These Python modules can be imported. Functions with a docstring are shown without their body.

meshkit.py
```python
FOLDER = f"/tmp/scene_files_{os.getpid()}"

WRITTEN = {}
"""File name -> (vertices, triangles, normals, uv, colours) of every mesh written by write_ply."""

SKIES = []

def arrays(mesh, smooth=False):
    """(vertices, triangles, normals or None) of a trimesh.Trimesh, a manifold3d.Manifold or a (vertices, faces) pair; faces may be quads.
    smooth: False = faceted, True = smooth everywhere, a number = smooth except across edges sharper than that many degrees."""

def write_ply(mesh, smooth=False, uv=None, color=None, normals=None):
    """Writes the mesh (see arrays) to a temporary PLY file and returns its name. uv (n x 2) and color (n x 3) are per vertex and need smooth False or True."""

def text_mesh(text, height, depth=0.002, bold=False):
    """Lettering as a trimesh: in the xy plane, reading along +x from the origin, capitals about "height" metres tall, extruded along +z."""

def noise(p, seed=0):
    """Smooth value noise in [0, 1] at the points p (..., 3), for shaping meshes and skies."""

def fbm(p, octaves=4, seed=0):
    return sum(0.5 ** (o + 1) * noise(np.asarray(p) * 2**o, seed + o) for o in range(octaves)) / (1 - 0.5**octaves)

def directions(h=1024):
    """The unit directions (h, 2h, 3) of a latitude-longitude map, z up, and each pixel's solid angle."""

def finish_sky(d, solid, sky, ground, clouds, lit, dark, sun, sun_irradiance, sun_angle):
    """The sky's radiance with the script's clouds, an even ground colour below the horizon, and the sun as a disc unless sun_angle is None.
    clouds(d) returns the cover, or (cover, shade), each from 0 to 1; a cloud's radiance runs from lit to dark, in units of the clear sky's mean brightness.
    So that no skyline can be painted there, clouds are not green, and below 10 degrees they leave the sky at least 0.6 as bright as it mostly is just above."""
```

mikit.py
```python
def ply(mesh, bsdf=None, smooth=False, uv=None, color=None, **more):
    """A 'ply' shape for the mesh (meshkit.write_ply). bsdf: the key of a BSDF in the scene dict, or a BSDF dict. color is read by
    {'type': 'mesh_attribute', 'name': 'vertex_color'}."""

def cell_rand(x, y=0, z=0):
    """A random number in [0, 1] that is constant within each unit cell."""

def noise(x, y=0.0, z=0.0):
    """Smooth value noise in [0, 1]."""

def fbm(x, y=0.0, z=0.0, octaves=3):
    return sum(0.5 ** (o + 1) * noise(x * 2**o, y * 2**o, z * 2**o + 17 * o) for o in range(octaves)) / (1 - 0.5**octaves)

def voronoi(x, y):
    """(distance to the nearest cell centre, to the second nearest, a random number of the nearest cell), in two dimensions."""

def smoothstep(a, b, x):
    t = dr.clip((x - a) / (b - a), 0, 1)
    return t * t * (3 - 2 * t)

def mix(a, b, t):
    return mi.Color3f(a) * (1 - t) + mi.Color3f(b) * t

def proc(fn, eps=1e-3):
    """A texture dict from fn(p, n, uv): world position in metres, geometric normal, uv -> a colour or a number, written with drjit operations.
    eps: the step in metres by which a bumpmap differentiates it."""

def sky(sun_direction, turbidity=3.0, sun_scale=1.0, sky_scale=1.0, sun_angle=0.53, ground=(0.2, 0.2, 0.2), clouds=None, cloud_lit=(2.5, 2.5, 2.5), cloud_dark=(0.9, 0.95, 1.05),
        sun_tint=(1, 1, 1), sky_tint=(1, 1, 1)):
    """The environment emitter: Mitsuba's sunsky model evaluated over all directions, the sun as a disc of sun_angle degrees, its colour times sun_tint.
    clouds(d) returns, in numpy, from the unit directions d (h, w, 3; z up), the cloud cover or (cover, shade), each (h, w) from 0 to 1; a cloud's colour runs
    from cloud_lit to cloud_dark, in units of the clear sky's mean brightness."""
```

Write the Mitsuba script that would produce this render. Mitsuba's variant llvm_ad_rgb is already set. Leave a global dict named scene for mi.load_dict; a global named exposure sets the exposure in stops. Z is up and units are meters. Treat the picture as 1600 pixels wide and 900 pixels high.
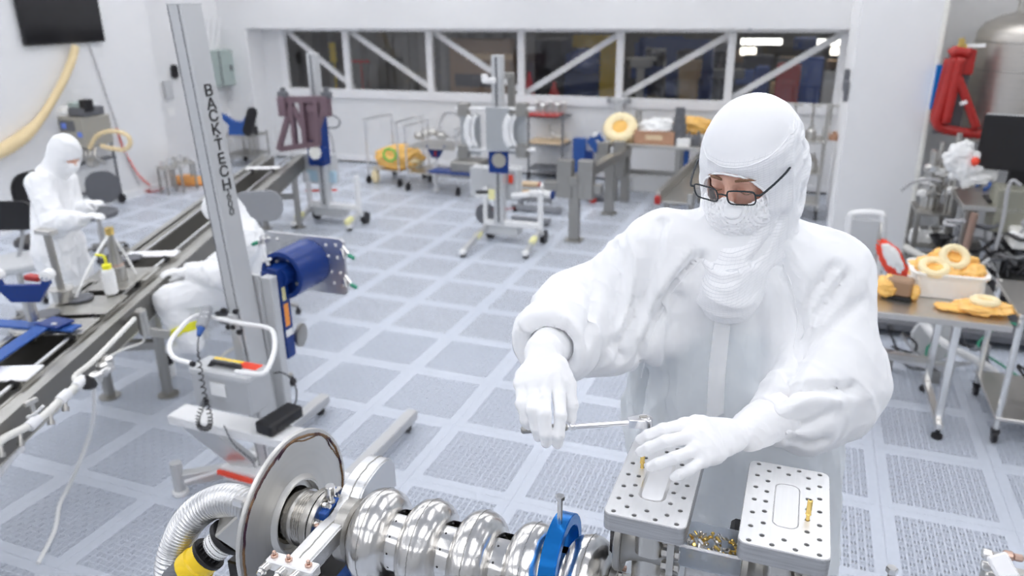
import math, random
import numpy as np, trimesh, manifold3d as m3, drjit as dr, mitsuba as mi
from shapely.geometry import Polygon, Point, box as sbox
from shapely.ops import unary_union
import mikit, meshkit
from mikit import noise, fbm, smoothstep, mix, cell_rand, proc, ply

# ---------------------------------------------------------------- camera, light, exposure
exposure = -0.2
LAMP = 3.0                                   # radiance of the ceiling panels
FPX, PITCH, ROLL, YAW, CAMZ = 1201.28, .3556, -.0109, .3645, 2.4778
_c, _s, _cp, _sp, _cr, _sr = math.cos(YAW), math.sin(YAW), math.cos(PITCH), math.sin(PITCH), math.cos(ROLL), math.sin(ROLL)
_hd, _rt0, _z = np.array([-_s, _c, 0]), np.array([_c, _s, 0]), np.array([0, 0, 1.])
FW, _u0 = _cp * _hd - _sp * _z, _sp * _hd + _cp * _z
RT, UP = _cr * _rt0 + _sr * _u0, -_sr * _rt0 + _cr * _u0
CAM = np.array([0, 0, CAMZ])
T = mi.ScalarTransform4f
scene, labels = {}, {}
scene['camera'] = {'type': 'thinlens', 'fov': math.degrees(2 * math.atan(800 / FPX)), 'fov_axis': 'x', 'aperture_radius': 0.0038, 'focus_distance': 1.42,
                   'near_clip': 0.05, 'far_clip': 100.0, 'to_world': T().look_at(origin=CAM.tolist(), target=(CAM + FW).tolist(), up=UP.tolist())}
XL, XR, YF, YB, ZC = -8.6, 4.6, -3.4, 11.05, 3.7    # the room
TS, TX0, TY0 = .6096, .5885, .1518                  # floor tiles

# survey of the place: a sight line of the photograph met with a plane of the room
def ray(x, y): return FW + RT * ((x - 800) / FPX) - UP * ((y - 450) / FPX)
def atD(x, y, d): return CAM + ray(x, y) * d
def atZ(x, y, z=0.): r = ray(x, y); return CAM + r * ((z - CAMZ) / r[2])
def atY(x, y, v): r = ray(x, y); return CAM + r * (v / r[1])
def atX(x, y, v): r = ray(x, y); return CAM + r * (v / r[0])
def pix(p):
    w = np.asarray(p, float) - CAM
    d = w @ FW
    return 800 + FPX * (w @ RT) / d, 450 - FPX * (w @ UP) / d, d

# ---------------------------------------------------------------- meshes
V = lambda *a: np.array(a, float)
def unit(v): v = np.asarray(v, float); return v / (np.linalg.norm(v) + 1e-12)
def merge(*ms):
    ms = [m for x in ms for m in (x if isinstance(x, (list, tuple)) else [x])]
    return ms[0] if len(ms) == 1 else trimesh.util.concatenate(ms)
def tm(v, f): return trimesh.Trimesh(np.asarray(v, float), np.asarray(f), process=False)
def _bt():
    s = np.array([[x, y, z] for x in (-1, 1) for y in (-1, 1) for z in (-1, 1)], float)
    pts = np.vstack([s * [1, .9, .9], s * [.9, 1, .9], s * [.9, .9, 1]])
    h = trimesh.convex.convex_hull(pts)
    order = [int(np.argmin(np.abs(pts - q).sum(1))) for q in h.vertices]
    return s, np.array(order)[h.faces]
_BS, _BF = _bt()
def box(c, s, b=.003, R=None):
    h = np.asarray(s, float) / 2
    b = min(b, .45 * h.min() * 2 * .5)
    v = np.vstack([_BS * [h[0], h[1] - b, h[2] - b], _BS * [h[0] - b, h[1], h[2] - b], _BS * [h[0] - b, h[1] - b, h[2]]])
    if R is not None: v = v @ np.asarray(R).T
    return tm(v + np.asarray(c, float), _BF)
def bb(x0, y0, z0, x1, y1, z1, b=.003): return box([(x0 + x1) / 2, (y0 + y1) / 2, (z0 + z1) / 2], [abs(x1 - x0), abs(y1 - y0), abs(z1 - z0)], b)
def frame(ax, up=(0, 0, 1)):
    a = unit(ax)
    if abs(a @ unit(up)) > .98: up = (0, 1, 0) if abs(a[1]) < .9 else (1, 0, 0)
    y = unit(np.cross(up, a))
    return np.stack([a, y, np.cross(a, y)], 1)          # columns: along, side, up
def beam(p0, p1, w, h=None, b=.003, up=(0, 0, 1)):
    p0, p1 = np.asarray(p0, float), np.asarray(p1, float)
    return box((p0 + p1) / 2, [np.linalg.norm(p1 - p0), w, h or w], b, frame(p1 - p0, up))
def lathe(prof, o=(0, 0, 0), ax=(0, 0, 1), n=28, arc=None):
    p = np.asarray(prof, float)
    a = np.linspace(0, 2 * np.pi, n, endpoint=False) if arc is None else np.linspace(*arc, n)
    v = np.stack([p[:, None, 0] * np.cos(a), p[:, None, 0] * np.sin(a), p[:, None, 1] + 0 * a], -1).reshape(-1, 3)
    i, j = np.meshgrid(np.arange(len(p) - 1), np.arange(n if arc is None else n - 1), indexing='ij')
    j2 = (j + 1) % n
    q = np.stack([i * n + j, i * n + j2, (i + 1) * n + j2, (i + 1) * n + j], -1).reshape(-1, 4)
    f = np.vstack([q[:, [0, 1, 2]], q[:, [0, 2, 3]]])
    F = frame(ax, (0, 1, 0) if abs(unit(ax)[2]) > .9 else (0, 0, 1))
    M = np.stack([F[:, 1], F[:, 2], F[:, 0]], 1)
    m = tm(v @ M.T + np.asarray(o, float), f)
    m.merge_vertices()
    m.update_faces(m.nondegenerate_faces())
    return m
def cyl(p0, p1, r, r2=None, n=18, b=.0015):
    p0, p1 = np.asarray(p0, float), np.asarray(p1, float)
    L, r2 = np.linalg.norm(p1 - p0), r if r2 is None else r2
    b = min(b, .4 * L, .4 * r, .4 * max(r2, 1e-4))
    return lathe([(0, 0), (r - b, 0), (r, b), (r2, L - b), (max(r2 - b, 0), L), (0, L)], p0, p1 - p0, n)
def curve(pts, k=6, closed=False):
    p = np.asarray(pts, float)
    if len(p) < 3: return p
    q = np.vstack([2 * p[0] - p[1], p, 2 * p[-1] - p[-2]]) if not closed else np.vstack([p[-1], p, p[:2]])
    out, t = [], np.linspace(0, 1, k, endpoint=False)[:, None]
    for i in range(1, len(q) - 2):
        a, b, c, d = q[i - 1], q[i], q[i + 1], q[i + 2]
        out.append(.5 * (2 * b + (c - a) * t + (2 * a - 5 * b + 4 * c - d) * t**2 + (3 * b - a - 3 * c + d) * t**3))
    return np.vstack(out + ([] if closed else [q[-2][None]]))
def tube(pts, r, n=10, k=6, closed=False, caps=True):
    p = curve(pts, k, closed) if k > 1 else np.asarray(pts, float)
    m = len(p)
    r = np.broadcast_to(np.asarray(r, float) if np.ndim(r) == 0 or len(r) == m else np.interp(np.linspace(0, 1, m), np.linspace(0, 1, len(r)), r), (m,))
    t = np.gradient(p, axis=0) if not closed else np.roll(p, -1, 0) - np.roll(p, 1, 0)
    t /= np.linalg.norm(t, axis=1, keepdims=True) + 1e-12
    u = frame(t[0])[:, 1]
    us = []
    for i in range(m):
        u = unit(u - t[i] * (u @ t[i])); us.append(u)
    us = np.array(us); ws = np.cross(t, us)
    a = np.linspace(0, 2 * np.pi, n, endpoint=False)
    v = (p[:, None] + r[:, None, None] * (np.cos(a)[None, :, None] * us[:, None] + np.sin(a)[None, :, None] * ws[:, None])).reshape(-1, 3)
    i, j = np.meshgrid(np.arange(m if closed else m - 1), np.arange(n), indexing='ij')
    i2, j2 = (i + 1) % m, (j + 1) % n
    q = np.stack([i * n + j, i * n + j2, i2 * n + j2, i2 * n + j], -1).reshape(-1, 4)
    f = [q[:, [0, 1, 2]], q[:, [0, 2, 3]]]
    if caps and not closed:
        v = np.vstack([v, p[0], p[-1]])
        jj = np.arange(n)
        f += [np.stack([jj * 0 + m * n, (jj + 1) % n, jj], 1), np.stack([jj * 0 + m * n + 1, (m - 1) * n + jj, (m - 1) * n + (jj + 1) % n], 1)]
    return tm(v, np.vstack(f))
def extr(poly, h, o=(0, 0, 0), R=None):
    if hasattr(poly, 'geoms'): return merge([extr(g, h, o, R) for g in poly.geoms])
    m = trimesh.creation.extrude_polygon(poly, h)
    v = m.vertices if R is None else m.vertices @ np.asarray(R).T
    return tm(v + np.asarray(o, float), m.faces)
def rrect(w, h, r, k=6): return sbox(-w / 2 + r, -h / 2 + r, w / 2 - r, h / 2 - r).buffer(r, quad_segs=k)
def rplate(w, h, t, r, o=(0, 0, 0), R=None, holes=(), b=.0):
    p = rrect(w, h, r)
    if holes: p = p.difference(unary_union(list(holes)))
    if b <= 0: return extr(p, t, np.asarray(o, float), R)
    q = p.buffer(-b)
    return merge(extr(p, t - b, o, R), extr(q, t, o, R))
RX = np.array([[0, 0, 1.], [1, 0, 0], [0, 1, 0]])       # local z -> world x, local x -> y, local y -> z
RY = np.array([[1., 0, 0], [0, 0, -1], [0, 1, 0]])      # local x -> x, local y -> z, local z -> -y
def rotz(a): c, s = math.cos(a), math.sin(a); return np.array([[c, -s, 0], [s, c, 0], [0, 0, 1.]])
def roty(a): c, s = math.cos(a), math.sin(a); return np.array([[c, 0, s], [0, 1, 0], [-s, 0, c.real]])
def rotx(a): c, s = math.cos(a), math.sin(a); return np.array([[1, 0, 0], [0, c, -s], [0, s, c]])
def mv(m, R=None, t=(0, 0, 0), piv=(0, 0, 0)):
    piv = np.asarray(piv, float)
    v = m.vertices - piv
    if R is not None: v = v @ np.asarray(R).T
    return tm(v + piv + np.asarray(t, float), m.faces)
def hexbolt(p, ax, r=.008, h=.006, n=6, shaft=0):
    p, ax = np.asarray(p, float), unit(ax)
    ms = [cyl(p, p + ax * h, r, n=n, b=.001)]
    if shaft: ms.append(cyl(p - ax * shaft, p, r * .55, n=12))
    return merge(ms)
def text(s, h, depth=.0012): return meshkit.text_mesh(s, h)

# ---------------------------------------------------------------- book-keeping
_used = {}
def key_of(name):
    n = _used.get(name, -1) + 1
    _used[name] = n
    return name if n == 0 else f'{name}_{n:03d}'
def thing(name, label, cat, group=None, kind=None):
    k = key_of(name)
    labels[k] = {'label': label, 'category': cat}
    if group: labels[k]['group'] = group
    if kind: labels[k]['kind'] = kind
    return k
def part(t, name, mesh, mat, smooth=35, label=None, kind=None):
    k = key_of(f'{t}__{name}')
    scene[k] = ply(mesh, mat, smooth)
    if label or kind: labels[k] = {a: b for a, b in (('label', label), ('kind', kind)) if b}
    return k
def solo(name, mesh, mat, label, cat, group=None, smooth=35, kind=None):
    k = thing(name, label, cat, group, kind)
    scene[k] = ply(mesh, mat, smooth)
    return k
def struct(name, mesh, mat, smooth=False):
    k = key_of(name)
    scene[k] = ply(mesh, mat, smooth)
    labels[k] = {'kind': 'structure', 'label': name.replace('_', ' ')}
    return k
def dup(root, M, label=None, group=None):
    name = root if root[-4] != '_' else root[:-4]
    r = thing(name, label or labels[root]['label'], labels[root]['category'], group or labels[root].get('group'))
    for k in [k for k in scene if k == root or k.startswith(root + '__')]:
        scene[r + k[len(root):]] = {**scene[k], 'to_world': T(M)}
        if k != root and k in labels: labels[r + k[len(root):]] = dict(labels[k])
    return r
def shift(t, R=None, piv=(0, 0, 0)):
    M = np.eye(4)
    if R is not None: M[:3, :3] = R
    M[:3, 3] = np.asarray(t, float) + np.asarray(piv, float) - M[:3, :3] @ np.asarray(piv, float)
    return M

# ---------------------------------------------------------------- materials
def rgb(*c): return {'type': 'rgb', 'value': [float(x) for x in c]}
def mat(name, col, rough=.5, metal=0., two=True, bump=None, bs=1., spec=.5, **kw):
    b = {'type': 'principled', 'base_color': col if isinstance(col, dict) else rgb(*col), 'roughness': rough if isinstance(rough, dict) else float(rough), 'metallic': float(metal), **kw}
    if metal < .5: b['specular'] = spec
    if bump is not None: b = {'type': 'bumpmap', 'tex': bump, 'scale': bs, 'bsdf': b}
    scene[name] = {'type': 'twosided', 'bsdf': b} if two else b
    return name
def _wallcol(p, n, uv):
    return mix((.755, .757, .762), (.785, .786, .79), fbm(p.x * .7, p.y * .7, p.z * .7))
mat('m_wall', proc(_wallcol), .55)
mat('m_white', (.84, .84, .85), .35)
mat('m_cream', (.80, .79, .74), .4)
mat('m_ceiling', (.8, .8, .8), .7)
mat('m_dark', (.02, .02, .022), .5)
mat('m_black', (.018, .018, .02), .35, spec=.35)
mat('m_rubber', (.035, .035, .037), .6)
mat('m_plenum', (.035, .035, .04), .8)
def _slots(p):
    lx, ly = (p.x - TX0) / TS, (p.y - TY0) / TS
    fx, fy = (lx - dr.floor(lx)) * TS - (TS - .5) / 2, (ly - dr.floor(ly)) * TS - (TS - .5) / 2
    ins = (fx > 0) & (fx < .5) & (fy > 0) & (fy < .5)
    cx, cy = dr.floor(fx * 28), dr.floor(fy * 28)
    ux, uy = fx * 28 - cx, fy * 28 - cy
    par = (cx + cy) * .5
    ver = (par - dr.floor(par)) < .25
    sv = (dr.abs(dr.abs(ux - .5) - .22) < .105) & (dr.abs(uy - .5) < .40)
    sh = ((dr.abs(uy - .5) < .07) | (dr.abs(dr.abs(uy - .5) - .29) < .07)) & (dr.abs(ux - .5) < .40)
    return ins & dr.select(ver, sv, sh)
def _tilecol(p, n, uv):
    g = fbm(p.x * 3, p.y * 3, 1.) * .6 + noise(p.x * 60, p.y * 60) * .4
    return mix((.525, .565, .64), (.58, .62, .695), g)
def _tilefar(p, n, uv):
    return dr.select(_slots(p), mi.Color3f(.16, .17, .19), _tilecol(p, n, uv))
mat('m_tile', proc(_tilecol), .38)
mat('m_tile_far', proc(_tilefar), .38)
# metals
def _brush(p, n, uv): return .22 + .16 * fbm(p.x * 9, p.y * 9, p.z * 9)
mat('m_steel', (.60, .585, .55), .30, 1.)
mat('m_steel_bright', (.80, .79, .77), .16, 1.)
mat('m_steel_dull', (.42, .41, .385), .40, 1.)
mat('m_alu', (.74, .745, .75), .36, 1.)
mat('m_alu_grey', (.58, .585, .59), .45, .6)
mat('m_chrome', (.86, .86, .87), .07, 1.)
mat('m_brass', (.86, .62, .20), .22, 1.)
mat('m_copper', (.62, .43, .35), .35, 1.)
mat('m_blue', (.006, .035, .20), .30, .0, clearcoat=.15, spec=.35)
mat('m_blue_ano', (.01, .20, .62), .24, .75)
mat('m_blue_mid', (.03, .10, .36), .4, spec=.35)
mat('m_grey_plastic', (.30, .31, .33), .5)
mat('m_grey_light', (.55, .56, .57), .5)
mat('m_grey_dark', (.13, .135, .15), .55)
mat('m_yellow', (.90, .62, .02), .3)
mat('m_lemon', (.88, .85, .03), .4)
mat('m_orange', (.92, .33, .05), .45)
mat('m_red', (.40, .022, .018), .35)
mat('m_red_label', (.85, .07, .03), .4)
mat('m_green', (.02, .28, .16), .3)
mat('m_green_grey', (.36, .43, .41), .45)
mat('m_cardboard', (.48, .27, .17), .7)
mat('m_tan', (.72, .55, .36), .6)
mat('m_hose_tan', (.78, .62, .36), .5)
mat('m_label', (.85, .85, .84), .5)
mat('m_cable_grey', (.42, .42, .43), .5)

# ---------------------------------------------------------------- the room
def wallbox(n, *a): return struct(n, bb(*a, b=.0005), 'm_wall')
struct('floor', bb(XL - 1, YF, -.36, XR, YB, -.34, b=.0005), 'm_plenum')
labels['floor']['label'] = 'raised floor of pale blue-grey perforated tiles'
def _tile_poly():
    P = sbox(-TS / 2 + .0006, -TS / 2 + .0006, TS / 2 - .0006, TS / 2 - .0006)
    H, q = [], .5 / 14
    for i in range(14):
        for j in range(14):
            cx, cy = -.25 + (i + .5) * q, -.25 + (j + .5) * q
            if (i + j) % 2 == 0: H += [(cx + d * q, cy, .105 * q, .40 * q) for d in (-.22, .22)]
            else: H += [(cx, cy + d * q, .40 * q, .07 * q) for d in (-.29, 0, .29)]
    return Polygon(P.exterior.coords, [[(x - a, y - b), (x + a, y - b), (x + a, y + b), (x - a, y + b)] for x, y, a, b in H])
def _tile_mesh():
    m = trimesh.creation.extrude_polygon(_tile_poly(), .012)
    m.vertices[:, 2] -= .012
    keep = m.face_normals[:, 2] > -.5
    return tm(m.vertices, m.faces[keep])
_near = ply(_tile_mesh(), 'm_tile', False)
_far = ply(bb(-TS / 2 + .0008, -TS / 2 + .0008, -.03, TS / 2 - .0008, TS / 2 - .0008, 0, b=.0012), 'm_tile_far', False)
_cand, _rest = [], []
for i in range(-26, 10):
    for j in range(-8, 20):
        x, y = TX0 + TS * (i + .5), TY0 + TS * (j + .5)
        if not (XL - .9 < x < XR and YF < y < YB + .3): continue
        pp = [pix((x + a * TS / 2, y + b * TS / 2, 0)) for a in (-1, 1) for b in (-1, 1)]
        vis = all(q[2] > .3 for q in pp) and max(q[0] for q in pp) > -10 and min(q[0] for q in pp) < 1610 and max(q[1] for q in pp) > -10 and min(q[1] for q in pp) < 910
        (_cand if vis else _rest).append((pp[0][2] if vis else 99, x, y))
_cand.sort()
_rest += _cand[295:]
for k, (d, x, y) in enumerate(_cand[:295]):
    scene[key_of('floor__tile')] = {**(_near if d < 6.0 else _far), 'to_world': T().translate([x, y, 0])}
part('floor', 'tile_field', merge([bb(x - TS / 2 + .0008, y - TS / 2 + .0008, -.03, x + TS / 2 - .0008, y + TS / 2 - .0008, 0, b=.0012) for _, x, y in _rest]), 'm_tile_far', False, kind='stuff')

struct('ceiling', bb(XL - 1, YF, ZC, XR, YB + .2, ZC + .1, b=.001), 'm_ceiling')
scene['m_lamp_face'] = {'type': 'diffuse', 'reflectance': rgb(.8, .8, .8)}
for i in range(5):
    for j in range(6):
        x, y = XL + 1.2 + i * 2.55, YF + 1.2 + j * 2.45
        t = thing('ceiling_light', f'ceiling light panel, column {i + 1} from the left wall, row {j + 1} from the rear', 'ceiling light', 'light panels in the ceiling')
        k = part(t, 'diffuser', box([x, y, ZC - .018], [1.5, 1.5, .012], .001), 'm_lamp_face', False)
        scene[k]['emitter'] = {'type': 'area', 'radiance': rgb(LAMP, LAMP * 1.0, LAMP * 1.02)}
        part(t, 'frame', extr(rrect(1.58, 1.58, .01).difference(rrect(1.5, 1.5, .005)), .03, [x, y, ZC - .03]), 'm_white', False)
# back wall with the long window
WS, WT = 1.185, 2.075
WX0, WX1 = -8.25, .36
wallbox('wall_back', XL - 1, YB, -.34, WX1 + .8, YB + .12, WS - .10)
struct('wall_back_upper', merge(bb(XL - 1, YB, WT, 1.2, YB + .12, ZC, b=.001), bb(XL - 1, YB - .42, WT + .055, WX1 + .06, YB, ZC, b=.004)), 'm_wall')
struct('wall_back_left', bb(XL - 1, YB, WS - .1, WX0, YB + .12, WT, b=.001), 'm_wall')
struct('wall_back_right', bb(1.09, 9.27, -.34, XR, 9.37, ZC, b=.001), 'm_wall')
struct('wall_pillar', merge(bb(.36, 8.38, 0, 1.055, YB + .1, ZC, b=.004)), 'm_wall')
struct('trim_1', bb(1.055, 8.372, 0, 1.10, 9.27, ZC, b=.012), 'm_cream')
wallbox('wall_left', XL - .12, YF, -.34, XL, 8.66, ZC)
struct('wall_left_alcove', merge(bb(XL - .62, 8.60, -.34, XL - .5, YB, ZC, b=.001), bb(XL - .6, 8.58, -.34, XL - .02, 8.66, ZC, b=.001), bb(XL - .6, 10.62, -.34, XL + .03, YB, WT + .06, b=.004)), 'm_wall')
mat('m_wall_grey', (.48, .485, .49), .6)
struct('wall_right', bb(XR, YF, -.34, XR + .1, YB, ZC, b=.0005), 'm_wall_grey')
struct('wall_front', bb(XL - 1, YF - .1, -.34, XR, YF, ZC, b=.0005), 'm_wall_grey')
struct('baseboard_back', bb(XL - .5, YB - .02, 0, WX1, YB, .11, b=.004), 'm_white')
struct('baseboard_seal', bb(XL - .5, YB - .035, 0, WX1, YB - .02, .022, b=.002), 'm_black')
struct('baseboard_left', bb(XL, YF, 0, XL + .015, 8.6, .10, b=.004), 'm_white')
struct('baseboard_right', bb(1.1, 9.255, 0, XR, 9.27, .10, b=.004), 'm_white')
W = key_of('window'); W = 'window_1'
labels[W] = {'label': 'long interior window with white mullions and diagonal braces', 'kind': 'structure'}
part(W, 'sill', bb(WX0 - .1, YB - .06, WS - .13, WX1, YB + .10, WS, b=.006), 'm_white')
part(W, 'head_rail', bb(WX0 - .1, YB - .02, WT, WX1, YB + .10, WT + .06, b=.004), 'm_white')
MX = [atY(x, 100, YB)[0] for x in (421, 543, 672, 814.5, 968.5, 1141, 1334)]
MX[0], MX[-1] = WX0 + .05, WX1 - .03
for x in MX: part(W, 'mullion', bb(x - .05, YB - .03, WS, x + .05, YB + .06, WT, b=.004), 'm_white')
for a, b, lo, hi in ((0, 1, 1, 0), (1, 2, 1, 0), (2, 3, 1, 0), (3, 4, 0, 1), (4, 5, 0, 1), (5, 6, 0, 1)):
    za, zb = (WT if lo else WS), (WT if hi else WS)
    part(W, 'brace', beam([MX[a], YB + .15, za], [MX[b], YB + .15, zb], .05, .085, .004), 'm_white')
scene['m_pane'] = {'type': 'thindielectric', 'int_ior': 1.5, 'ext_ior': 1.0}
for a, b in zip(MX[:-1], MX[1:]):
    part(W, 'pane', tm([[a + .04, YB + .02, WS - .01], [b - .04, YB + .02, WS - .01], [b - .04, YB + .02, WT + .01], [a + .04, YB + .02, WT + .01]], [[0, 1, 2], [0, 2, 3]]), 'm_pane', False)
# small clips on the soffit edge
for x in (565, 843, 1172):
    p = atY(x, 48, YB - .43)
    solo('soffit_clip', box([p[0], YB - .425, p[2] + .012], [.06, .02, .03], .003), 'm_grey_plastic', f'small grey clip on the soffit edge above {"the purple-framed mast" if x == 565 else "the middle of the long window" if x == 843 else "the standing man in front"}', 'clip')
# ---------------------------------------------------------------- the cavity string in front: axis along X
AY, AZ, CX0, CP = 1.185, 1.394, -.7634, .1154
def _nb(p, n, uv): return (fbm(p.x * 26, p.y * 26, p.z * 26, 2) - .5) * .0034 + fbm(p.x * 300, p.y * 300, p.z * 300, 2) * .00007
mat('m_niobium', (.78, .765, .74), .20, 1., bump=proc(_nb, 6e-4))
mat('m_niob_ring', (.80, .79, .77), .17, 1.)
def _platecol(p, n, uv): return mix((.90, .90, .90), (.85, .85, .85), fbm(p.x * 300, p.y * 14, p.z * 300))
mat('m_plate', proc(_platecol), .42, .6)
mat('m_plate_side', proc(lambda p, n, uv: mix((.62, .62, .62), (.40, .40, .40), fbm(p.x * 20, p.y * 20, p.z * 420))), .38, .9)
def _disc(p, n, uv):
    r = dr.sqrt(dr.square(p.y - AY) + dr.square(p.z - AZ))
    return mix((.74, .73, .70), (.62, .615, .59), fbm(r * 120, 0, 0) * .5 + fbm(p.y * 14, p.z * 14, 2.) * .5)
mat('m_disc', proc(_disc), .42, .8)
def _heat(p, n, uv): return mix((.055, .022, .04), (.24, .14, .07), smoothstep(.35, .65, fbm(p.y * 28, p.z * 28, 5.)))
mat('m_heat', proc(_heat), .4, .5)
AX = V(1, 0, 0)
def ring(x0, x1, ro, ri, n=48, b=.0015): return lathe([(ri, 0), (ro - b, 0), (ro, b), (ro, x1 - x0 - b), (ro - b, x1 - x0), (ri, x1 - x0), (ri, 0)], (x0, AY, AZ), AX, n)

S = thing('accelerator_cavity', 'mirror-bright five-cell metal cavity with bulging cells in the foreground', 'accelerator cavity')
_half = [(.1033, 0), (.1031, .006), (.1022, .012), (.1004, .018), (.0975, .024), (.0932, .030), (.0876, .0352), (.0805, .0396), (.072, .0428), (.063, .0447), (.055, .0462), (.050, .050), (.047, CP / 2)]
for k in range(5):
    x = CX0 + k * CP
    prof = [(r, -d) for r, d in _half[::-1]] + [(r, d) for r, d in _half[1:]]
    c = part(S, 'cell', lathe(prof, (x, AY, AZ), AX, 96), 'm_niobium', True)
    a = np.linspace(0, 2 * np.pi, 120, endpoint=False)
    wob = np.random.default_rng(k).normal(0, .0004, 120)
    part(c, 'weld_seam', tube(np.stack([x + wob, AY + .1033 * np.cos(a), AZ + .1033 * np.sin(a)], 1), .0011, 6, 1, True), 'm_steel_dull', True)
    if k < 4:
        xm = x + CP / 2
        a0 = math.radians(16)
        rg = lathe([(.060, -.0135), (.0665, -.0135), (.067, -.012), (.067, .012), (.0665, .0135), (.060, .0135), (.060, -.0135)], (xm, AY, AZ), AX, 60, (math.pi * .5 + a0 - .35, math.pi * 2.5 - a0 - .35))
        r_ = part(S, 'stiffening_ring', rg, 'm_niob_ring', 30)
        for ang in np.radians(np.arange(15, 360, 30)):
            for dx in (-.006,):
                q = V(xm + dx, AY + .0668 * math.cos(ang), AZ + .0668 * math.sin(ang))
                part(r_, 'vent_hole', cyl(q - .002 * unit(q - [q[0], AY, AZ]), q + .0004 * unit(q - [q[0], AY, AZ]), .0024, n=10, b=0), 'm_dark', False)
part(S, 'beam_tube', lathe([(.045, 0), (.045, .20), (.0, .20)], (CX0 + 4 * CP + .05, AY, AZ), AX, 32), 'm_steel', True)
part(S, 'end_cone', lathe([(.047, -.052), (.062, -.052), (.070, -.058), (.070, -.082), (.062, -.086), (.0, -.086)], (CX0, AY, AZ), AX, 40), 'm_steel_dull', 30)
part(S, 'end_flange', ring(-.2565, -.2405, .060, .01), 'm_steel', 30)
for g in np.radians(np.arange(0, 360, 45)):
    part(S, 'flange_bolt', hexbolt([-.2405, AY + .052 * math.cos(g), AZ + .052 * math.sin(g)], [1, 0, 0], .006, .009), 'm_copper' if g < 1 else 'm_steel', 30)

# end disc, bellows and flanges
DX = -.988
Dk = thing('end_disc', 'large round stainless end disc with a dark heat-tinted weld line and bellows at its centre', 'vacuum flange')
part(Dk, 'disc', lathe([(.078, 0), (.1945, 0), (.1965, .002), (.1965, .008), (.1945, .010), (.094, .0085), (.088, .012), (.084, .0165), (.080, .0165), (.078, .012), (.078, 0)], (DX, AY, AZ), AX, 120), 'm_disc', 30)
a = np.linspace(0, 2 * np.pi, 200)
rg = np.random.default_rng(3)
wr = .1835 + .0016 * np.convolve(rg.normal(0, 1, 230), np.ones(12) / 3.5, 'same')[:200]
part(Dk, 'weld_line', tube(np.stack([0 * a + DX + .0102, AY + wr * np.cos(a), AZ + wr * np.sin(a)], 1), .0032, 6, 1), 'm_heat', True, 'dark purple-brown weld line round the rim')
s = slice(8, 58)
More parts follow.
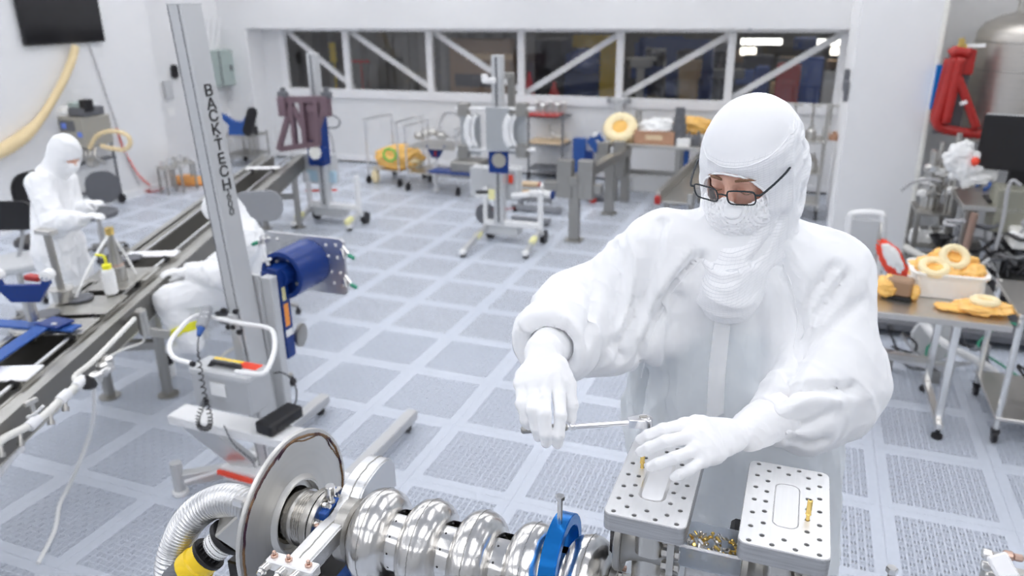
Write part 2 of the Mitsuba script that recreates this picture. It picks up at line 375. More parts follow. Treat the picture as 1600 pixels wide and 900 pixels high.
part(Dk, 'weld_line', tube(np.stack([0 * a + DX + .0102, AY + (wr - .006 + .004 * np.sin(a * 9)) * np.cos(a), AZ + (wr - .006 + .004 * np.sin(a * 9)) * np.sin(a)], 1)[s], .0018, 6, 1), 'm_heat', True)
part(Dk, 'recess', ring(DX - .05, DX + .002, .0785, .066), 'm_steel', 30)
part(Dk, 'recess_back', ring(DX - .055, DX - .045, .079, .05), 'm_steel_dull', 30)
part(Dk, 'collar', lathe([(.050, -.05), (.058, -.05), (.058, .018), (.064, .022), (.064, .034), (.056, .036), (.05, .036)], (DX, AY, AZ), AX, 60), 'm_steel_bright', 30)
bp = [(.050, .036)]
for i in range(5): bp += [(.053, .037 + i * .0055), (.0605, .0388 + i * .0055), (.0605, .0402 + i * .0055), (.053, .0418 + i * .0055)]
part(Dk, 'bellows', lathe(bp, (DX, AY, AZ), AX, 60), 'm_steel_bright', 40)
part(Dk, 'flange', ring(DX + .064, DX + .079, .073, .04), 'm_steel', 30)
part(Dk, 'gasket', ring(DX + .079, DX + .0815, .0705, .04), 'm_black', 30)
part(Dk, 'flange', ring(DX + .0815, DX + .094, .073, .04), 'm_steel', 30)
part(Dk, 'inner_tube', ring(DX + .094, DX + .145, .043, .03), 'm_steel_bright', 30)
part(Dk, 'sealing_ring', ring(DX + .111, DX + .114, .0475, .03), 'm_black', 30)
for g in np.radians([20, 62, 104, 146, 188, 230, 272, 314]):
    q = V(DX + .094, AY + .060 * math.cos(g), AZ + .060 * math.sin(g))
    part(Dk, 'flange_bolt', merge(cyl(q, q + [.010, 0, 0], .0075, n=12), cyl(q + [.010, 0, 0], q + [.019, 0, 0], .0062, n=6), cyl(q + [.0188, 0, 0], q + [.0195, 0, 0], .003, n=6)), 'm_steel_bright', 30)
part(Dk, 'lug', box([DX + .10, AY + .035, AZ + .062], [.012, .022, .014], .002), 'm_steel', 30)

# welded support strap across the tube
ST = thing('support_strap', 'bent stainless steel strap with a rough centre weld beside the end disc', 'bracket')
yz = curve([(1.365, 1.452), (1.345, 1.480), (1.305, 1.490), (1.258, 1.486), (1.222, 1.474), (1.196, 1.452), (1.168, 1.440), (1.120, 1.444), (1.06, 1.443), (.985, 1.443)], 5)
lower = yz[::-1] - [0, .052]
pg = Polygon(np.vstack([yz, [[.985, 1.40]], curve([(1.06, 1.402), (1.12, 1.404), (1.17, 1.404), (1.21, 1.43), (1.26, 1.443)], 4), [[1.30, 1.40], [1.365, 1.39]]]))
pb = pg.buffer(-.004)
x0, x1 = -.874, -.822
Mx = lambda poly, xa, xb: extr(poly, xb - xa, (xa, 0, 0), RX)
part(ST, 'strap', merge(Mx(pg, x0 + .004, x1 - .004), Mx(pb, x0, x1)), 'm_alu', 40)
tt = np.random.default_rng(5)
part(ST, 'weld_seam', tube(np.stack([-.848 + tt.normal(0, .0007, len(yz)), yz[:, 0], yz[:, 1] + .0002], 1), .0016, 6, 2), 'm_steel_dull', True)
part(ST, 'end_bracket', bb(-.905, .982, 1.425, -.795, 1.012, 1.450, .003), 'm_plate', 30)
for x in (-.892, -.858, -.812):
    b = part(ST, 'bolt', merge(cyl([x, .997, 1.45], [x, .997, 1.455], .0075, n=12), cyl([x, .997, 1.455], [x, .997, 1.463], .004, n=10)), 'm_copper', 30)
for i, x in enumerate((-.90, -.862, -.83)):
    part(ST, 'clamp_screw', merge(cyl([x, .965, 1.437], [x, .985, 1.437], .010, n=14), cyl([x, .955, 1.437], [x, .966, 1.437], .0065, n=6)), 'm_steel_bright', 30)
part(ST, 'lower_clamp', bb(-.905, .93, 1.36, -.80, .98, 1.395, .004), 'm_steel', 30)

# blue clamp block with thumb screw
CB = thing('clamp_block', 'small dark blue clamp block with a steel thumb screw beside the flanges', 'clamp')
pa, pb_ = atX(500, 808, -.892), atX(534, 768, -.892)
part(CB, 'jaw', beam(pa, pb_, .030, .022, .002), 'm_blue_mid', 30)
part(CB, 'jaw', beam(pa - [-.002, .035, .045], pa + [.004, .012, -.025], .030, .02, .002), 'm_blue_mid', 30)
q = atX(518, 785, -.885)
part(CB, 'thumb_screw', merge(cyl(q, q + [0, 0, .006], .0095, n=6), cyl(q, q + [0, 0, .026], .0055, n=16), cyl(q + [0, 0, .022], q + [0, 0, .044], .0115, n=24, b=.002)), 'm_steel_bright', 30)
q = atX(495, 822, -.885)
part(CB, 'set_screw', merge(cyl(q, q + [0, 0, .005], .006, n=14), cyl(q, q + [0, 0, .0055], .003, n=10)), 'm_copper', 30)

# blue ring clamp with standing bolt
RC = thing('ring_clamp', 'bright blue anodised half-ring clamp over the cavity with a bolt standing on it', 'clamp')
RZ_, RR = 1.440, .0985
th = np.linspace(math.radians(-25), math.radians(205), 60)
outer = np.stack([AY + RR * np.cos(th), RZ_ + RR * np.sin(th)], 1)
inner = np.stack([AY + .076 * np.cos(th[::-1]), RZ_ + .076 * np.sin(th[::-1])], 1)
pg = Polygon(np.vstack([outer, inner]))
part(RC, 'ring', merge(Mx(pg, -.372, -.342), Mx(pg.buffer(-.0015), -.3735, -.3405)), 'm_blue_ano', 30)
part(RC, 'foot', bb(-.3735, AY - .125, RZ_ - .075, -.3405, AY - .07, RZ_ - .035, .003), 'm_blue_ano', 30)
part(RC, 'foot', bb(-.3735, AY + .07, RZ_ - .075, -.3405, AY + .125, RZ_ - .035, .003), 'm_blue_ano', 30)
q = atX(874.5, 824, -.357)
part(RC, 'nut', cyl(q, q + [0, 0, .009], .0092, n=6), 'm_steel', 30)
part(RC, 'bolt', merge(cyl(q, q + [0, 0, .066], .0050, n=16), cyl(q + [0, 0, .064], q + [0, 0, .073], .0095, n=6)), 'm_steel_bright', 30)

# hole plates on the couplers
_pp = [(sx * .0522, .113 - i * .0377) for sx in (-1, 1) for i in range(7)] + [(sx * .0174, sy * .113) for sx in (-1, 1) for sy in (-1, 1)] + [(sx * .0335, y) for sx in (-1, 1) for y in (.0955, .0625, .030, 0, -.029, -.0615, -.0945)] + [(0, .0955), (0, -.0945)]
def obround(w, h): return rrect(w, h, min(w, h) * .36, 8)
def hole_plate(cx, pocket, label):
    t = thing('hole_plate', label, 'metal plate')
    o = V(cx, 1.1755, 1.68)
    H = [Point(x, y).buffer(.0043, quad_segs=4) for x, y in _pp]
    full = rrect(.1375, .2465, .014)
    hu = unary_union(H)
    ob = Polygon(obround(.043, .128).exterior.coords)
    oc = ob.buffer(-.0035)
    part(t, 'body', extr(full, .0255, o - [0, 0, .033]), 'm_plate_side', 30)
    part(t, 'web', extr(full.difference(hu), .0055, o - [0, 0, .0075]), 'm_plate_side', 30)
    top = full.buffer(-.0012).difference(hu)
    if pocket:
        part(t, 'face', extr(top.difference(ob), .002, o - [0, 0, .002]), 'm_plate', False)
        part(t, 'pocket_rim', merge(extr(ob.difference(oc), .0008, o - [0, 0, .002]), extr(ob.buffer(.0022).difference(ob), .0004, o)), 'm_steel_bright', 30)
        part(t, 'pocket_floor', extr(oc, .0006, o - [0, 0, .002]), 'm_white', False, 'white obround pocket')
    else:
        part(t, 'face', extr(top.difference(ob.difference(oc).buffer(-.0008)), .002, o - [0, 0, .002]), 'm_plate', False)
        part(t, 'pocket_rim', extr(ob.difference(oc).buffer(-.0013), .0018, o - [0, 0, .002]), 'm_steel_bright', 30)
    return t
hole_plate(-.1758, True, 'bright metal plate full of small holes under the gloved left hand')
hole_plate(.0415, False, 'bright metal plate full of small holes, alone at right with one gold stud')
for (x, y, lab) in ((-.2093, 1.2035, 'gold stud under the ratchet in the plate beneath the gloved hand'), (.0752, 1.1466, 'gold stud standing in the right hole plate')):
    t = thing('brass_stud', lab, 'stud')
    z = 1.679
    part(t, 'shank', cyl([x, y, z - .010], [x, y, z + .014], .0030, n=14), 'm_brass', 30)
    part(t, 'head', cyl([x, y, z + .013], [x, y, z + .040], .0042, n=14), 'm_brass', 30)
    part(t, 'collar', cyl([x, y, z + .011], [x, y, z + .014], .0048, n=14), 'm_brass', 30)
    part(t, 'tip', cyl([x, y, z + .0398], [x, y, z + .0404], .0022, n=10), 'm_dark', 30)
# necks below the plates
for cx, lab in ((-.1758, 'curved steel neck with bolted flange below the plate under the hand'), (.0415, 'curved steel neck with bolted flange below the right hole plate')):
    t = thing('coupler_neck', lab, 'pipe fitting')
    o = V(cx, 1.165, 1.56)
    part(t, 'flange', merge(lathe([(.0, 0), (.066, 0), (.068, .002), (.068, .011), (.066, .013), (.048, .013)], o - [.060, 0, 0], AX, 60)), 'm_steel_dull', 30)
    part(t, 'pipe', lathe([(.056, .013), (.049, .018), (.045, .026), (.043, .04), (.043, .085), (.047, .095), (.053, .098)], o - [.060, 0, 0], AX, 60), 'm_steel_dull', True)
    part(t, 'lip', tube(np.stack([cx - .047 + 0 * a, o[1] + .052 * np.cos(a), o[2] + .052 * np.sin(a)], 1), .0018, 6, 1), 'm_steel_bright', True)
    part(t, 'riser', extr(obround(.05, .13), .085, o - [0, -.0105, -.0] + [0, 0, 0]), 'm_steel', 30)
    part(t, 'bolt_flange', merge(mv(rplate(.13, .15, .012, .02), RX, o + [.035, 0, -.012])), 'm_steel', 30)
    for i in range(5):
        q = o + [.047, -.0545, .048 - i * .027]
        part(t, 'bolt', merge(cyl(q - [.0, 0, 0], q + [.009, 0, 0], .0085, n=6), cyl(q - [.022, 0, 0], q, .0085, n=6)), 'm_steel_bright', 30)
    part(t, 'standing_tube', cyl(o - [0, 0, .10], o, .036), 'm_steel', 30)
    solo('clamp_pad', bb(cx - .088, 1.20, 1.47, cx - .055, 1.25, 1.585, .008), 'm_black', 'black clamp pad behind the ' + ('neck under the gloved hand' if cx < 0 else 'neck of the right hole plate'), 'clamp')
solo('clamp_pad', bb(.095, 1.05, 1.56, .125, 1.09, 1.618, .004), 'm_black', 'black clamp pad showing below the right hole plate\'s front corner', 'clamp')
# tray with small parts
TR = thing('parts_tray', 'translucent plastic tray of small metal parts between the two hole plates', 'tray')
scene['m_tray'] = {'type': 'principledthin', 'base_color': rgb(.88, .92, .97), 'roughness': .2, 'spec_trans': .55, 'diff_trans': 1.2, 'eta': 1.2}
zt = 1.585
fl, fr, bl = atZ(1060, 850, zt), atZ(1167, 881, zt), atZ(1072, 831, 1.60)
fy, by, xl, xr = fl[1], fl[1] + .062, fl[0] + .003, fr[0] - .003
part(TR, 'front_wall', beam([xl, fy, zt - .022], [xr, fy, zt - .022], .0016, .044, .0006), 'm_tray', False)
part(TR, 'back_wall', beam([xl, by, zt - .018], [xr, by, zt - .018], .0016, .052, .0006), 'm_tray', False)
part(TR, 'side_wall', beam([xl, fy, zt - .022], [xl, by, zt - .022], .0016, .044, .0006), 'm_tray', False)
part(TR, 'side_wall', beam([xr, fy, zt - .022], [xr, by, zt - .022], .0016, .044, .0006), 'm_tray', False)
part(TR, 'base', bb(xl, fy, zt - .046, xr, by, zt - .0435, .0005), 'm_tray', False)
part(TR, 'rim', beam([xl - .002, fy - .003, zt + .001], [xr + .002, fy - .003, zt + .001], .006, .003, .001), 'm_white', 30)
rg = np.random.default_rng(11)
_bits = [merge(cyl([-.006, 0, 0], [.006, 0, 0], .0028, n=8)), merge(cyl([-.002, 0, 0], [.002, 0, 0], .0045, n=6)), merge(cyl([-.008, 0, 0], [.006, 0, 0], .0019, n=8), cyl([.006, 0, 0], [.010, 0, 0], .0036, n=6))]
_bd = [[ply(b, m_, 30) for m_ in ('m_steel_bright', 'm_brass', 'm_plate')] for b in _bits]
for i in range(110):
    r3 = trimesh.transformations.random_rotation_matrix(rg.random(3))
    fx_, gy, hz = rg.random(3)
    r3[:3, 3] = [xl + .009 + fx_ * (xr - xl - .018), fy + .007 + gy * (by - fy - .014), zt - .034 + hz * .036]
    ia, ib = rg.integers(3), rg.choice(3, p=[.5, .3, .2])
    k = thing('small_fastener', 'tiny ' + ('silver', 'gold coloured', 'pale grey')[ib] + ' ' + ('pin', 'nut', 'screw')[ia] + ' among the loose fasteners in the translucent tray', 'fastener', 'loose fasteners in the tray')
    scene[k] = {**_bd[ia][ib], 'to_world': T(r3)}
solo('tray_stand', bb(xl + .01, fy + .008, 1.30, xr - .01, by - .004, zt - .0465, .003), 'm_grey_light', 'grey block carrying the translucent parts tray', 'stand')

# flexible hose and the yellow valve behind the disc
HS = thing('vacuum_hose', 'ribbed silvery vacuum hose arching down to the left of the end disc', 'hose')
hp = [atX(398, 796, -1.03), atX(372, 783, -1.08), atX(340, 783, -1.14), atX(303, 805, -1.20), atX(279, 845, -1.24), atX(268, 900, -1.25)]
hp += [hp[-1] + V(0, 0, -.2), hp[-1] + V(-.02, .05, -.5)]
hc = curve(hp, 12)
ds = np.r_[0, np.cumsum(np.linalg.norm(np.diff(hc, axis=0), axis=1))]
nn = int(ds[-1] / .0016)
sp = np.stack([np.interp(np.linspace(0, ds[-1], nn), ds, hc[:, i]) for i in range(3)], 1)
sp = np.stack([np.convolve(np.pad(sp[:, i], 12, 'edge'), np.ones(25) / 25, 'valid') for i in range(3)], 1)
s_ = np.arange(nn) * .0016
part(HS, 'hose', tube(sp, .0345 + .0030 * np.sin(s_ * 2 * np.pi / .0094), 26, 1), 'm_alu', True)
part(HS, 'coupling', merge(cyl(sp[0] + unit(sp[0] - sp[10]) * .0, sp[0] + unit(sp[0] - sp[10]) * .05, .030), cyl(sp[0] + unit(sp[0] - sp[10]) * .012, sp[0] + unit(sp[0] - sp[10]) * .022, .038, n=24)), 'm_steel', 30)
part(HS, 'clamp', box(sp[6] + [0.0, -.03, .035], [.03, .02, .02], .004), 'm_steel_bright', 30)

VL = thing('angle_valve', 'vacuum valve with black ribbed body and glossy yellow actuator below the end disc', 'valve')
A, B = atX(378, 818, -1.075), atX(283, 905, -1.20)
d = unit(B - A); L = np.linalg.norm(B - A)
F_ = frame(d)
part(VL, 'block', box(A + [0.0, 0, .0], [.075, .085, .075], .004, np.stack([F_[:, 0], F_[:, 1], F_[:, 2]], 1)), 'm_steel', 30)
for i, j in ((-1, -1), (-1, 1), (1, -1), (1, 1), (0, 1)):
    q = A + F_ @ V(.0375, i * .03, j * .026)
    part(VL, 'block_bolt', cyl(q, q + d * .003, .005, n=10), 'm_dark', 30)
part(VL, 'black_flange', cyl(A + d * .040, A + d * .054, .044, n=28), 'm_black', 30)
part(VL, 'ribbed_body', merge(cyl(A + d * .050, A + d * .11, .024, n=28), *[box(A + d * .078 + F_ @ V(0, .027 * math.cos(g), .027 * math.sin(g)), [.06, .003, .008], .001, np.stack([d, F_ @ V(0, -math.sin(g), math.cos(g)), F_ @ V(0, math.cos(g), math.sin(g))], 1)) for g in np.linspace(0, 2 * np.pi, 18, endpoint=False)]), 'm_black', 30)
wl = part(VL, 'white_band', cyl(A + d * .062, A + d * .088, .0325, n=36), 'm_label', 30, 'white printed label band')
for q in (.067, .078, .084): part(wl, 'printed_line', cyl(A + d * q, A + d * (q + .0014), .0327, n=36, b=0), 'm_black', 30)
part(VL, 'black_collar', cyl(A + d * .102, A + d * .112, .041, n=36), 'm_black', 30)
part(VL, 'yellow_cup', lathe([(.0, .110), (.036, .110), (.0385, .113), (.0385, .134), (.0425, .138), (.0425, .164), (.041, .168), (0, .168)], A, d, 48), 'm_yellow', 30)
part(VL, 'end_cap', cyl(A + d * .166, A + d * .215, .039, n=40, b=.005), 'm_grey_dark', 30)
# clamp parts at the right end of the string
q = atY(1394, 888, 1.185)
RBt = thing('clamp_bolt', 'silver hex bolt head standing alone near the lower right edge', 'bolt')
part(RBt, 'head', cyl(q - [0, 0, .009], q + [0, 0, .002], .0095, n=6), 'm_steel_bright', 30)
part(RBt, 'shank', cyl(q - [0, 0, .16], q - [0, 0, .008], .005), 'm_steel', 30)
BK = thing('end_bracket', 'white strap bracket with steel bolts at the lower right corner', 'bracket')
k0, k1 = atY(1556, 866, 1.02), atY(1606, 915, .98)
part(BK, 'strap', beam(k0, k1 - [0, 0, .03], .026, .012, .003, up=(0, -1, .6)), 'm_white', 30)
for (x, y) in ((1550, 867), (1548, 886), (1565, 885), (1583, 870)):
    q = atY(x, y, 1.03)
    part(BK, 'bolt', merge(cyl(q, q + [-.012, 0, .0], .007, n=12), cyl(q, q + [.012, 0, 0], .005, n=6)), 'm_copper' if x == 1583 else 'm_steel_bright', 30)
part(BK, 'block', box(atY(1575, 898, 1.05) - [0, 0, .012], [.06, .03, .035], .003), 'm_steel', 30)
part(BK, 'post', cyl(atY(1580, 910, 1.08) - [0, 0, .25], atY(1580, 910, 1.08) - [0, 0, .01], .02), 'm_steel', 30)
# support girder and posts out of the frame
SG = thing('support_girder', 'black support girder carrying the cavity string', 'girder')
part(SG, 'beam', bb(-1.15, AY - .06, 1.20, .6, AY + .06, 1.265, .004), 'm_black', 30)
for x in (-.9, -.15, .45): part(SG, 'post', bb(x - .05, AY - .05, 0, x + .05, AY + .05, 1.20, .004), 'm_steel_dull', 30)
for x in (-.84, -.5, -.36, -.15): part(SG, 'cradle', bb(x - .012, AY - .07, 1.26, x + .012, AY + .07, 1.305, .003), 'm_blue_mid', 30)
# ---------------------------------------------------------------- implicit surfaces for people and cloth
def smin(a, b, k):
    h = np.clip(.5 + .5 * (b - a) / k, 0, 1)
    return b * (1 - h) + a * h - k * h * (1 - h)
def smax(a, b, k): return -smin(-a, -b, k)
def rcone(P, a, b, ra, rb, flat=None):
    a, b = np.asarray(a, float), np.asarray(b, float)
    d = b - a
    t = np.clip((P - a) @ d / (d @ d), 0, 1)
    w = P - a - t[:, None] * d
    if flat is not None:
        u, k = flat
        w = w + np.outer(w @ u, u) * (k - 1)
    return np.linalg.norm(w, axis=1) - (ra + (rb - ra) * t)
def ell(P, c, r, M=None):
    q = P - np.asarray(c, float)
    if M is not None: q = q @ M
    r = np.asarray(r, float)
    k = np.linalg.norm(q / r, axis=1)
    return (k - 1) * np.min(r) * (.4 + .6 * np.linalg.norm(q, axis=1) / (np.linalg.norm(q / r, axis=1) * np.min(r) + 1e-9)).clip(.5, 2)
def chain(P, pts, rs, k=.02):
    d = rcone(P, pts[0], pts[1], rs[0], rs[1])
    for i in range(1, len(pts) - 1): d = smin(d, rcone(P, pts[i], pts[i + 1], rs[i], rs[i + 1]), k)
    return d
def nets(f, lo, hi, h, c=4):
    """Surface nets: the zero level of f between lo and hi, sampled only near the surface."""
    lo, hi = np.asarray(lo, float), np.asarray(hi, float)
    n = np.ceil((hi - lo) / (h * c)).astype(int) + 1
    ax = [lo[i] + h * c * np.arange(n[i] + 1) for i in range(3)]
    G = np.stack(np.meshgrid(*ax, indexing='ij'), -1)
    D = f(G.reshape(-1, 3)).reshape(G.shape[:3])
    near = np.abs(D) < h * c * 1.9
    m = n * c
    fine = np.repeat(np.repeat(np.repeat(D[:-1, :-1, :-1], c, 0), c, 1), c, 2).astype(np.float32)
    cell = np.zeros(n, bool)
    for i in (0, 1):
        for j in (0, 1):
            for k in (0, 1): cell |= near[i:n[0] + i, j:n[1] + j, k:n[2] + k]
    nf = np.repeat(np.repeat(np.repeat(cell, c, 0), c, 1), c, 2)
    idx = np.argwhere(nf)
    fine[nf] = f(lo + idx * h)
    s = fine < 0
    a = s[:-1, :-1, :-1]
    mixd = np.zeros(a.shape, bool)
    for i in (0, 1):
        for j in (0, 1):
            for k in (0, 1): mixd |= s[i:s.shape[0] - 1 + i, j:s.shape[1] - 1 + j, k:s.shape[2] - 1 + k] != a
    C = np.argwhere(mixd)
    num = -np.ones(a.shape, np.int64); num[tuple(C.T)] = np.arange(len(C))
    acc, cnt = np.zeros((len(C), 3)), np.zeros(len(C))
    corners = [(i, j, k) for i in (0, 1) for j in (0, 1) for k in (0, 1)]
    val = {o: fine[C[:, 0] + o[0], C[:, 1] + o[1], C[:, 2] + o[2]].astype(float) for o in corners}
    for o in corners:
        for x in range(3):
            if o[x]: continue
            o2 = tuple(1 if i == x else o[i] for i in range(3))
            A, B = val[o], val[o2]
            cr = (A < 0) != (B < 0)
            t = np.where(cr, A / np.where(cr, A - B, 1), 0)
            p = np.tile(np.array(o, float), (len(C), 1)); p[:, x] += t
            acc[cr] += p[cr]; cnt[cr] += 1
    Vt = lo + h * (C + acc / cnt[:, None])
    F = []
    for x in range(3):
        y, z = (x + 1) % 3, (x + 2) % 3
        sl0 = [slice(None)] * 3; sl1 = [slice(None)] * 3
        sl0[x], sl1[x] = slice(0, -1), slice(1, None)
        A, B = s[tuple(sl0)], s[tuple(sl1)]
        E = np.argwhere(A != B)
        E = E[(E[:, y] > 0) & (E[:, z] > 0) & (E[:, y] < a.shape[y]) & (E[:, z] < a.shape[z])]
        if not len(E): continue
        flip = ~A[tuple(E.T)]
        def at(dy, dz):
            q = E.copy(); q[:, y] -= dy; q[:, z] -= dz
            return num[tuple(q.T)]
        q = np.stack([at(1, 1), at(0, 1), at(0, 0), at(1, 0)], 1)
        q[flip] = q[flip][:, ::-1]
        q = q[(q >= 0).all(1)]
        F += [q[:, [0, 1, 2]], q[:, [0, 2, 3]]]
    return tm(Vt, np.vstack(F))
def vnorm(m):
    v, f = m.vertices, m.faces
    n = np.zeros_like(v)
    fn = np.cross(v[f[:, 1]] - v[f[:, 0]], v[f[:, 2]] - v[f[:, 0]])
    for k in range(3): np.add.at(n, f[:, k], fn)
    return n / (np.linalg.norm(n, axis=1, keepdims=True) + 1e-20)
def relax(m, it=2):
    e = trimesh.geometry.faces_to_edges(m.faces)
    from scipy.sparse import coo_matrix
    N = len(m.vertices)
    A = coo_matrix((np.ones(len(e) * 2), (np.r_[e[:, 0], e[:, 1]], np.r_[e[:, 1], e[:, 0]])), shape=(N, N)).tocsr()
    d = np.asarray(A.sum(1)); v = m.vertices.copy()
    for _ in range(it): v = .5 * v + .5 * (A @ v) / d
    return tm(v, m.faces)
def ridge(Q, seed): return (1 - np.abs(2 * meshkit.noise(Q, seed) - 1)) ** 2.2
def folds(m, bones, amp, seed=0, fine=.0012):
    """Cloth folds: bones = [(a, b, frequency along, frequency across, strength, reach)]; each vertex takes the folds of the bones near it."""
    v, n = m.vertices, vnorm(m)
    tot, wsum = np.zeros(len(v)), np.zeros(len(v)) + 1e-6
    for i, (a, b, fa, fc, st, reach) in enumerate(bones):
        a, b = np.asarray(a, float), np.asarray(b, float)
        F = frame(b - a)
        d = rcone(v, a, b, 0, 0)
        w = np.exp(-(d / reach) ** 2 * 2)
        q = (v - a) @ F
        warp = (meshkit.noise(v * 7, seed + 31) - .5) * .12
        L = np.stack([(q[:, 0] + warp) * fa, (q[:, 1] + warp * .5) * fc, q[:, 2] * fc], 1)
        x = ridge(L, seed + i) * .68 + ridge(L * 2.1 + 3.3, seed + i + 9) * .30 + ridge(L * 4.3 + 1.7, seed + i + 17) * .07 - .34
        tot += w * x * st; wsum += w
    d = tot / wsum * amp + fine * (meshkit.noise(v * 90, seed + 5) - .5)
    return tm(v + n * d[:, None], m.faces)
def creases(m, lines, default=(.012, -.008)):
    """lines = [(pixel polyline, width, depth)]: each is laid onto the visible side of the mesh as a curve in space, and the cloth is pressed in or raised along it."""
    from scipy.spatial import cKDTree
    v, n = m.vertices, vnorm(m)
    front = np.einsum('ij,ij->i', n, CAM - v) > 0
    w = v - CAM; dz = w @ FW
    px = np.stack([800 + FPX * (w @ RT) / dz, 450 - FPX * (w @ UP) / dz], 1)
    I = np.where(front)[0]
    tree = cKDTree(px[I])
    out = np.zeros(len(v))
    for L in lines:
        pts, wd, dp = L if len(L) == 3 else (L[0], *default)
        P2 = curve(pts, 10) if len(pts) > 2 else np.linspace(pts[0], pts[1], 14)
        P3 = []
        for p in P2:
            c = tree.query_ball_point(p, 4.)
            if c:
                j = I[np.array(c)]; P3.append(v[j[np.argmin(dz[j])]])
        if len(P3) < 3: continue
        P3 = np.array(P3)
        P3 = np.vstack([P3[0], (P3[:-2] + P3[1:-1] + P3[2:]) / 3, P3[-1]])
        q = np.vstack([P3 + (np.roll(P3, -1, 0) - P3) * t for t in (0, .33, .66)][:1] + [P3[:-1] + (P3[1:] - P3[:-1]) * t for t in (.33, .66)])
        d, k = cKDTree(q).query(v, distance_upper_bound=wd * 3)
        fade = np.where(np.isfinite(d), np.exp(-(np.where(np.isfinite(d), d, 1) / wd) ** 2), 0)
        out += dp * 1.5 * fade
    return tm(v + n * out[:, None], m.faces)
def hand_sdf(P, wrist, back, fingers, thumb, rw=.030, palm_r=.016, fr=(.0112, .0108, .0100, .0090), grow=0.):
    """wrist and back: two points; fingers: four chains from knuckle to tip; thumb: a chain. The palm spans wrist to knuckles."""
    d = rcone(P, back, wrist, rw + grow, rw + grow)
    kn = [f[0] for f in fingers]
    for i, k in enumerate(kn):
        c = wrist + (k - wrist) * .32
        d = smin(d, rcone(P, c, k, palm_r + .004 + grow, palm_r - (.001 if i < 3 else .002) + grow), .012)
    for i in range(3): d = smin(d, rcone(P, (kn[i] * .8 + wrist * .2), (kn[i + 1] * .8 + wrist * .2), palm_r + grow, palm_r + grow), .014)
    for i, f in enumerate(fingers):
        sc = (1.0, 1.03, .97, .86)[i]
        ch = chain(P, f, [r * sc + grow for r in fr[:len(f)]], .004)
        d = smin(d, ch, .005)
    d = smin(d, chain(P, thumb, [.016 + grow, .0125 + grow, .0105 + grow, .0085 + grow][:len(thumb)], .006), .009)
    return d
def _skin(p, n, uv): return mix((.66, .36, .26), (.74, .46, .36), fbm(p.x * 60, p.y * 60, p.z * 60))
mat('m_skin', proc(_skin), .42)
mat('m_brow', (.22, .12, .07), .7)
mat('m_eye', (.75, .72, .68), .15)
mat('m_pupil', (.03, .03, .035), .1)
def _suit(p, n, uv):
    gx, gz = p.x * 190 + .0, p.z * 190
    lx, lz = dr.abs(gx - dr.floor(gx) - .5), dr.abs(gz - dr.floor(gz) - .5)
    g = dr.maximum(smoothstep(.44, .5, lx), smoothstep(.44, .5, lz))
    return mix((.90, .905, .915), (.80, .81, .83), g * .30)
mat('m_suit', proc(_suit), .6, sheen=.2)
mat('m_suit_plain', (.865, .87, .88), .6, sheen=.2)
mat('m_placket', (.83, .84, .85), .6)
mat('m_glove', (.865, .867, .875), .42)
def _maskc(p, n, uv):
    z = p.z * 70 + noise(p.x * 8, 0, 0) * .3
    l = dr.abs(z - dr.floor(z) - .5)
    return mix((.86, .87, .885), (.78, .795, .82), smoothstep(.42, .5, l) * .5)
mat('m_mask', (.92, .925, .935), .6)
mat('m_frame', (.015, .022, .028), .25)
scene['m_lens'] = {'type': 'thindielectric', 'int_ior': 1.45, 'ext_ior': 1.0}

# ---------------------------------------------------------------- the man at work in front
PF = .60                                              # the work platform he stands on
pt = thing('work_platform', 'grey step platform that the man in front stands on', 'platform')
part(pt, 'deck', bb(-.75, 1.36, PF - .05, .6, 2.1, PF, .004), 'm_grey_light', 30)
for x in (-.7, .55):
    for y in (1.41, 2.05): part(pt, 'leg', bb(x - .02, y - .02, 0, x + .02, y + .02, PF - .05, .002), 'm_steel', 30)
MAN = thing('person', 'man in white cleanroom coverall, hood, mask and glasses turning a ratchet over the metal string', 'person')
HS_ = 1.0                                             # size of the head
HC = atD(1172, 251, 1.53)
yawh, bow = math.radians(19), math.radians(27)
hf = V(-math.sin(yawh) * math.cos(bow), -math.cos(yawh) * math.cos(bow), -math.sin(bow))
hx = unit(np.cross(hf, V(0, 0, 1))) * -1.0
hx = hx if hx[0] > 0 else -hx
hz = unit(np.cross(hf, hx)); hz = hz if hz[2] > 0 else -hz
HM = np.stack([hx, hf, hz], 1)                         # head axes: his left, forward, up
def H(x, y, z): return HC + HM @ V(x, y, z) * HS_
def HQ(P): return (np.asarray(P) - HC) @ HM / HS_
shR, shL, elR, elL = atD(1028, 410, 1.64), atD(1288, 436, 1.63), atD(902, 500, 1.66), atD(1297, 600, 1.56)
wrL, wrR = atD(1168, 675, 1.40), atD(849, 552, 1.425)
chest = (shR + shL) / 2 + V(0, .02, -.06)
pelv = V(-.075, 1.66, PF + .93)
neck0, neck1 = (shR + shL) / 2 + V(0, .03, .03), H(0, -.03, -.07)
hips = [pelv + V(-.10, 0, -.03), pelv + V(.10, 0, -.03)]
knees = [V(-.21, 1.60, PF + .50), V(.07, 1.60, PF + .50)]
ankles = [V(-.23, 1.68, PF + .09), V(.09, 1.68, PF + .09)]
toes = [V(-.25, 1.50, PF + .035), V(.11, 1.50, PF + .035)]
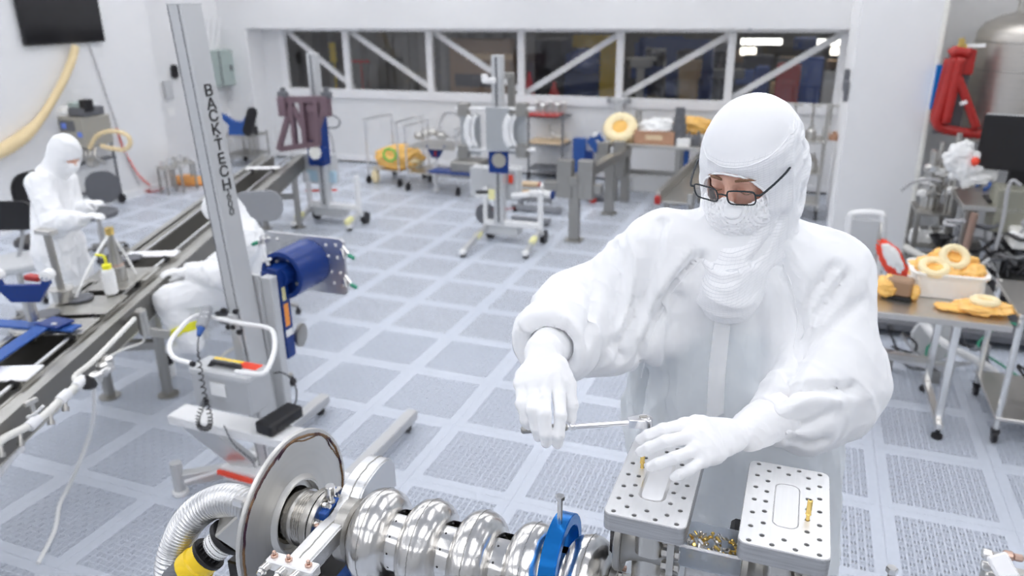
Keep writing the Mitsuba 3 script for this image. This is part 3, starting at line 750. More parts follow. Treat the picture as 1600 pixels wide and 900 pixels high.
# right hand on the ratchet, left hand spread on the plate
ZR = 1.776
RH = [[atD(872, 598, 1.365), atD(876, 650, 1.318), atD(873, 680, 1.316), atD(871, 694, 1.325)],
      [atD(850, 602, 1.36), atD(851, 648, 1.312), atD(853, 678, 1.312), atD(853, 692, 1.322)],
      [atD(830, 602, 1.36), atD(833, 642, 1.32), atD(838, 668, 1.325), atD(841, 683, 1.336)],
      [atD(815, 600, 1.365), atD(814, 632, 1.335), atD(821, 656, 1.338), atD(827, 670, 1.35)]]
RTH = [atD(874, 570, 1.39), atD(888, 602, 1.375), atD(893, 634, 1.362), atD(892, 654, 1.362)]
LH = [[atD(1072, 664, 1.345), atD(1036, 671, 1.325), atD(1013, 680, 1.335), atD(1000, 687, 1.345)],
      [atD(1081, 682, 1.325), atD(1040, 690, 1.30), atD(1014, 700, 1.315), atD(1001, 706, 1.325)],
      [atD(1088, 702, 1.312), atD(1052, 716, 1.288), atD(1029, 724, 1.296), atD(1016, 729, 1.304)],
      [atD(1100, 718, 1.308), atD(1078, 734, 1.288), atD(1062, 741, 1.290), atD(1053, 745, 1.296)]]
LTH = [atD(1115, 672, 1.385), atD(1080, 668, 1.385), atD(1050, 680, 1.38), atD(1030, 692, 1.372)]
fdR, fdL = unit(elR - wrR), unit(elL - wrL)
def head_sdf(P):
    Q = HQ(P)
    d = ell(Q, (0, -.012, .024), (.074, .094, .082))
    d = smin(d, ell(Q, (0, .030, -.045), (.060, .062, .072)), .04)
    d = smin(d, rcone(Q, (-.034, .082, .020), (.034, .082, .020), .011, .011), .014)
    d = smin(d, rcone(Q, (0, .090, .012), (0, .113, -.030), .008, .0125), .010)
    for s_ in (-1, 1):
        d = smax(d, -ell(Q, (s_ * .032, .094, -.002), (.019, .012, .011)), .008)
        d = smin(d, ell(Q, (s_ * .032, .078, -.001), (.0145, .0135, .0125)), .004)
        d = smin(d, ell(Q, (s_ * .078, -.008, -.012), (.008, .018, .030)), .006)
    d = smin(d, rcone(Q, (-.022, .088, -.066), (.022, .088, -.066), .007, .007), .008)
    return d
def man_body(P):
    d = head_sdf(P)
    d = smin(d, rcone(P, neck0, neck1, .058, .056), .03)
    d = smin(d, rcone(P, chest, pelv, .13, .135, (V(0, 1, 0), 1.4)), .05)
    d = smin(d, rcone(P, shR, shL, .07, .07), .05)
    d = smin(d, chain(P, [shR, elR, wrR], [.056, .042, .029]), .03)
    d = smin(d, chain(P, [shL, elL, wrL], [.056, .042, .029]), .03)
    for i in (0, 1):
        d = smin(d, chain(P, [hips[i], knees[i], ankles[i]], [.088, .058, .042]), .03)
        d = smin(d, rcone(P, ankles[i] - [0, 0, .04], toes[i], .038, .030), .02)
    d = np.minimum(d, hand_sdf(P, wrR, wrR + fdR * .03, RH, RTH, grow=-.004, rw=.026))
    d = np.minimum(d, hand_sdf(P, wrL, wrL + fdL * .03, LH, LTH, grow=-.004, rw=.026))
    return d
part(MAN, 'body', nets(man_body, (-.62, .98, PF - .005), (.36, 1.92, 2.40), .0062), 'm_skin', True)
for s_ in (-1, 1):
    part(MAN, 'eyebrow', tube([H(s_ * .014, .0935, .021), H(s_ * .030, .0945, .027), H(s_ * .050, .083, .022)], [.0025, .0036, .0015], 6, 5), 'm_brow', True)
    part(MAN, 'eyelash', tube([H(s_ * .019, .0905, -.006), H(s_ * .032, .0925, -.0085), H(s_ * .045, .087, -.005)], .0012, 5, 4), 'm_brow', True)
def suit_sdf(P):
    d = rcone(P, chest + V(-.01, .01, -.02), pelv + V(-.03, 0, .05), .185, .225, (V(0, 1, 0), 1.42))
    d = smin(d, rcone(P, shR + [.02, .01, -.005], shL + [-.02, .01, -.005], .088, .088), .09)
    d = smin(d, rcone(P, neck0 + V(0, .0, -.01), neck0 + V(-.01, -.04, .04), .10, .085), .05)
    wR, wL = wrR + fdR * .035, wrL + fdL * .055
    hang = elR * .45 + wR * .30 + shR * .25 + V(.05, .0, -.065)
    a = chain(P, [shR, elR + [0, .02, .0], wR], [.090, .082, .066], .06)
    a = smin(a, rcone(P, hang, shR + V(.03, .01, -.13), .052, .085), .07)
    a = smax(a, (P - wR) @ -fdR, .012)
    a = smax(a, -rcone(P, wR - fdR * .05, wR + fdR * .03, .058, .05), .006)
    d = smin(d, a, .07)
    a = chain(P, [shL, elL, wL], [.088, .086, .052], .06)
    a = smin(a, rcone(P, elL + V(-.04, -.02, -.05), wL * .6 + elL * .4 + V(.02, 0, -.035), .058, .045), .05)
    a = smax(a, (P - wL) @ -fdL, .012)
    d = smin(d, a, .05)
    for i in (0, 1): d = smin(d, chain(P, [hips[i], knees[i], ankles[i]], [.135, .105, .085], .04), .06)
    d = smax(d, -(P[:, 2] - (PF + .03)), .01)
    return d
sm = nets(suit_sdf, (-.66, 1.10, PF), (.40, 1.96, 2.26), .0062)
sm = folds(sm, [(shR, elR, 10, 4, 1.1, .16), (elR, wrR, 15, 3.5, 1.1, .13), (shL, elL, 4, 11, 1.0, .16), (elL, wrL, 13, 4, 1.1, .14), (chest, pelv, 2.2, 12, .85, .30), (shR, shL, 8, 4, .6, .12),
                (hips[0], knees[0], 6, 10, 1, .2), (hips[1], knees[1], 6, 10, 1, .2)], .036, 4)
sm = creases(sm, [
    ([(1092, 402), (1062, 440), (1030, 490), (1010, 545), (1000, 600), (990, 660)], .010, -.016), ([(1075, 395), (1048, 430), (1022, 470), (1000, 520)], .014, .010),
    ([(1030, 345), (1020, 400), (1006, 450), (985, 510), (975, 560)], .011, -.014), ([(985, 365), (992, 420), (985, 470), (965, 520)], .012, .010),
    ([(955, 378), (962, 430), (966, 490), (962, 540)], .010, -.012), ([(912, 398), (925, 440), (930, 490), (922, 530)], .011, -.012),
    ([(1128, 436), (1118, 500), (1108, 580), (1102, 690)], .005, -.005), ([(1150, 440), (1142, 500), (1132, 580), (1128, 690)], .005, -.005),
    ([(1226, 405), (1238, 450), (1243, 500), (1236, 560), (1222, 620)], .012, -.016), ([(1330, 425), (1300, 460), (1272, 500), (1248, 545)], .008, -.013),
    ([(1310, 408), (1285, 440), (1262, 475), (1245, 520)], .008, -.012), ([(1345, 470), (1310, 500), (1270, 535), (1245, 570)], .010, -.009),
    ([(1205, 612), (1240, 603), (1280, 603), (1335, 606)], .009, -.015), ([(1215, 640), (1260, 625), (1310, 628)], .012, .009),
    ([(1225, 668), (1262, 668), (1300, 650)], .009, -.010), ([(1235, 690), (1270, 700), (1292, 690)], .009, -.010),
    ([(1060, 470), (1050, 540), (1040, 600), (1035, 680)], .014, -.010), ([(1180, 470), (1185, 540), (1180, 600)], .016, -.008)])
sm = relax(sm, 1)
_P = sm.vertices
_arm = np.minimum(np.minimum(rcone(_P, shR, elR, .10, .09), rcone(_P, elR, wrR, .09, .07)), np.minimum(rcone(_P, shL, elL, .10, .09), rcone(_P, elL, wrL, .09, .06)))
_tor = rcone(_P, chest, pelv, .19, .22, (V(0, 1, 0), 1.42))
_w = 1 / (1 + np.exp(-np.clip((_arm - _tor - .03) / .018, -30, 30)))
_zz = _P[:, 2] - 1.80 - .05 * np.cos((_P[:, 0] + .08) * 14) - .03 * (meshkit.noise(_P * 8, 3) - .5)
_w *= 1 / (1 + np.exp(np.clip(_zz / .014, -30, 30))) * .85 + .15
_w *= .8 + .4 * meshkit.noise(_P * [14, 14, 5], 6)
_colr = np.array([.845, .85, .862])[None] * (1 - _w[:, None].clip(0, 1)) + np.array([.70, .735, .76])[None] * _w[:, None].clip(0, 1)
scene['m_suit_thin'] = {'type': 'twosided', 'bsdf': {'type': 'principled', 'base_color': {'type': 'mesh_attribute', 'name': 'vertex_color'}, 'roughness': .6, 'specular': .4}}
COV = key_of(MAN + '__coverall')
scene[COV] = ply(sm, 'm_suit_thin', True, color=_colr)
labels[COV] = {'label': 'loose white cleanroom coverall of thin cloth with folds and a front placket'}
for i in (0, 1):
    def boot(P, i=i):
        d = smin(rcone(P, ankles[i] - [0, 0, .035], toes[i] + V(0, 0, .002), .046, .038), rcone(P, ankles[i], ankles[i] + V(0, -.005, .12), .055, .062), .03)
        return smax(d, -(P[:, 2] - PF), .004)
    part(MAN, 'boot', nets(boot, (ankles[i] + toes[i]) / 2 - [.16, .24, .12], (ankles[i] + toes[i]) / 2 + [.16, .24, .24], .008), 'm_suit_plain', True)
q = atD(1126, 433, 1.44)
# gloves
def gl(w, fd, fing, th, lo, hi, flare):
    f = lambda P: smax(smin(hand_sdf(P, w, w + fd * .03, fing, th, rw=.031), rcone(P, w + fd * .015, w + fd * .095, .033, flare), .02), (P - w) @ fd - .095, .003)
    return nets(f, lo, hi, .0026)
g1 = gl(wrR, fdR, RH, RTH, (-.52, 1.02, 1.68), (-.28, 1.40, 1.98), .046)
g1 = folds(g1, [(wrR, wrR + fdR * .1, 40, 14, 1, .06)], .0035, 2, .0004)
part(MAN, 'glove', g1, 'm_glove', True, 'white glove gripping the ratchet')
g2 = gl(wrL, fdL, LH, LTH, (-.28, 1.02, 1.66), (.16, 1.52, 1.88), .049)
g2 = folds(g2, [(wrL, wrL + fdL * .1, 40, 14, 1, .06)], .0035, 7, .0004)
part(MAN, 'glove', g2, 'm_glove', True, 'white glove spread over the plate')
# hood
def hood_sdf(P):
    Q = HQ(P)
    d = ell(Q, (0, -.014, .026), (.0905, .110, .0985))
    d = smin(d, ell(Q, (0, .014, -.055), (.086, .086, .090)), .05)
    d = smin(d, rcone(P, H(0, -.035, -.05), neck0 + V(0, -.02, .05), .088, .100), .05)
    d = smin(d, rcone(P, neck0 + V(.0, -.05, .035), neck0 + V(-.015, -.135, -.045), .082, .062), .04)
    op = smax(ell(Q, (0, .11, -.036), (.066, .10, .072)), -(Q[:, 1] - .02), .01)
    inner = ell(Q, (0, -.012, .024), (.079, .098, .086))
    inner = smin(inner, ell(Q, (0, .018, -.05), (.076, .080, .078)), .05)
    return smax(smax(d, -op, .006), -inner, .004)
hm = nets(hood_sdf, HC - .26 - V(0, 0, .08), HC + .26, .0046)
Q = HQ(hm.vertices)
nv = vnorm(hm)
am = np.where(Q[:, 2] > .06, .12, 1.0) * .0065 * HS_
fo = ridge(np.stack([Q[:, 0] * 9, Q[:, 1] * 9, Q[:, 2] * 34 + Q[:, 0] * 8], 1), 3) - .35 + .6 * (ridge(np.stack([Q[:, 0] * 30, Q[:, 1] * 22, Q[:, 2] * 14], 1), 8) - .35)
hm = relax(tm(hm.vertices + nv * (am * fo)[:, None], hm.faces), 2)
hm = creases(hm, [([(1085, 392), (1100, 412), (1122, 428), (1150, 428)], .008, .006), ([(1225, 340), (1205, 380), (1180, 410)], .008, -.007), ([(1258, 200), (1262, 260), (1255, 320)], .007, -.006), ([(1240, 205), (1240, 260), (1238, 330)], .005, .004)])
def _hoodc(p, n, uv):
    a, b = [(p - mi.Point3f(*map(float, HC))) @ mi.Vector3f(*map(float, ax)) if False else dr.dot(mi.Vector3f(p) - mi.Vector3f(*map(float, HC)), mi.Vector3f(*map(float, ax))) for ax in (hx, hz)]
    ga, gb = a * 130, b * 210
    la, lb = dr.abs(ga - dr.floor(ga) - .5), dr.abs(gb - dr.floor(gb) - .5)
    g = dr.maximum(smoothstep(.42, .5, la) * .45, smoothstep(.38, .5, lb)) * dr.select(b > .066, 0., 1.)
    return mix((.85, .855, .87), (.50, .52, .56), g * .6)
mat('m_hood', proc(_hoodc), .6, sheen=.2)
HD = part(MAN, 'hood', relax(hm, 1), 'm_hood', True, 'white hood of finely gridded fabric')
for zz, tl in ((.066, .12),):
    sec = hm.section(plane_origin=H(0, 0, zz), plane_normal=hz + hf * tl)
    best = max(sec.discrete, key=len)
    part(HD, 'crown_seam', tube(best[::3], .0013, 5, 1, True), 'm_suit_plain', True)
# opening hem
ang = np.linspace(0, 2 * np.pi, 90, endpoint=False)
hem = []
_hv = HQ(hm.vertices); _hv = _hv[_hv[:, 1] > .02]
for t_ in ang[(np.sin(ang) > .0)]:
    x, z = .068 * math.cos(t_), -.036 + .074 * math.sin(t_)
    c = _hv[(np.abs(_hv[:, 0] - x) < .006) & (np.abs(_hv[:, 2] - z) < .006)]
    if len(c): hem.append(H(x, c[:, 1].max() + .0005, z))
if len(hem) > 20: part(HD, 'opening_hem', tube(hem, .0022, 6, 1), 'm_suit_plain', True)
# face mask
def mask_sdf(P):
    Q = HQ(P)
    d = smin(ell(Q, (0, .026, -.072), (.081, .098, .096)), ell(Q, (0, .082, -.048), (.046, .050, .058)), .035)
    d = np.abs(d) - .0016
    d = smax(d, -(Q[:, 1] - .042), .004)
    top = -.013 + .017 * np.exp(-(Q[:, 0] / .022) ** 2) - .004
    d = smax(d, Q[:, 2] - top, .003)
    return d
mm = nets(mask_sdf, HC - .17, HC + .17, .0034)
Q = HQ(mm.vertices)
nv = vnorm(mm)
pl = sum(np.exp(-((Q[:, 2] + z0) / .0035) ** 2) * sgn for z0, sgn in ((.020, -.0014), (.034, .0014), (.050, .0014), (.066, .0014)))
mm = tm(mm.vertices + hf * pl[:, None], mm.faces)
MK = part(MAN, 'face_mask', mm, 'm_mask', True, 'white pleated surgical mask')
# glasses
GS = part(MAN, 'glasses', merge(*[tube([H(s_ * .036 + .0255 * cx, .127 - .010 * abs(s_ * .036 + .0255 * cx) / .06, .006 + .0160 * cz) for cx, cz in ((-1, .55), (-.8, .95), (0, 1), (.8, .95), (1, .6), (1, -.4), (.75, -.92), (0, -1), (-.75, -.95), (-1, -.5))], .0016, 6, 5, True) for s_ in (-1, 1)],
      tube([H(-.0105, .1265, .011), H(0, .1275, .014), H(.0105, .1265, .011)], .0014, 6, 4), *[tube([H(s_ * .0615, .116, .013), H(s_ * .074, .108, .014), H(s_ * .0905, .045, .016), H(s_ * .0925, .0, .018)], [.0020, .0022, .0022, .002], 6, 5) for s_ in (-1, 1)]), 'm_frame', True, 'thin black-framed rectangular glasses')
for s_ in (-1, 1):
    pg = [H(s_ * .036 + .0255 * cx, .127 - .010 * abs(s_ * .036 + .0255 * cx) / .06, .006 + .0160 * cz) for cx, cz in ((-1, .55), (-.8, .95), (.8, .95), (1, .6), (1, -.4), (.75, -.92), (-.75, -.95), (-1, -.5))]
    part(GS, 'lens', tm(pg, [[0, i, i + 1] for i in range(1, 7)]), 'm_lens', False)
cv = scene[COV]
# placket, seams: laid on the cloth
_sv, _sn = sm.vertices, vnorm(sm)
_fr = np.where(np.einsum('ij,ij->i', _sn, CAM - _sv) > 0)[0]
_sw = _sv[_fr] - CAM; _sd = _sw @ FW
from scipy.spatial import cKDTree as _KT
_st = _KT(np.stack([800 + FPX * (_sw @ RT) / _sd, 450 - FPX * (_sw @ UP) / _sd], 1))
def on_cloth(x, y, off=.0015, rad=7.):
    c = np.array(_st.query_ball_point((x, y), rad))
    if not len(c): return None
    k = c[_sd[c] < _sd[c].min() + .02]
    i = _fr[k]
    q = _sv[i].mean(0)
    r_ = ray(x, y); q = CAM + r_ * ((q - CAM) @ FW)
    return q + unit(_sn[i].mean(0)) * off
def strip(L, R_, off=.0022):
    l, r = [curve(p, 14) for p in (L, R_)]
    rows = [(on_cloth(*a, off), on_cloth(*(a * .5 + b * .5), off + .0008), on_cloth(*b, off)) for a, b in zip(l, r)]
    rows = np.array([q for q in rows if all(v is not None for v in q)])
    for _ in range(3): rows[1:-1] = (rows[:-2] + rows[1:-1] * 2 + rows[2:]) / 4
    n = len(rows)
    v = np.vstack([rows.reshape(-1, 3), (rows - unit(CAM - rows.mean((0, 1)))[None, None] * -.0 + np.array([0, .006, 0])).reshape(-1, 3)])
    f = []
    for i in range(n - 1):
        for j in (0, 1):
            a_, b_ = i * 3 + j, i * 3 + j + 1
            f += [[a_, b_, b_ + 3], [a_, b_ + 3, a_ + 3]]
        for j in (0, 2):
            a_, b_ = i * 3 + j, i * 3 + j + 3
            f += [[a_, b_, b_ + 3 * n], [a_, b_ + 3 * n, a_ + 3 * n]]
    return tm(v, f)
def seam(P, r=.0013, off=.0004):
    q = [on_cloth(*p, off) for p in curve(P, 12)]
    q = np.array([x for x in q if x is not None])
    for _ in range(3): q[1:-1] = (q[:-2] + q[1:-1] * 2 + q[2:]) / 4
    return tube(q, r, 6, 1)
part(COV, 'placket', strip([(1124, 437), (1116, 500), (1108, 580), (1104, 660)], [(1148, 437), (1142, 500), (1134, 580), (1131, 645)]), 'm_placket', 40, 'straight front placket')
for P in ([(1096, 405), (1062, 442), (1032, 490), (1012, 545), (1002, 590)], [(1222, 408), (1238, 450), (1246, 500), (1240, 545)]):
    part(COV, 'seam', seam(P), 'm_suit_plain', True)
# snap on the placket
_cm = sm.vertices; _w = _cm - CAM; _dz = _w @ FW
_px = np.stack([800 + FPX * (_w @ RT) / _dz, 450 - FPX * (_w @ UP) / _dz], 1)
_j = np.where(np.linalg.norm(_px - [1128, 434], axis=1) < 5)[0]
if len(_j):
    q = _cm[_j[np.argmin(_dz[_j])]]
    part(COV, 'snap', lathe([(.0028, -.002), (.0050, -.002), (.0052, .002), (.0040, .003), (.0028, .0015), (.0028, -.002)], q, V(0, -1, .25), 20), 'm_steel', 30, 'small steel snap below the hood')
# ratchet
RW = thing('ratchet_wrench', 'polished chrome ratchet wrench held in the gloved right hand', 'ratchet')
r0 = V(-.2093, 1.2035, ZR); r1 = atZ(880, 667.5, ZR)
d = unit(r1 - r0); sd = unit(np.cross(V(0, 0, 1), d))
Rm = np.stack([d, sd, V(0, 0, 1)], 1)
hd = Polygon(np.vstack([[( .0135 * math.cos(t_), .0135 * math.sin(t_)) for t_ in np.linspace(math.pi * .35, math.pi * 1.65, 24)], [(.022, -.0075), (.030, -.0055), (.030, .0055), (.022, .0075)]]))
part(RW, 'head', merge(extr(hd.buffer(-.001), .017, r0 - [0, 0, .0085], Rm), extr(hd, .015, r0 - [0, 0, .0075], Rm)), 'm_chrome', 30)
part(RW, 'drive_cap', cyl(r0 + [0, 0, .008], r0 + [0, 0, .0098], .009, n=24), 'm_steel_bright', 30)
part(RW, 'lever', beam(r0 + [0, 0, .0105] - d * .004, r0 + [0, 0, .0105] + d * .010, .004, .003, .001), 'm_steel_dull', 30)
Lh = np.linalg.norm(r1 - r0)
part(RW, 'shaft', cyl(r0 + d * .028, r0 + d * (Lh - .012), .0048, n=20), 'm_chrome', 30)
for q0 in (.022, .016, .010): part(RW, 'collar', cyl(r0 + d * (Lh - q0), r0 + d * (Lh - q0 + .004), .0064, n=20), 'm_chrome', 30)
part(RW, 'handle', cyl(r0 + d * (Lh - .008), r0 + d * (Lh + .075), .0068, n=20, b=.003), 'm_steel_dull', 30)
part(RW, 'socket', merge(cyl(r0 - [0, 0, .028], r0 - [0, 0, .007], .0062, n=20), cyl(r0 - [0, 0, .050], r0 - [0, 0, .026], .0056, n=20)), 'm_chrome', 30)
# ---------------------------------------------------------------- the mast lift with the lettering
def fstr(s): return s
mat('m_mast', (.60, .61, .62), .42, .35)
mat('m_whitepaint', (.82, .82, .82), .3)
mat('m_label_y', (.88, .84, .42), .5)
LF = thing('mast_lift', 'tall grey mast lift lettered BACK TECH 600 with a blue gripper and handlebar', 'lift')
MZ0, MZ1 = .10, 2.487
def mx(z): return -2.628 - (z - 1.09) * .060
def mastbox(xa, ya, xb, yb, z0=MZ0, z1=MZ1, b=.004):
    m = box([0, 0, 0], [xb - xa, yb - ya, z1 - z0], b)
    v = m.vertices.copy(); zz = v[:, 2] + (z0 + z1) / 2
    v[:, 0] += (xa + xb) / 2 + mx(zz); v[:, 1] += (ya + yb) / 2; v[:, 2] = zz
    return tm(v, m.faces)
MY0, MY1, MW = 2.85, 2.985, .080
part(LF, 'mast', merge(mastbox(0, MY0, MW, MY1)), 'm_mast', 30)
for xa in (.004, .062): part(LF, 'slot', mastbox(xa, MY0 - .0012, xa + .006, MY0 + .004, MZ0 + .02, MZ1 - .004, .0005), 'm_grey_dark', False)
part(LF, 'cap', mastbox(-.001, MY0 - .001, MW + .001, MY1 + .001, MZ1 - .003, MZ1 + .002, .001), 'm_grey_light', False)
for s_, x, y, h in [('B', 323, 141, .052), ('A', 328, 162, .052), ('C', 331, 181, .052), ('K', 334.5, 202, .052), ('.', 338, 213, .045), ('T', 340, 226, .052), ('E', 343.5, 248, .052), ('C', 347, 268, .052), ('H', 351, 289, .052), ('.', 354, 297, .045), ('6', 355.5, 306.5, .034), ('0', 357.5, 319, .034), ('0', 360, 331, .034)]:
    p = atX(x, y, -2.56)
    for _ in range(3): p = atX(x, y, mx(p[2]) + MW)
    m = meshkit.text_mesh(s_, h, .0012, True) if s_ != '.' else cyl([0, 0, 0], [0, 0, .0012], .007, n=14, b=0)
    c = m.bounds.mean(0)
    m = mv(tm((m.vertices - [c[0], c[1], 0]) * [1.3, 1, 1], m.faces), RX, [0, min(max(p[1], MY0 + .075), MY1 - .028), p[2]])
    m.vertices[:, 0] += mx(m.vertices[:, 2]) + MW - .0001
    part(LF, 'letter', m, 'm_black', False)
# carriage, blue gripper, plate
part(LF, 'carriage', bb(-2.61, MY1 + .005, .40, -2.525, MY1 + .03, 1.19, .004), 'm_alu_grey', 30)
part(LF, 'carriage_rail', bb(-2.535, MY1 + .03, .38, -2.47, MY1 + .085, 1.17, .004), 'm_mast', 30)
bt, bbm = atY(435, 428, 3.10), atY(450.5, 562, 3.10)
xr_ = (bt[0] + bbm[0]) / 2
gz0, gz1 = bbm[2], bt[2]
GB = part(LF, 'gripper_body', merge(bb(xr_ - .115, 3.10, gz0, xr_, 3.175, gz1, .005)), 'm_blue', 30)
def on_x(x0, y0, z0, y1, z1, m_, nm): part(GB, nm, bb(x0 - .001, y0, z0, x0 + .0012, y1, z1, .0004), m_, False)
hgt = gz1 - gz0
on_x(xr_, 3.112, gz1 - .32 * hgt, 3.140, gz1 - .06 * hgt, 'm_label_y', 'yellow_label')
on_x(xr_, 3.112, gz1 - .62 * hgt, 3.150, gz1 - .36 * hgt, 'm_orange', 'orange_label')
on_x(xr_, 3.105, gz1 - .74 * hgt, 3.165, gz1 - .66 * hgt, 'm_label', 'white_label')
CYZ = atX(440, 431, xr_ - .02)
cx, cz = xr_ - .02, CYZ[2]
yn, yf = CYZ[1], atX(484, 413, cx)[1]
part(LF, 'drum', lathe([(.105, .012), (.105, 0), (.128, 0), (.130, .003), (.130, yf - yn), (0, yf - yn)], (cx, yn, cz), (0, 1, 0), 56), 'm_blue', 30)
part(LF, 'drum_inside', lathe([(.0, .05), (.107, .05), (.107, .0)], (cx, yn, cz), (0, 1, 0), 40), 'm_blue', 30)
part(LF, 'arm', merge(beam([cx - .02, yn - .05, cz], [cx, yn + .05, cz + .01], .085, .11, .006), cyl([cx, yn - .03, cz], [cx, yn + .05, cz], .055)), 'm_blue', 30)
for g in np.radians([20, 75, 130, 200, 260, 320]): part(LF, 'drum_bolt', hexbolt([cx + .08 * math.cos(g), yn + .05, cz + .08 * math.sin(g)], [0, -1, 0], .010, .012), 'm_steel', 30)
part(LF, 'star_knob', merge(*[cyl([cx - .06, yn - .03, cz + .09], [cx - .06 + .03 * math.cos(g), yn - .03, cz + .09 + .03 * math.sin(g)], .009, n=10) for g in np.radians([20, 110, 200, 290])]), 'm_whitepaint', 30)
pl = [atY(x, y, yf + .005) for x, y in ((412, 360), (535, 375), (545, 462))]
px0, px1, pz1, pz0 = pl[0][0], (pl[1][0] + pl[2][0]) / 2, (pl[0][2] + pl[1][2]) / 2, pl[2][2]
PL = part(LF, 'gripper_plate', mv(rplate(px1 - px0, pz1 - pz0, .018, .03, b=.002), RY, [(px0 + px1) / 2, yf + .02, (pz0 + pz1) / 2]), 'm_alu', 30)
for u, v_ in ((.06, .88), (.17, .88), (.06, .60), (.78, .86), (.90, .88), (.80, .68), (.91, .66), (.82, .40), (.93, .40), (.84, .20), (.95, .18)):
    q = [px0 + u * (px1 - px0), yf + .003, pz0 + v_ * (pz1 - pz0)]
    part(PL, 'bolt', merge(cyl(q, [q[0], q[1] - .004, q[2]], .011, n=14), cyl([q[0], q[1] - .004, q[2]], [q[0], q[1] - .012, q[2]], .007, n=6)), 'm_steel_bright', 30)
for x, v_, s_ in ((px1, .80, 1), (px1, .28, 1), (px0, .84, -1), (px0, .10, -1)):
    z = pz0 + v_ * (pz1 - pz0)
    tg = part(PL, 'toggle_clamp', merge(beam([x - s_ * .02, yf - .005, z], [x + s_ * .03, yf - .01, z - .01], .022, .03, .003), cyl([x, yf - .02, z + .02], [x + s_ * .02, yf - .03, z - .03], .006), beam([x, yf - .01, z + .035], [x + s_ * .04, yf - .01, z - .015], .010, .01, .002)), 'm_steel_bright', 30)
    part(tg, 'green_grip', cyl([x + s_ * .035, yf - .015, z - .012], [x + s_ * .075, yf - .015, z - .03], .011, n=12, b=.004), 'm_green', 30)
q = atY(465, 523, 3.25)
part(LF, 'wheel', lathe([(0, 0), (.05, .002), (.066, .012), (.066, .028), (.05, .036), (0, .038)], q, (1, .2, 0), 32), 'm_steel_dull', 30)
part(LF, 'wheel_arm', beam(q + [-.06, -.05, .02], q + [0, 0, .0], .05, .02), 'm_alu_grey', 30)
part(LF, 'latch_bracket', mv(rplate(.06, .16, .008, .02), RX, [xr_ - .12, 3.06, gz1 - .20]), 'm_alu', 30)
# knobs, bracket, control box, handlebar
for x, y in ((347, 486), (366, 488), (355, 512), (372, 520), (363, 512)):
    q = atY(x, y, MY0 - .03)
    part(LF, 'knob', merge(cyl(q, q + [0, .03, 0], .006), lathe([(0, -.004), (.012, 0), (.015, .008), (.012, .016), (0, .018)], q, (0, 1, 0), 12)), 'm_black', 40)
part(LF, 'box_bracket', mastbox(.015, MY0 - .025, .07, MY0 - .005, .70, 1.03), 'm_alu_grey', 30)
bx0, bx1, by0, by1, bz0, bz1 = -2.685, -2.335, 2.60, 2.745, .615, .825
BX = part(LF, 'control_box', merge(bb(bx0, by0, bz0, bx1, by1, bz1, .008)), 'm_alu_grey', 30)
part(BX, 'lid', bb(bx0 - .004, by0 - .004, bz1 - .035, bx1 + .004, by1 + .004, bz1 + .004, .008), 'm_grey_light', 30)
part(BX, 'carry_handle', merge(beam([bx0 + .10, by0 + .05, bz1 + .025], [bx0 + .26, by0 + .05, bz1 + .025], .028, .02, .006), beam([bx0 + .09, by0 + .05, bz1], [bx0 + .115, by0 + .05, bz1 + .03], .03, .02), beam([bx0 + .25, by0 + .05, bz1], [bx0 + .27, by0 + .05, bz1 + .03], .03, .02)), 'm_black', 30)
part(BX, 'orange_label', bb(bx0 + .05, by1 - .03, bz1 + .003, bx0 + .23, by1 - .008, bz1 + .006, .001), 'm_yellow', False)
part(BX, 'red_label', bb(bx0 + .22, by0 + .075, bz1 + .003, bx1 - .012, by1 - .008, bz1 + .006, .001), 'm_red_label', False)
part(BX, 'paper_label', bb(bx0 + .12, by0 - .006, bz0 + .085, bx0 + .21, by0 - .002, bz0 + .155, .0005), 'm_label', False)
hp = [atZ(x, y, 1.0) for x, y in ((299, 568), (272, 559), (265, 540), (276, 520), (305, 494), (340, 498), (380, 506), (414, 511), (427, 520), (429, 545), (419, 575), (405, 585), (368, 581))]
part(LF, 'handlebar', tube(hp, .0115, 12, 6), 'm_whitepaint', True)
part(LF, 'handlebar_plug', cyl(hp[0], hp[0] + unit(hp[0] - hp[1]) * .018, .0125), 'm_black', 30)
for q in (hp[6], hp[5]): part(LF, 'handlebar_stay', beam(q, [mx(1) + .04, MY0 - .01, 1.0], .02, .02), 'm_alu_grey', 30)
q0, q1 = atZ(324, 480, 1.05), atZ(314, 513, .99)
RC_ = part(LF, 'hand_controller', beam(q0, q1, .052, .035, .008), 'm_grey_plastic', 30)
part(RC_, 'blue_grip', cyl(q1, q1 + unit(q1 - q0) * .05, .020, .010, n=14), 'm_blue_mid', 30)
fr = unit(CAM - q0)
for i in range(2):
    for j in range(2): part(RC_, 'button_label', box(q0 * (.72 - i * .22) + q1 * (.28 + i * .22) + fr * .019 + RT * (j - .5) * .018, [.014, .004, .014], .001, frame(RT)), 'm_label', False)
lc = [q1 + unit(q1 - q0) * .05, atY(309, 545, 2.55), atY(313, 580, 2.55), atY(320, 620, 2.55), atY(328, 650, 2.55), atY(326, 668, 2.55), atY(313, 668, 2.55), atY(309, 655, 2.56), atY(316, 635, 2.58), atY(322, 622, 2.60)]
cc = curve(lc, 60)
t_ = np.gradient(cc, axis=0); t_ /= np.linalg.norm(t_, axis=1, keepdims=True)
F_ = np.cross(t_, [0, 1, 0]); F_ /= np.linalg.norm(F_, axis=1, keepdims=True) + 1e-9; G_ = np.cross(t_, F_)
ph = np.arange(len(cc)) * .42
am_ = .0105 * np.clip((np.arange(len(cc)) - 60) / 50, 0, 1)
part(LF, 'coiled_cable', tube(cc + am_[:, None] * (np.cos(ph)[:, None] * F_ + np.sin(ph)[:, None] * G_), .0032, 5, 1), 'm_black', True)
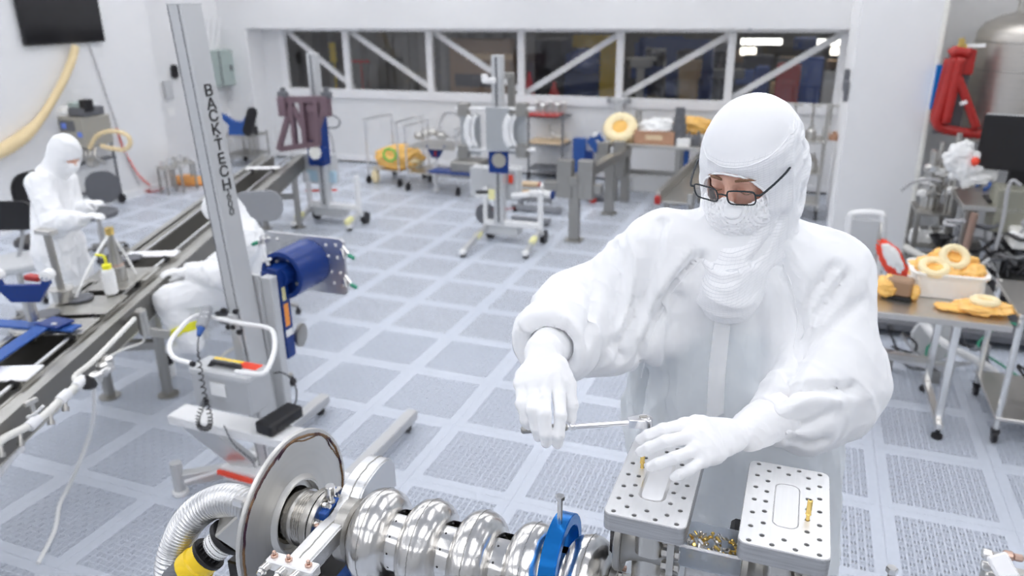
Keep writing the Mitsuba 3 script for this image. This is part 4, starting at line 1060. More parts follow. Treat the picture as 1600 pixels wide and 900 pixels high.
# base
part(LF, 'shelf', bb(-2.955, 2.66, .42, -2.13, 2.80, .475, .006), 'm_whitepaint', 30)
part(LF, 'cross_member', bb(-2.76, 2.76, .06, -2.05, 2.96, .14, .006), 'm_whitepaint', 30)
part(LF, 'strut', beam([-2.86, 2.73, .425], [-2.62, 2.84, .13], .13, .05, .004, up=(0, 1, 0)), 'm_alu', 30)
part(LF, 'strut', beam([-2.21, 2.73, .425], [-2.18, 2.86, .13], .10, .05, .004, up=(0, 1, 0)), 'm_alu', 30)
part(LF, 'floor_leg', bb(-2.755, 2.80, .05, -2.685, 3.71, .115, .006), 'm_alu_grey', 30)
part(LF, 'floor_leg', bb(-2.125, 2.80, .05, -2.055, 3.72, .115, .006), 'm_alu_grey', 30)
p = atZ(283, 772, 0.0)
part(LF, 'front_arm', beam([p[0] + .02, p[1] + .01, .10], [-2.66, 2.86, .10], .06, .07, .004), 'm_alu_grey', 30)
part(LF, 'front_arm', beam([-2.05, 2.62, .10], [-2.12, 2.9, .10], .06, .07, .004), 'm_alu_grey', 30)
for qx, qy in ((p[0], p[1]), (-2.05, 2.60)):
    ft = part(LF, 'levelling_foot', cyl([qx, qy, .03], [qx, qy, .20], .030, n=16), 'm_grey_light', 30)
    part(ft, 'pad', cyl([qx, qy, 0], [qx, qy, .03], .042, n=20, b=.006), 'm_label', 30)
for qx in (-2.72, -2.09):
    for qy in (3.64, 2.90): part(LF, 'caster', cyl([qx - .018, qy, .028], [qx + .018, qy, .028], .028, n=18), 'm_black', 30)
e0, e1 = atZ(288, 753, .17), atZ(341, 737, .13)
part(LF, 'tie_rod', cyl(e0, e1, .009), 'm_whitepaint', 30)
part(LF, 'red_pedal', cyl(e1, atZ(393, 752, .13), .015), 'm_red_label', 30, 'red foot pedal bar')
solo('battery_charger', merge(box(atZ(437, 655, .515), [.105, .235, .065], .008, rotz(-.12)), box(atZ(437, 655, .515) + [.053, -.02, -.004], [.004, .12, .022], .001, rotz(-.12))), 'm_black', 'black charger brick lying on the lift shelf beside the end disc', 'charger')
solo('charger_cable', tube([atY(440, 640, 2.9), atY(460, 632, 2.9), atY(463, 610, 2.92), atY(455, 592, 2.95), atY(440, 582, 2.98), atY(428, 583, 2.98)], .004, 6), 'm_black', 'black cable rising from the charger brick to the mast', 'cable')
solo('dangling_cable', tube([atY(350, 665, 2.62), atY(362, 690, 2.66), atY(378, 706, 2.7), atY(392, 718, 2.74), atY(399, 730, 2.8)], .0035, 6), 'm_grey_dark', 'thin dark cable hanging below the lift shelf', 'cable')
q = atZ(320, 803, .0)
solo('floor_disc', merge(cyl(q, q + [0, 0, .035], .05, n=24), lathe([(.05, .0), (.058, .004), (.058, .012), (.05, .016)], q, (0, 0, 1), 24)), 'm_orange', 'round disc with an orange rim on the floor behind the ribbed hose', 'disc')

# ---------------------------------------------------------------- the assembly rail on the left
RO, RE = V(-3.103, 1.929), unit(V(-2.43, 5.67))
RN = V(-RE[1], RE[0])
RZ = .80
def RS(s, t, z=0.): return V(*(RO + RE * s + RN * t), RZ + z)
def rs_of(x, y, z=0.):
    p = atZ(x, y, RZ + z)[:2] - RO
    return p @ RE, p @ RN
RF = np.stack([V(*RE, 0), V(*RN, 0), V(0, 0, 1)], 1)
def rbox(s0, t0, z0, s1, t1, z1, b=.003): return box(RS((s0 + s1) / 2, (t0 + t1) / 2, (z0 + z1) / 2), [abs(s1 - s0), abs(t1 - t0), abs(z1 - z0)], b, RF)
def _railc(p, n, uv): return mix((.62, .61, .57), (.46, .45, .42), fbm(p.x * 5, p.y * 5, p.z * 30))
mat('m_rail', proc(_railc), .33, .95)
mat('m_rail_dark', (.22, .215, .20), .5, .7)
RL = thing('assembly_rail', 'long stainless assembly rail with two shafts and a dark slot running along the left', 'rail')
S0, S1 = -1.6, 6.35
part(RL, 'side_beam', merge(rbox(S0, 0, -.006, S1, .045, 0), rbox(S0, 0, -.175, S1, .06, -.165)), 'm_rail', 30)
part(RL, 'near_web', rbox(S0, .004, -.168, S1, .016, -.006), 'm_rail_dark', 30)
part(RL, 'side_beam', merge(rbox(S0, .465, -.006, S1, .51, 0), rbox(S0, .494, -.17, S1, .506, -.006), rbox(S0, .45, -.175, S1, .51, -.165)), 'm_rail', 30)
part(RL, 'track', merge(rbox(S0, .045, -.03, S1, .125, -.022), rbox(S0, .060, -.022, S1, .082, -.012), rbox(S0, .10, -.022, S1, .112, -.016)), 'm_rail', 30)
part(RL, 'track', merge(rbox(S0, .385, -.03, S1, .465, -.022), rbox(S0, .428, -.022, S1, .450, -.012)), 'm_rail', 30)
part(RL, 'shaft', cyl(RS(S0, .145, .004), RS(S1, .145, .004), .011), 'm_alu', 30)
part(RL, 'shaft', cyl(RS(S0, .365, .004), RS(S1, .365, .004), .011), 'm_alu', 30)
part(RL, 'inner_web', merge(rbox(S0, .120, -.17, S1, .128, -.025), rbox(S0, .382, -.17, S1, .390, -.025)), 'm_rail_dark', 30)
part(RL, 'slot_floor', rbox(S0, .128, -.17, S1, .382, -.16), 'm_rail_dark', False)
for s_ in (-1.2, 1.75, 4.1, 5.9):
    for t_ in (.06, .45): part(RL, 'leg', merge(cyl([*RS(s_, t_)[:2], 0.01], [*RS(s_, t_)[:2], RZ - .17], .035), cyl([*RS(s_, t_)[:2], 0.0], [*RS(s_, t_)[:2], .012], .07)), 'm_steel_dull', 30)
    part(RL, 'brace', rbox(s_ - .03, .06, -.45, s_ + .03, .45, -.39), 'm_steel_dull', 30)
def carriage(px, py, label, L=.16, white=True):
    s_, t_ = rs_of(px, py, .02)
    t = thing('rail_carriage', label, 'carriage', 'carriages on the assembly rail')
    part(t, 'plate', rbox(s_ - L / 2, .075, .018, s_ + L / 2, .435, .030, .003), 'm_white' if white else 'm_rail', 30)
    for tt in (.145, .365):
        for ss in (-1, 1): part(t, 'bearing', cyl(RS(s_ + ss * L / 2 - .01, tt, .004), RS(s_ + ss * L / 2 + .01, tt, .004), .026, n=18), 'm_black', 30)
        part(t, 'block', rbox(s_ - L / 2 + .012, tt - .035, -.02, s_ + L / 2 - .012, tt + .035, .018), 'm_rail', 30)
    return s_
sA = carriage(18, 585, 'pale carriage plate nearest the lower left corner on the rail')
sB = carriage(95, 512, 'carriage under the blue cross bars on the rail', .22, False)
sC = carriage(140, 478, 'carriage carrying the leaning post on the rail', .30, False)
sD = carriage(195, 430, 'carriage carrying the cone tripod and squeeze bottle on the rail', .26, False)
sE = carriage(232, 398, 'pale carriage plate just beyond the cone tripod on the rail', .12)
sF = carriage(418, 263, 'far carriage plate on the rail beside the round grey chair back', .12)
# blue cross
BC = thing('blue_cross', 'flat blue cross of two bars lying over the near carriage', 'crossbar')
p0, p1 = atZ(0, 505, RZ + .05), atZ(120, 513, RZ + .05)
part(BC, 'bar', beam(p0 + (p0 - p1) * .1, p1, .085, .014), 'm_blue_mid', 30)
p2, p3 = atZ(-30, 575, RZ + .065), atZ(75, 505, RZ + .065)
part(BC, 'bar', beam(p2, p3, .085, .012), 'm_blue_mid', 30)
part(BC, 'clamp_plate', box((p3 + p1) / 2 * .5 + p3 * .5 + [0, 0, .01], [.16, .12, .015], .003), 'm_blue', 30)
part(BC, 'screw', hexbolt(atZ(85, 508, RZ + .08), [0, 0, 1], .014, .012), 'm_steel_bright', 30)
part(BC, 'spacer', box(atZ(60, 512, RZ + .035), [.2, .2, .018], .003), 'm_rail', 30)
YK = thing('yoke_stand', 'blue V-shaped yoke with white rollers on a short post above the blue cross', 'yoke')
q = atZ(52, 500, RZ + .08)
part(YK, 'post', cyl(q, q + [0, 0, .12], .03), 'm_steel', 30)
yv = [(-.125, .095), (-.10, .075), (.10, .075), (.125, .095), (.125, .12), (.10, .12), (.105, .10), (-.105, .10), (-.10, .12), (-.125, .12)]
yk = Polygon([(-.15, .15), (-.15, .11), (-.075, .01), (.075, .01), (.15, .11), (.15, .15), (.115, .15), (.105, .105), (-.105, .105), (-.115, .15)])
part(YK, 'yoke', extr(yk, .03, q + [0, .0, .105], np.stack([_rt0, _z, np.cross(_rt0, _z)], 1)), 'm_blue', 30)
for s_ in (-1, 1): part(YK, 'roller', cyl(q + _rt0 * s_ * .135 + [0, 0, .26] - _hd * .03, q + _rt0 * s_ * .135 + [0, 0, .26] + _hd * .03, .030), 'm_label', 30)
part(YK, 'red_pad', box(q + [0, 0.06, .225], [.1, .05, .03], .006), 'm_red', 30)
# leaning post on carriage
LPs = thing('leaning_post', 'slender steel post with a flat head leaning on its carriage in front of the worker', 'post')
q, r = atZ(100, 470, RZ + .04), atY(72, 362, atZ(100, 470, RZ + .04)[1] + .02)
part(LPs, 'foot', merge(cyl(q, q + [0, 0, .07], .055), cyl(q + [0, 0, .07], q + [0, 0, .08], .07)), 'm_steel', 30)
part(LPs, 'rod', cyl(q + [0, 0, .07], r, .021, n=14), 'm_steel_dull', 30)
part(LPs, 'head', box(r, [.13, .06, .03], .004), 'm_steel', 30)
for x, y in ((72, 492), (125, 467), (205, 404)):
    p = atZ(x, y, RZ + .035)
    solo('round_cover', merge(cyl(p, p + [0, 0, .012], .075, n=28)), 'm_grey_dark', {72: 'dark round cover lying beside the blue yoke', 125: 'dark round cover lying behind the leaning post', 205: 'dark round cover lying beyond the cone tripod'}[x], 'cover')
# cone tripod
CT = thing('cone_tripod', 'small steel tripod around a tapered probe standing on the rail', 'tripod')
q = atZ(186, 437, RZ + .045)
part(CT, 'base_plate', box(q + [0, 0, -.008], [.36, .24, .014], .003, RF), 'm_rail', 30)
part(CT, 'cone', lathe([(0, 0), (.052, 0), (.052, .09), (.044, .10), (.030, .17), (.018, .30), (.016, .33), (0, .33)], q, (0, 0, 1), 24), 'm_steel_dull', 30)
part(CT, 'copper_band', cyl(q + [0, 0, .09], q + [0, 0, .11], .047), 'm_copper', 30)
part(CT, 'collar', cyl(q + [0, 0, .30], q + [0, 0, .345], .026), 'm_brass', 30)
for x, y in ((118, 465), (213, 428), (190, 415)): part(CT, 'leg', tube([q + [0, 0, .31], (q + [0, 0, .31]) * .5 + atZ(x, y, RZ + .05) * .5 + [0, 0, .02], atZ(x, y, RZ + .05)], .009, 8), 'm_label', True)
# squeeze bottle
SQ = thing('squeeze_bottle', 'white squeeze bottle with a bright yellow cap and bent spout', 'bottle')
q = atZ(175, 458, RZ + .04)
part(SQ, 'bottle', lathe([(0, 0), (.034, 0), (.038, .004), (.038, .135), (.030, .155), (.022, .16), (0, .16)], q, (0, 0, 1), 28), 'm_label', 40)
part(SQ, 'cap', merge(cyl(q + [0, 0, .155], q + [0, 0, .185], .027, n=20), tube([q + [0, 0, .18], q + [0, 0, .225], q + [-.015, -.003, .24], q + [-.06, -.01, .242]], .0075, 8)), 'm_lemon', 35)
# pipes and valves under the rail
PP = thing('rail_pipe', 'pale pipe with valves running below the near edge of the rail', 'pipe')
pts = [RS(-1.0, -.02, -.42), RS(-.3, -.03, -.40), RS(.05, -.03, -.38), RS(.25, -.03, -.29), RS(.7, -.03, -.27), RS(1.25, -.03, -.255)]
pts = [atY(x, y, v) for x, y, v in ((-40, 735, 1.75), (0, 690, 1.9), (30, 673, 2.0), (62, 655, 2.1), (100, 620, 2.25), (125, 598, 2.35))]
part(PP, 'pipe', tube(pts, .018, 12), 'm_cream', True)
for p in (pts[2] * .3 + pts[3] * .7, pts[4], pts[5]): part(PP, 'union', cyl(p - unit(pts[4] - pts[3]) * .03, p + unit(pts[4] - pts[3]) * .03, .026), 'm_white', 30)
pts2 = [atY(x, y, v) for x, y, v in ((125, 598, 2.35), (117, 588, 2.36), (150, 560, 2.5), (210, 498, 2.95))]
part(PP, 'pipe', tube(pts2, .013, 12), 'm_cream', True)
pts3 = [atY(x, y, v) for x, y, v in ((-10, 745, 1.9), (25, 700, 2.02))]
part(PP, 'lower_pipe', merge(tube(pts3, .026, 12, 1), cyl(pts3[1] - [0, 0, .02], pts3[1] + [0, 0, .05], .034)), 'm_white', 30)
VV = part(PP, 'valve', merge(*[box(atY(x, y, v), [.05, .05, .06], .012) for x, y, v in ((150, 590, 2.42), (160, 575, 2.5), (168, 565, 2.55))], cyl(atY(150, 590, 2.42), atY(178, 572, 2.5), .018), *[cyl(atY(x, y, v), atY(x, y, v) + [.03, -.02, .03], .014) for x, y, v in ((172, 575, 2.5), (165, 585, 2.45))]), 'm_steel_bright', 35)
part(VV, 'black_knob', cyl(atY(134, 598, 2.36), atY(143, 598, 2.40), .034, n=16), 'm_black', 30)
for q in (pts[2], pts[3] * .6 + pts[4] * .4, pts[4], pts[1]): part(PP, 'fitting', merge(cyl(q, q + [.02, -.02, -.045], .010), cyl(q + [.02, -.02, -.04], q + [.026, -.026, -.058], .016)), 'm_steel', 30)
solo('drain_tube', tube([atY(146, 600, 2.4), atY(147, 640, 2.44), atZ(140, 680, .35), atZ(122, 728, .18), atZ(105, 765, .05), atZ(93, 790, .008), atZ(85, 830, .008), atZ(60, 880, .008)], .010, 8), 'm_label', 'thin milky tube hanging from the rail valves down to the floor', 'tube')
PT = thing('rail_bracket', 'upright steel bracket below the rail in front of the seated person', 'bracket')
q = atY(219, 485, 3.05)
part(PT, 'post', cyl(q, atY(228, 522, 3.05), .030), 'm_steel', 30)
part(PT, 'loop', tube([atY(228, 520, 3.05), atY(222, 535, 3.05), atY(195, 545, 2.9), atY(165, 560, 2.6)], .007, 8), 'm_cream', True)
part(PT, 'arm', beam(atY(228, 518, 3.05), atY(265, 523, 3.15), .02, .05), 'm_rail', 30)
gq = atZ(266, 588, 0)
part(PT, 'glide', cyl(gq, gq + [0, 0, .10], .042, n=20, b=.006), 'm_label', 30)
part(PT, 'glide_cap', cyl(gq + [0, 0, .10], gq + [0, 0, .16], .038, n=20), 'm_black', 30)
part(PT, 'mount', beam(q, RS(1.3, .03, -.10), .04, .03), 'm_rail', 30)
EB = thing('end_bracket_hook', 'small steel hook bracket on the near face of the rail', 'hook')
q = atY(48, 628, 2.02)
part(EB, 'plate', merge(box(q, [.02, .06, .02], .002), beam(q, atY(55, 650, 2.02), .012, .02)), 'm_steel', 30)
part(EB, 'hook', tube([atY(43, 652, 2.0), atY(55, 646, 2.0), atY(68, 634, 2.02)], .007, 8), 'm_label', True)
# ---------------------------------------------------------------- the two workers by the rail
def auto_hand(w, dirn, side, up, L=.17, curl=.5):
    """A relaxed hand from wrist w along dirn; side = from little finger to index, up = back of the hand."""
    F = []
    for i, (o, l) in enumerate(((.030, .95), (.010, 1.0), (-.010, .94), (-.028, .78))):
        k = w + dirn * L * .50 + side * o
        a = unit(dirn * 1.0 - up * .35 * curl); b = unit(dirn * .8 - up * 1.0 * curl); c = unit(dirn * .4 - up * 1.3 * curl)
        F.append([k, k + a * .040 * l, k + a * .040 * l + b * .026 * l, k + a * .040 * l + b * .026 * l + c * .018 * l])
    t0 = w + dirn * .03 + side * .025
    th = [t0, t0 + unit(dirn + side * .7 - up * .3) * .045, t0 + unit(dirn + side * .4 - up * .5) * .075, t0 + unit(dirn + side * .2 - up * .6) * .098]
    return F, th
def worker(label, J, h=.011, seed=0, boot_mat='m_suit_plain', cuff=None):
    t = thing('person', label, 'person')
    hc, f = J['head'], unit(J['face'])
    x_ = unit(np.cross(f, V(0, 0, 1))); x_ = x_ * 1.0
    z_ = unit(np.cross(x_, f)); z_ = z_ if z_[2] > 0 else -z_
    M = np.stack([x_, f, z_], 1)
    g = lambda a, b, c: hc + M @ V(a, b, c)
    sR, sL, eR, eL, wR, wL, pv = [J[k] for k in ('sR', 'sL', 'eR', 'eL', 'wR', 'wL', 'pelvis')]
    ch = (sR + sL) / 2 + V(0, 0, -.08)
    lat = unit(sL - sR); dep = unit(np.cross(lat, V(0, 0, 1)))
    nk = (sR + sL) / 2 + V(0, 0, .04)
    K, A, TO, HI = J['knees'], J['ankles'], J['toes'], J['hips']
    hands = []
    for w, e, s in ((wR, eR, -1), (wL, eL, 1)):
        d = unit(w - e); sd = unit(np.cross(d, V(0, 0, 1))) * s * 1.0
        hands.append(auto_hand(w, d, sd, unit(np.cross(sd, d)) * (1 if np.cross(sd, d)[2] > 0 else -1)))
    def head(P):
        Q = (P - hc) @ M
        d = smin(ell(Q, (0, -.012, .035), (.076, .096, .088)), ell(Q, (0, .03, -.045), (.06, .062, .072)), .04)
        d = smin(d, rcone(Q, (0, .09, .012), (0, .113, -.03), .009, .013), .01)
        for s in (-1, 1): d = smin(d, ell(Q, (s * .032, .080, 0), (.014, .014, .012)), .004)
        return d
    def body(P):
        d = smin(head(P), rcone(P, nk, g(0, -.03, -.07), .056, .055), .03)
        d = smin(d, rcone(P, ch, pv, .125, .13, (dep, 1.3)), .05)
        d = smin(d, rcone(P, sR, sL, .06, .06), .04)
        for s, e, w in ((sR, eR, wR), (sL, eL, wL)): d = smin(d, chain(P, [s, e, w], [.052, .040, .028]), .02)
        for i in (0, 1):
            d = smin(d, chain(P, [HI[i], K[i], A[i]], [.085, .056, .042]), .03)
            d = smin(d, rcone(P, A[i] - [0, 0, .03], TO[i], .036, .028), .02)
        for (fi, th), w in zip(hands, (wR, wL)): d = np.minimum(d, hand_sdf(P, w, w + V(0, 0, .004), fi, th, rw=.026, grow=-.002))
        return d
    allp = np.array([hc, sR, sL, eR, eL, wR, wL, pv, *K, *A, *TO, *HI] + [p for fi, th in hands for c in fi for p in c])
    lo, hi = allp.min(0) - .26, allp.max(0) + .26
    lo[2] = allp[:, 2].min() - .05
    part(t, 'body', nets(body, lo, hi, h), 'm_skin', True)
    def suit(P):
        d = rcone(P, ch, pv + V(0, 0, .02), .165, .185, (dep, 1.3))
        d = smin(d, rcone(P, sR, sL, .085, .085), .08)
        d = smin(d, rcone(P, nk - V(0, 0, .03), nk + V(0, 0, .03), .09, .08), .05)
        for s, e, w in ((sR, eR, wR), (sL, eL, wL)):
            dd = unit(e - w); a = chain(P, [s, e, w], [.085, .078, .050], .04)
            d = smin(d, smax(a, (P - w) @ -dd - .0, .008), .04)
        for i in (0, 1): d = smin(d, smax(chain(P, [HI[i], K[i], A[i]], [.125, .098, .075], .03), -(P[:, 2] - A[i][2] + .05), .01), .05)
        return d
    m = nets(suit, lo, hi, h)
    m = folds(m, [(sR, eR, 10, 14, 1, .14), (eR, wR, 16, 8, 1, .12), (sL, eL, 10, 14, 1, .14), (eL, wL, 16, 8, 1, .12), (ch, pv, 5, 12, .9, .25), (HI[0], K[0], 8, 11, 1, .18), (HI[1], K[1], 8, 11, 1, .18), (K[0], A[0], 8, 9, 1, .15), (K[1], A[1], 8, 9, 1, .15)], .030, seed)
    part(t, 'coverall', m, 'm_suit_plain', True, 'loose white cleanroom coverall')
    def hood(P):
        Q = (P - hc) @ M
        d = smin(ell(Q, (0, -.014, .030), (.094, .114, .108)), ell(Q, (0, .012, -.055), (.085, .086, .09)), .05)
        d = smin(d, rcone(P, g(0, -.035, -.05), nk, .088, .10), .06)
        op = smax(ell(Q, (0, .11, -.004), (.062, .09, .024)), -(Q[:, 1] - .02), .01)
        return smax(d, -op, .006)
    m = nets(hood, hc - .27, hc + .24, h * .8)
    m = folds(m, [(g(0, 0, -.12), g(0, 0, .12), 9, 8, 1, .3)], .010, seed + 3)
    part(t, 'hood', m, 'm_suit_plain', True, 'white hood')
    def mask(P):
        Q = (P - hc) @ M
        return smax(smin(ell(Q, (0, .03, -.06), (.074, .085, .075)), ell(Q, (0, .085, -.045), (.03, .04, .04)), .03), Q[:, 2] + .014, .003)
    part(t, 'face_mask', nets(mask, hc - .17, hc + .16, h * .8), 'm_mask', True, 'white face mask')
    for (fi, th), w, e in zip(hands, (wR, wL), (eR, eL)):
        dd = unit(e - w)
        fn = lambda P, fi=fi, th=th, w=w, dd=dd: smin(hand_sdf(P, w, w + V(0, 0, .004), fi, th, rw=.029), rcone(P, w, w + dd * .06, .032, .042), .02)
        c = np.array([w + dd * .07] + [p for q in fi for p in q] + th)
        part(t, 'glove', nets(fn, c.min(0) - .05, c.max(0) + .05, .0045), 'm_glove', True, 'white glove')
    for i in (0, 1):
        fn = lambda P, i=i: smax(smin(rcone(P, A[i] - [0, 0, .03], TO[i], .045, .037), rcone(P, A[i], A[i] * .75 + K[i] * .25, .056, .064), .03), -(P[:, 2] - (TO[i][2] - .035)), .004)
        c = np.array([A[i], TO[i], A[i] * .75 + K[i] * .25])
        part(t, 'boot', nets(fn, c.min(0) - .09, c.max(0) + .09, h * .8), boot_mat, True)
    if cuff is not None:
        for i in (0, 1): part(t, 'boot_cuff', cyl(A[i] * .62 + K[i] * .38, A[i] * .80 + K[i] * .20, .100, .088, n=24, b=.006), cuff, 35, 'bright yellow boot cuff')
    return t
W0 = atD(96, 400, 5.6)
fx, fy = W0[0], W0[1]
rt, hd = _rt0, _hd
p2 = V(fx, fy, 0)
J1 = dict(head=atD(103, 240, 5.5), face=rt * .80 - hd * .42 - _z * .55, sR=atD(64, 290, 5.42), sL=atD(98, 285, 5.80), eR=atD(84, 352, 5.32), eL=atD(118, 338, 5.78), wR=atD(128, 341, 5.25), wL=atD(141, 322, 5.60),
          pelvis=V(fx - .02, fy, .88), hips=[V(fx, fy, .84) - hd * .09, V(fx, fy, .84) + hd * .09], knees=[p2 - hd * .11 + rt * .04 + _z * .46, p2 + hd * .11 + rt * .03 + _z * .46],
          ankles=[p2 - hd * .12 + _z * .085, p2 + hd * .12 + _z * .085], toes=[p2 - hd * .13 + rt * .16 + _z * .035, p2 + hd * .13 + rt * .16 + _z * .035])
worker('person in white coverall and hood standing stooped behind the rail', J1, .0105, 20)
D2 = 5.05
kn = [atD(268, 470, D2 - .12), atD(275, 462, D2 + .22)]
an = [atD(297, 535, D2 - .12), atD(305, 522, D2 + .22)]
to = [a - rt * .13 - _z * .045 for a in an]
an = [V(a[0], a[1], a[2]) for a in an]
pv2 = atD(372, 442, D2 + .05)
J2 = dict(head=atD(347, 330, D2), face=-rt * .8 - hd * .1 - _z * .6, sR=atD(385, 372, D2 + .24), sL=atD(383, 380, D2 - .20), eR=atD(335, 425, D2 + .25), eL=atD(352, 432, D2 - .24), wR=atD(290, 425, D2 + .12), wL=atD(298, 426, D2 - .12),
          pelvis=pv2, hips=[pv2 + hd * .1 - rt * .03, pv2 - hd * .1 - rt * .03], knees=[kn[1], kn[0]], ankles=[an[1], an[0]], toes=[to[1], to[0]])
worker('person in white coverall with yellow boot cuffs, seated behind the mast lift', J2, .0105, 40, cuff='m_lemon')
def stool(label, p, seat_z, back=None, seat_mat='m_grey_light', r=.19, foot=None, n=5):
    t = thing('lab_stool', label, 'stool')
    part(t, 'seat', lathe([(0, 0), (r * .9, 0), (r, .02), (r, .05), (r * .92, .065), (0, .07)], [p[0], p[1], seat_z - .07], _z, 32), seat_mat, 35)
    part(t, 'column', merge(cyl([p[0], p[1], .10], [p[0], p[1], seat_z - .07], .022), cyl([p[0], p[1], .12], [p[0], p[1], seat_z * .6], .032)), 'm_steel', 30)
    if foot: part(t, 'foot_ring', tube([[p[0] + .2 * math.cos(g), p[1] + .2 * math.sin(g), foot] for g in np.linspace(0, 2 * np.pi, 16, endpoint=False)], .010, 8, 2, True), 'm_steel', True)
    for i in range(n):
        g = 2 * np.pi * i / n + .3
        e = V(p[0] + .27 * math.cos(g), p[1] + .27 * math.sin(g), 0)
        part(t, 'spoke', beam([p[0], p[1], .12], e + [0, 0, .075], .035, .025, .004), 'm_steel_dull', 30)
        c = part(t, 'caster', merge(cyl(e + [-.012, 0, .026], e + [.012, 0, .026], .026, n=14), cyl(e + [0, 0, .03], e + [0, 0, .07], .009, n=8)), 'm_black', 30)
    if back:
        q, ww, hh, face, bm = back
        F = frame(face)
        part(t, 'backrest', mv(rplate(ww, hh, .03, min(ww, hh) * .42, b=.008), np.stack([F[:, 1], F[:, 2], F[:, 0]], 1), q), bm, 35)
        part(t, 'back_post', tube([[p[0], p[1], seat_z - .05], np.asarray(q) * .6 + V(p[0], p[1], seat_z - .1) * .4 - np.asarray(face) * .12, np.asarray(q) - np.asarray(face) * .02], .016, 8), 'm_grey_plastic', True)
    return t
sp = pv2 + rt * .02
stool('grey lab stool under the seated person', sp, pv2[2] - .17, foot=.22, seat_mat='m_grey_dark')
q = atZ(403, 322, .92)
stool('lab stool with a round grey back behind the seated person', q + hd * -.10 + V(0, .0, 0), .56, back=(q, .40, .26, unit(-hd * .9 + rt * .2), 'm_grey_plastic'), seat_mat='m_label')
q = atZ(25, 408, .58)
stool('lab chair with a pale grey seat at the left edge', q, .60, back=(q - rt * .1 + hd * .22 + [0, 0, .32], .42, .24, unit(-hd), 'm_black'), r=.24)
q = atZ(150, 437, .55) + hd * .5
stool('black lab stool behind the standing worker', q, .58, seat_mat='m_black', r=.2)
q = atZ(160, 292, .70)
stool('dark grey chair in front of the instrument cart', q - hd * .2, .50, back=(q, .32, .34, unit(rt * .5 - hd * .8), 'm_grey_dark'), seat_mat='m_grey_dark', r=.2)
q = atZ(28, 355, .72) + hd * .3
stool('black armchair half hidden behind the standing worker at left', q, .55, back=(q + [0, 0, .25], .40, .34, unit(rt * .9 - hd * .3), 'm_black'), seat_mat='m_black', r=.23)

# ---------------------------------------------------------------- left wall
XA = XL - .5
TVt = thing('wall_screen', 'large black flat screen mounted high on the left wall', 'screen')
a, b = atX(40, 70, XL + .06), atX(165, 66, XL + .06)
ty0, ty1, tz0 = a[1], b[1], (a[2] + b[2]) / 2
part(TVt, 'body', bb(XL + .02, ty0, tz0, XL + .065, ty1, tz0 + .66, .006), 'm_black', 30)
mat('m_screen', (.012, .012, .014), .12)
part(TVt, 'screen', bb(XL + .064, ty0 + .015, tz0 + .02, XL + .067, ty1 - .015, tz0 + .645, .001), 'm_screen', False)
part(TVt, 'mount', bb(XL, ty0 + .3, tz0 + .2, XL + .02, ty1 - .3, tz0 + .5, .003), 'm_black', 30)
solo('tan_hose', tube([atX(x, y, XL + .10) for x, y in ((118, 72), (112, 95), (98, 128), (80, 160), (60, 190), (38, 212), (12, 230), (-12, 243))], [.045, .048, .045, .045, .05, .075, .08, .07], 12), 'm_hose_tan', 'thick tan hose hanging from the wall screen and sweeping left', 'hose')
solo('wall_cable', tube([atX(x, y, XL + .02) for x, y in ((139, 70), (150, 100), (165, 145), (182, 195), (200, 250), (218, 288))], .008, 6), 'm_cable_grey', 'thin grey cable running down the wall from the screen', 'cable')
solo('wall_cable', tube([atX(x, y, XL + .02) for x, y in ((182, 200), (192, 230), (205, 255), (218, 275), (235, 290))], .008, 6), 'm_red_label', 'thin pink-red cable on the wall above the low steel stands', 'cable')
PH = thing('wall_phone', 'wall phone with black handset beside the alcove edge', 'phone')
q = atX(268, 115, XA + .1)
part(PH, 'handset', rplate(.1, .2, .05, .05, atX(271, 112, XA + .02), RX), 'm_black', 35)
part(PH, 'base', box(atX(263, 140, XA + .03), [.05, .16, .26], .01), 'm_grey_light', 30)
part(PH, 'note', box(atX(268, 175, XA + .01), [.01, .14, .12], .002), 'm_label', False)
EBX = thing('electric_box', 'grey-green electrical enclosure on the alcove wall', 'electrical box')
a, b = atX(326, 80, XA + .15), atX(379, 130, XA + .15)
part(EBX, 'body', bb(XA, a[1], b[2], XA + .20, b[1], a[2], .006), 'm_green_grey', 30)
part(EBX, 'door', bb(XA + .198, a[1] + .17, b[2] + .01, XA + .215, b[1] - .01, a[2] - .01, .005), 'm_green_grey', 30)
part(EBX, 'seam', bb(XA + .20, a[1] + .15, b[2], XA + .206, a[1] + .165, a[2], .001), 'm_grey_dark', False)
part(EBX, 'handle', box([XA + .225, a[1] * .45 + b[1] * .55, a[2] * .5 + b[2] * .5], [.02, .05, .08], .004), 'm_grey_dark', 30)
part(EBX, 'conduit', tube([[XA + .08, a[1] * .4 + b[1] * .6, b[2]], [XA + .08, a[1] * .4 + b[1] * .6, b[2] - .25]], .022, 8, 1), 'm_grey_light', True)
part(EBX, 'flex_conduit', tube([[XA + .08, a[1] * .3 + b[1] * .7, b[2]], [XA + .08, b[1], b[2] - .22], [XA + .06, b[1] + .15, b[2] - .40], [XA + .03, b[1] + .35, b[2] - .38]], .014, 8), 'm_cable_grey', True)
part(EBX, 'top_pipes', merge(*[tube([[XA + .06, a[1] + .05 + .08 * i, a[2]], [XA + .06, a[1] + .1 + .12 * i, a[2] + .14], [XA + .06, a[1] + .2 + .14 * i, ZC - 1.4]], .018, 8) for i in range(3)]), 'm_white', True)
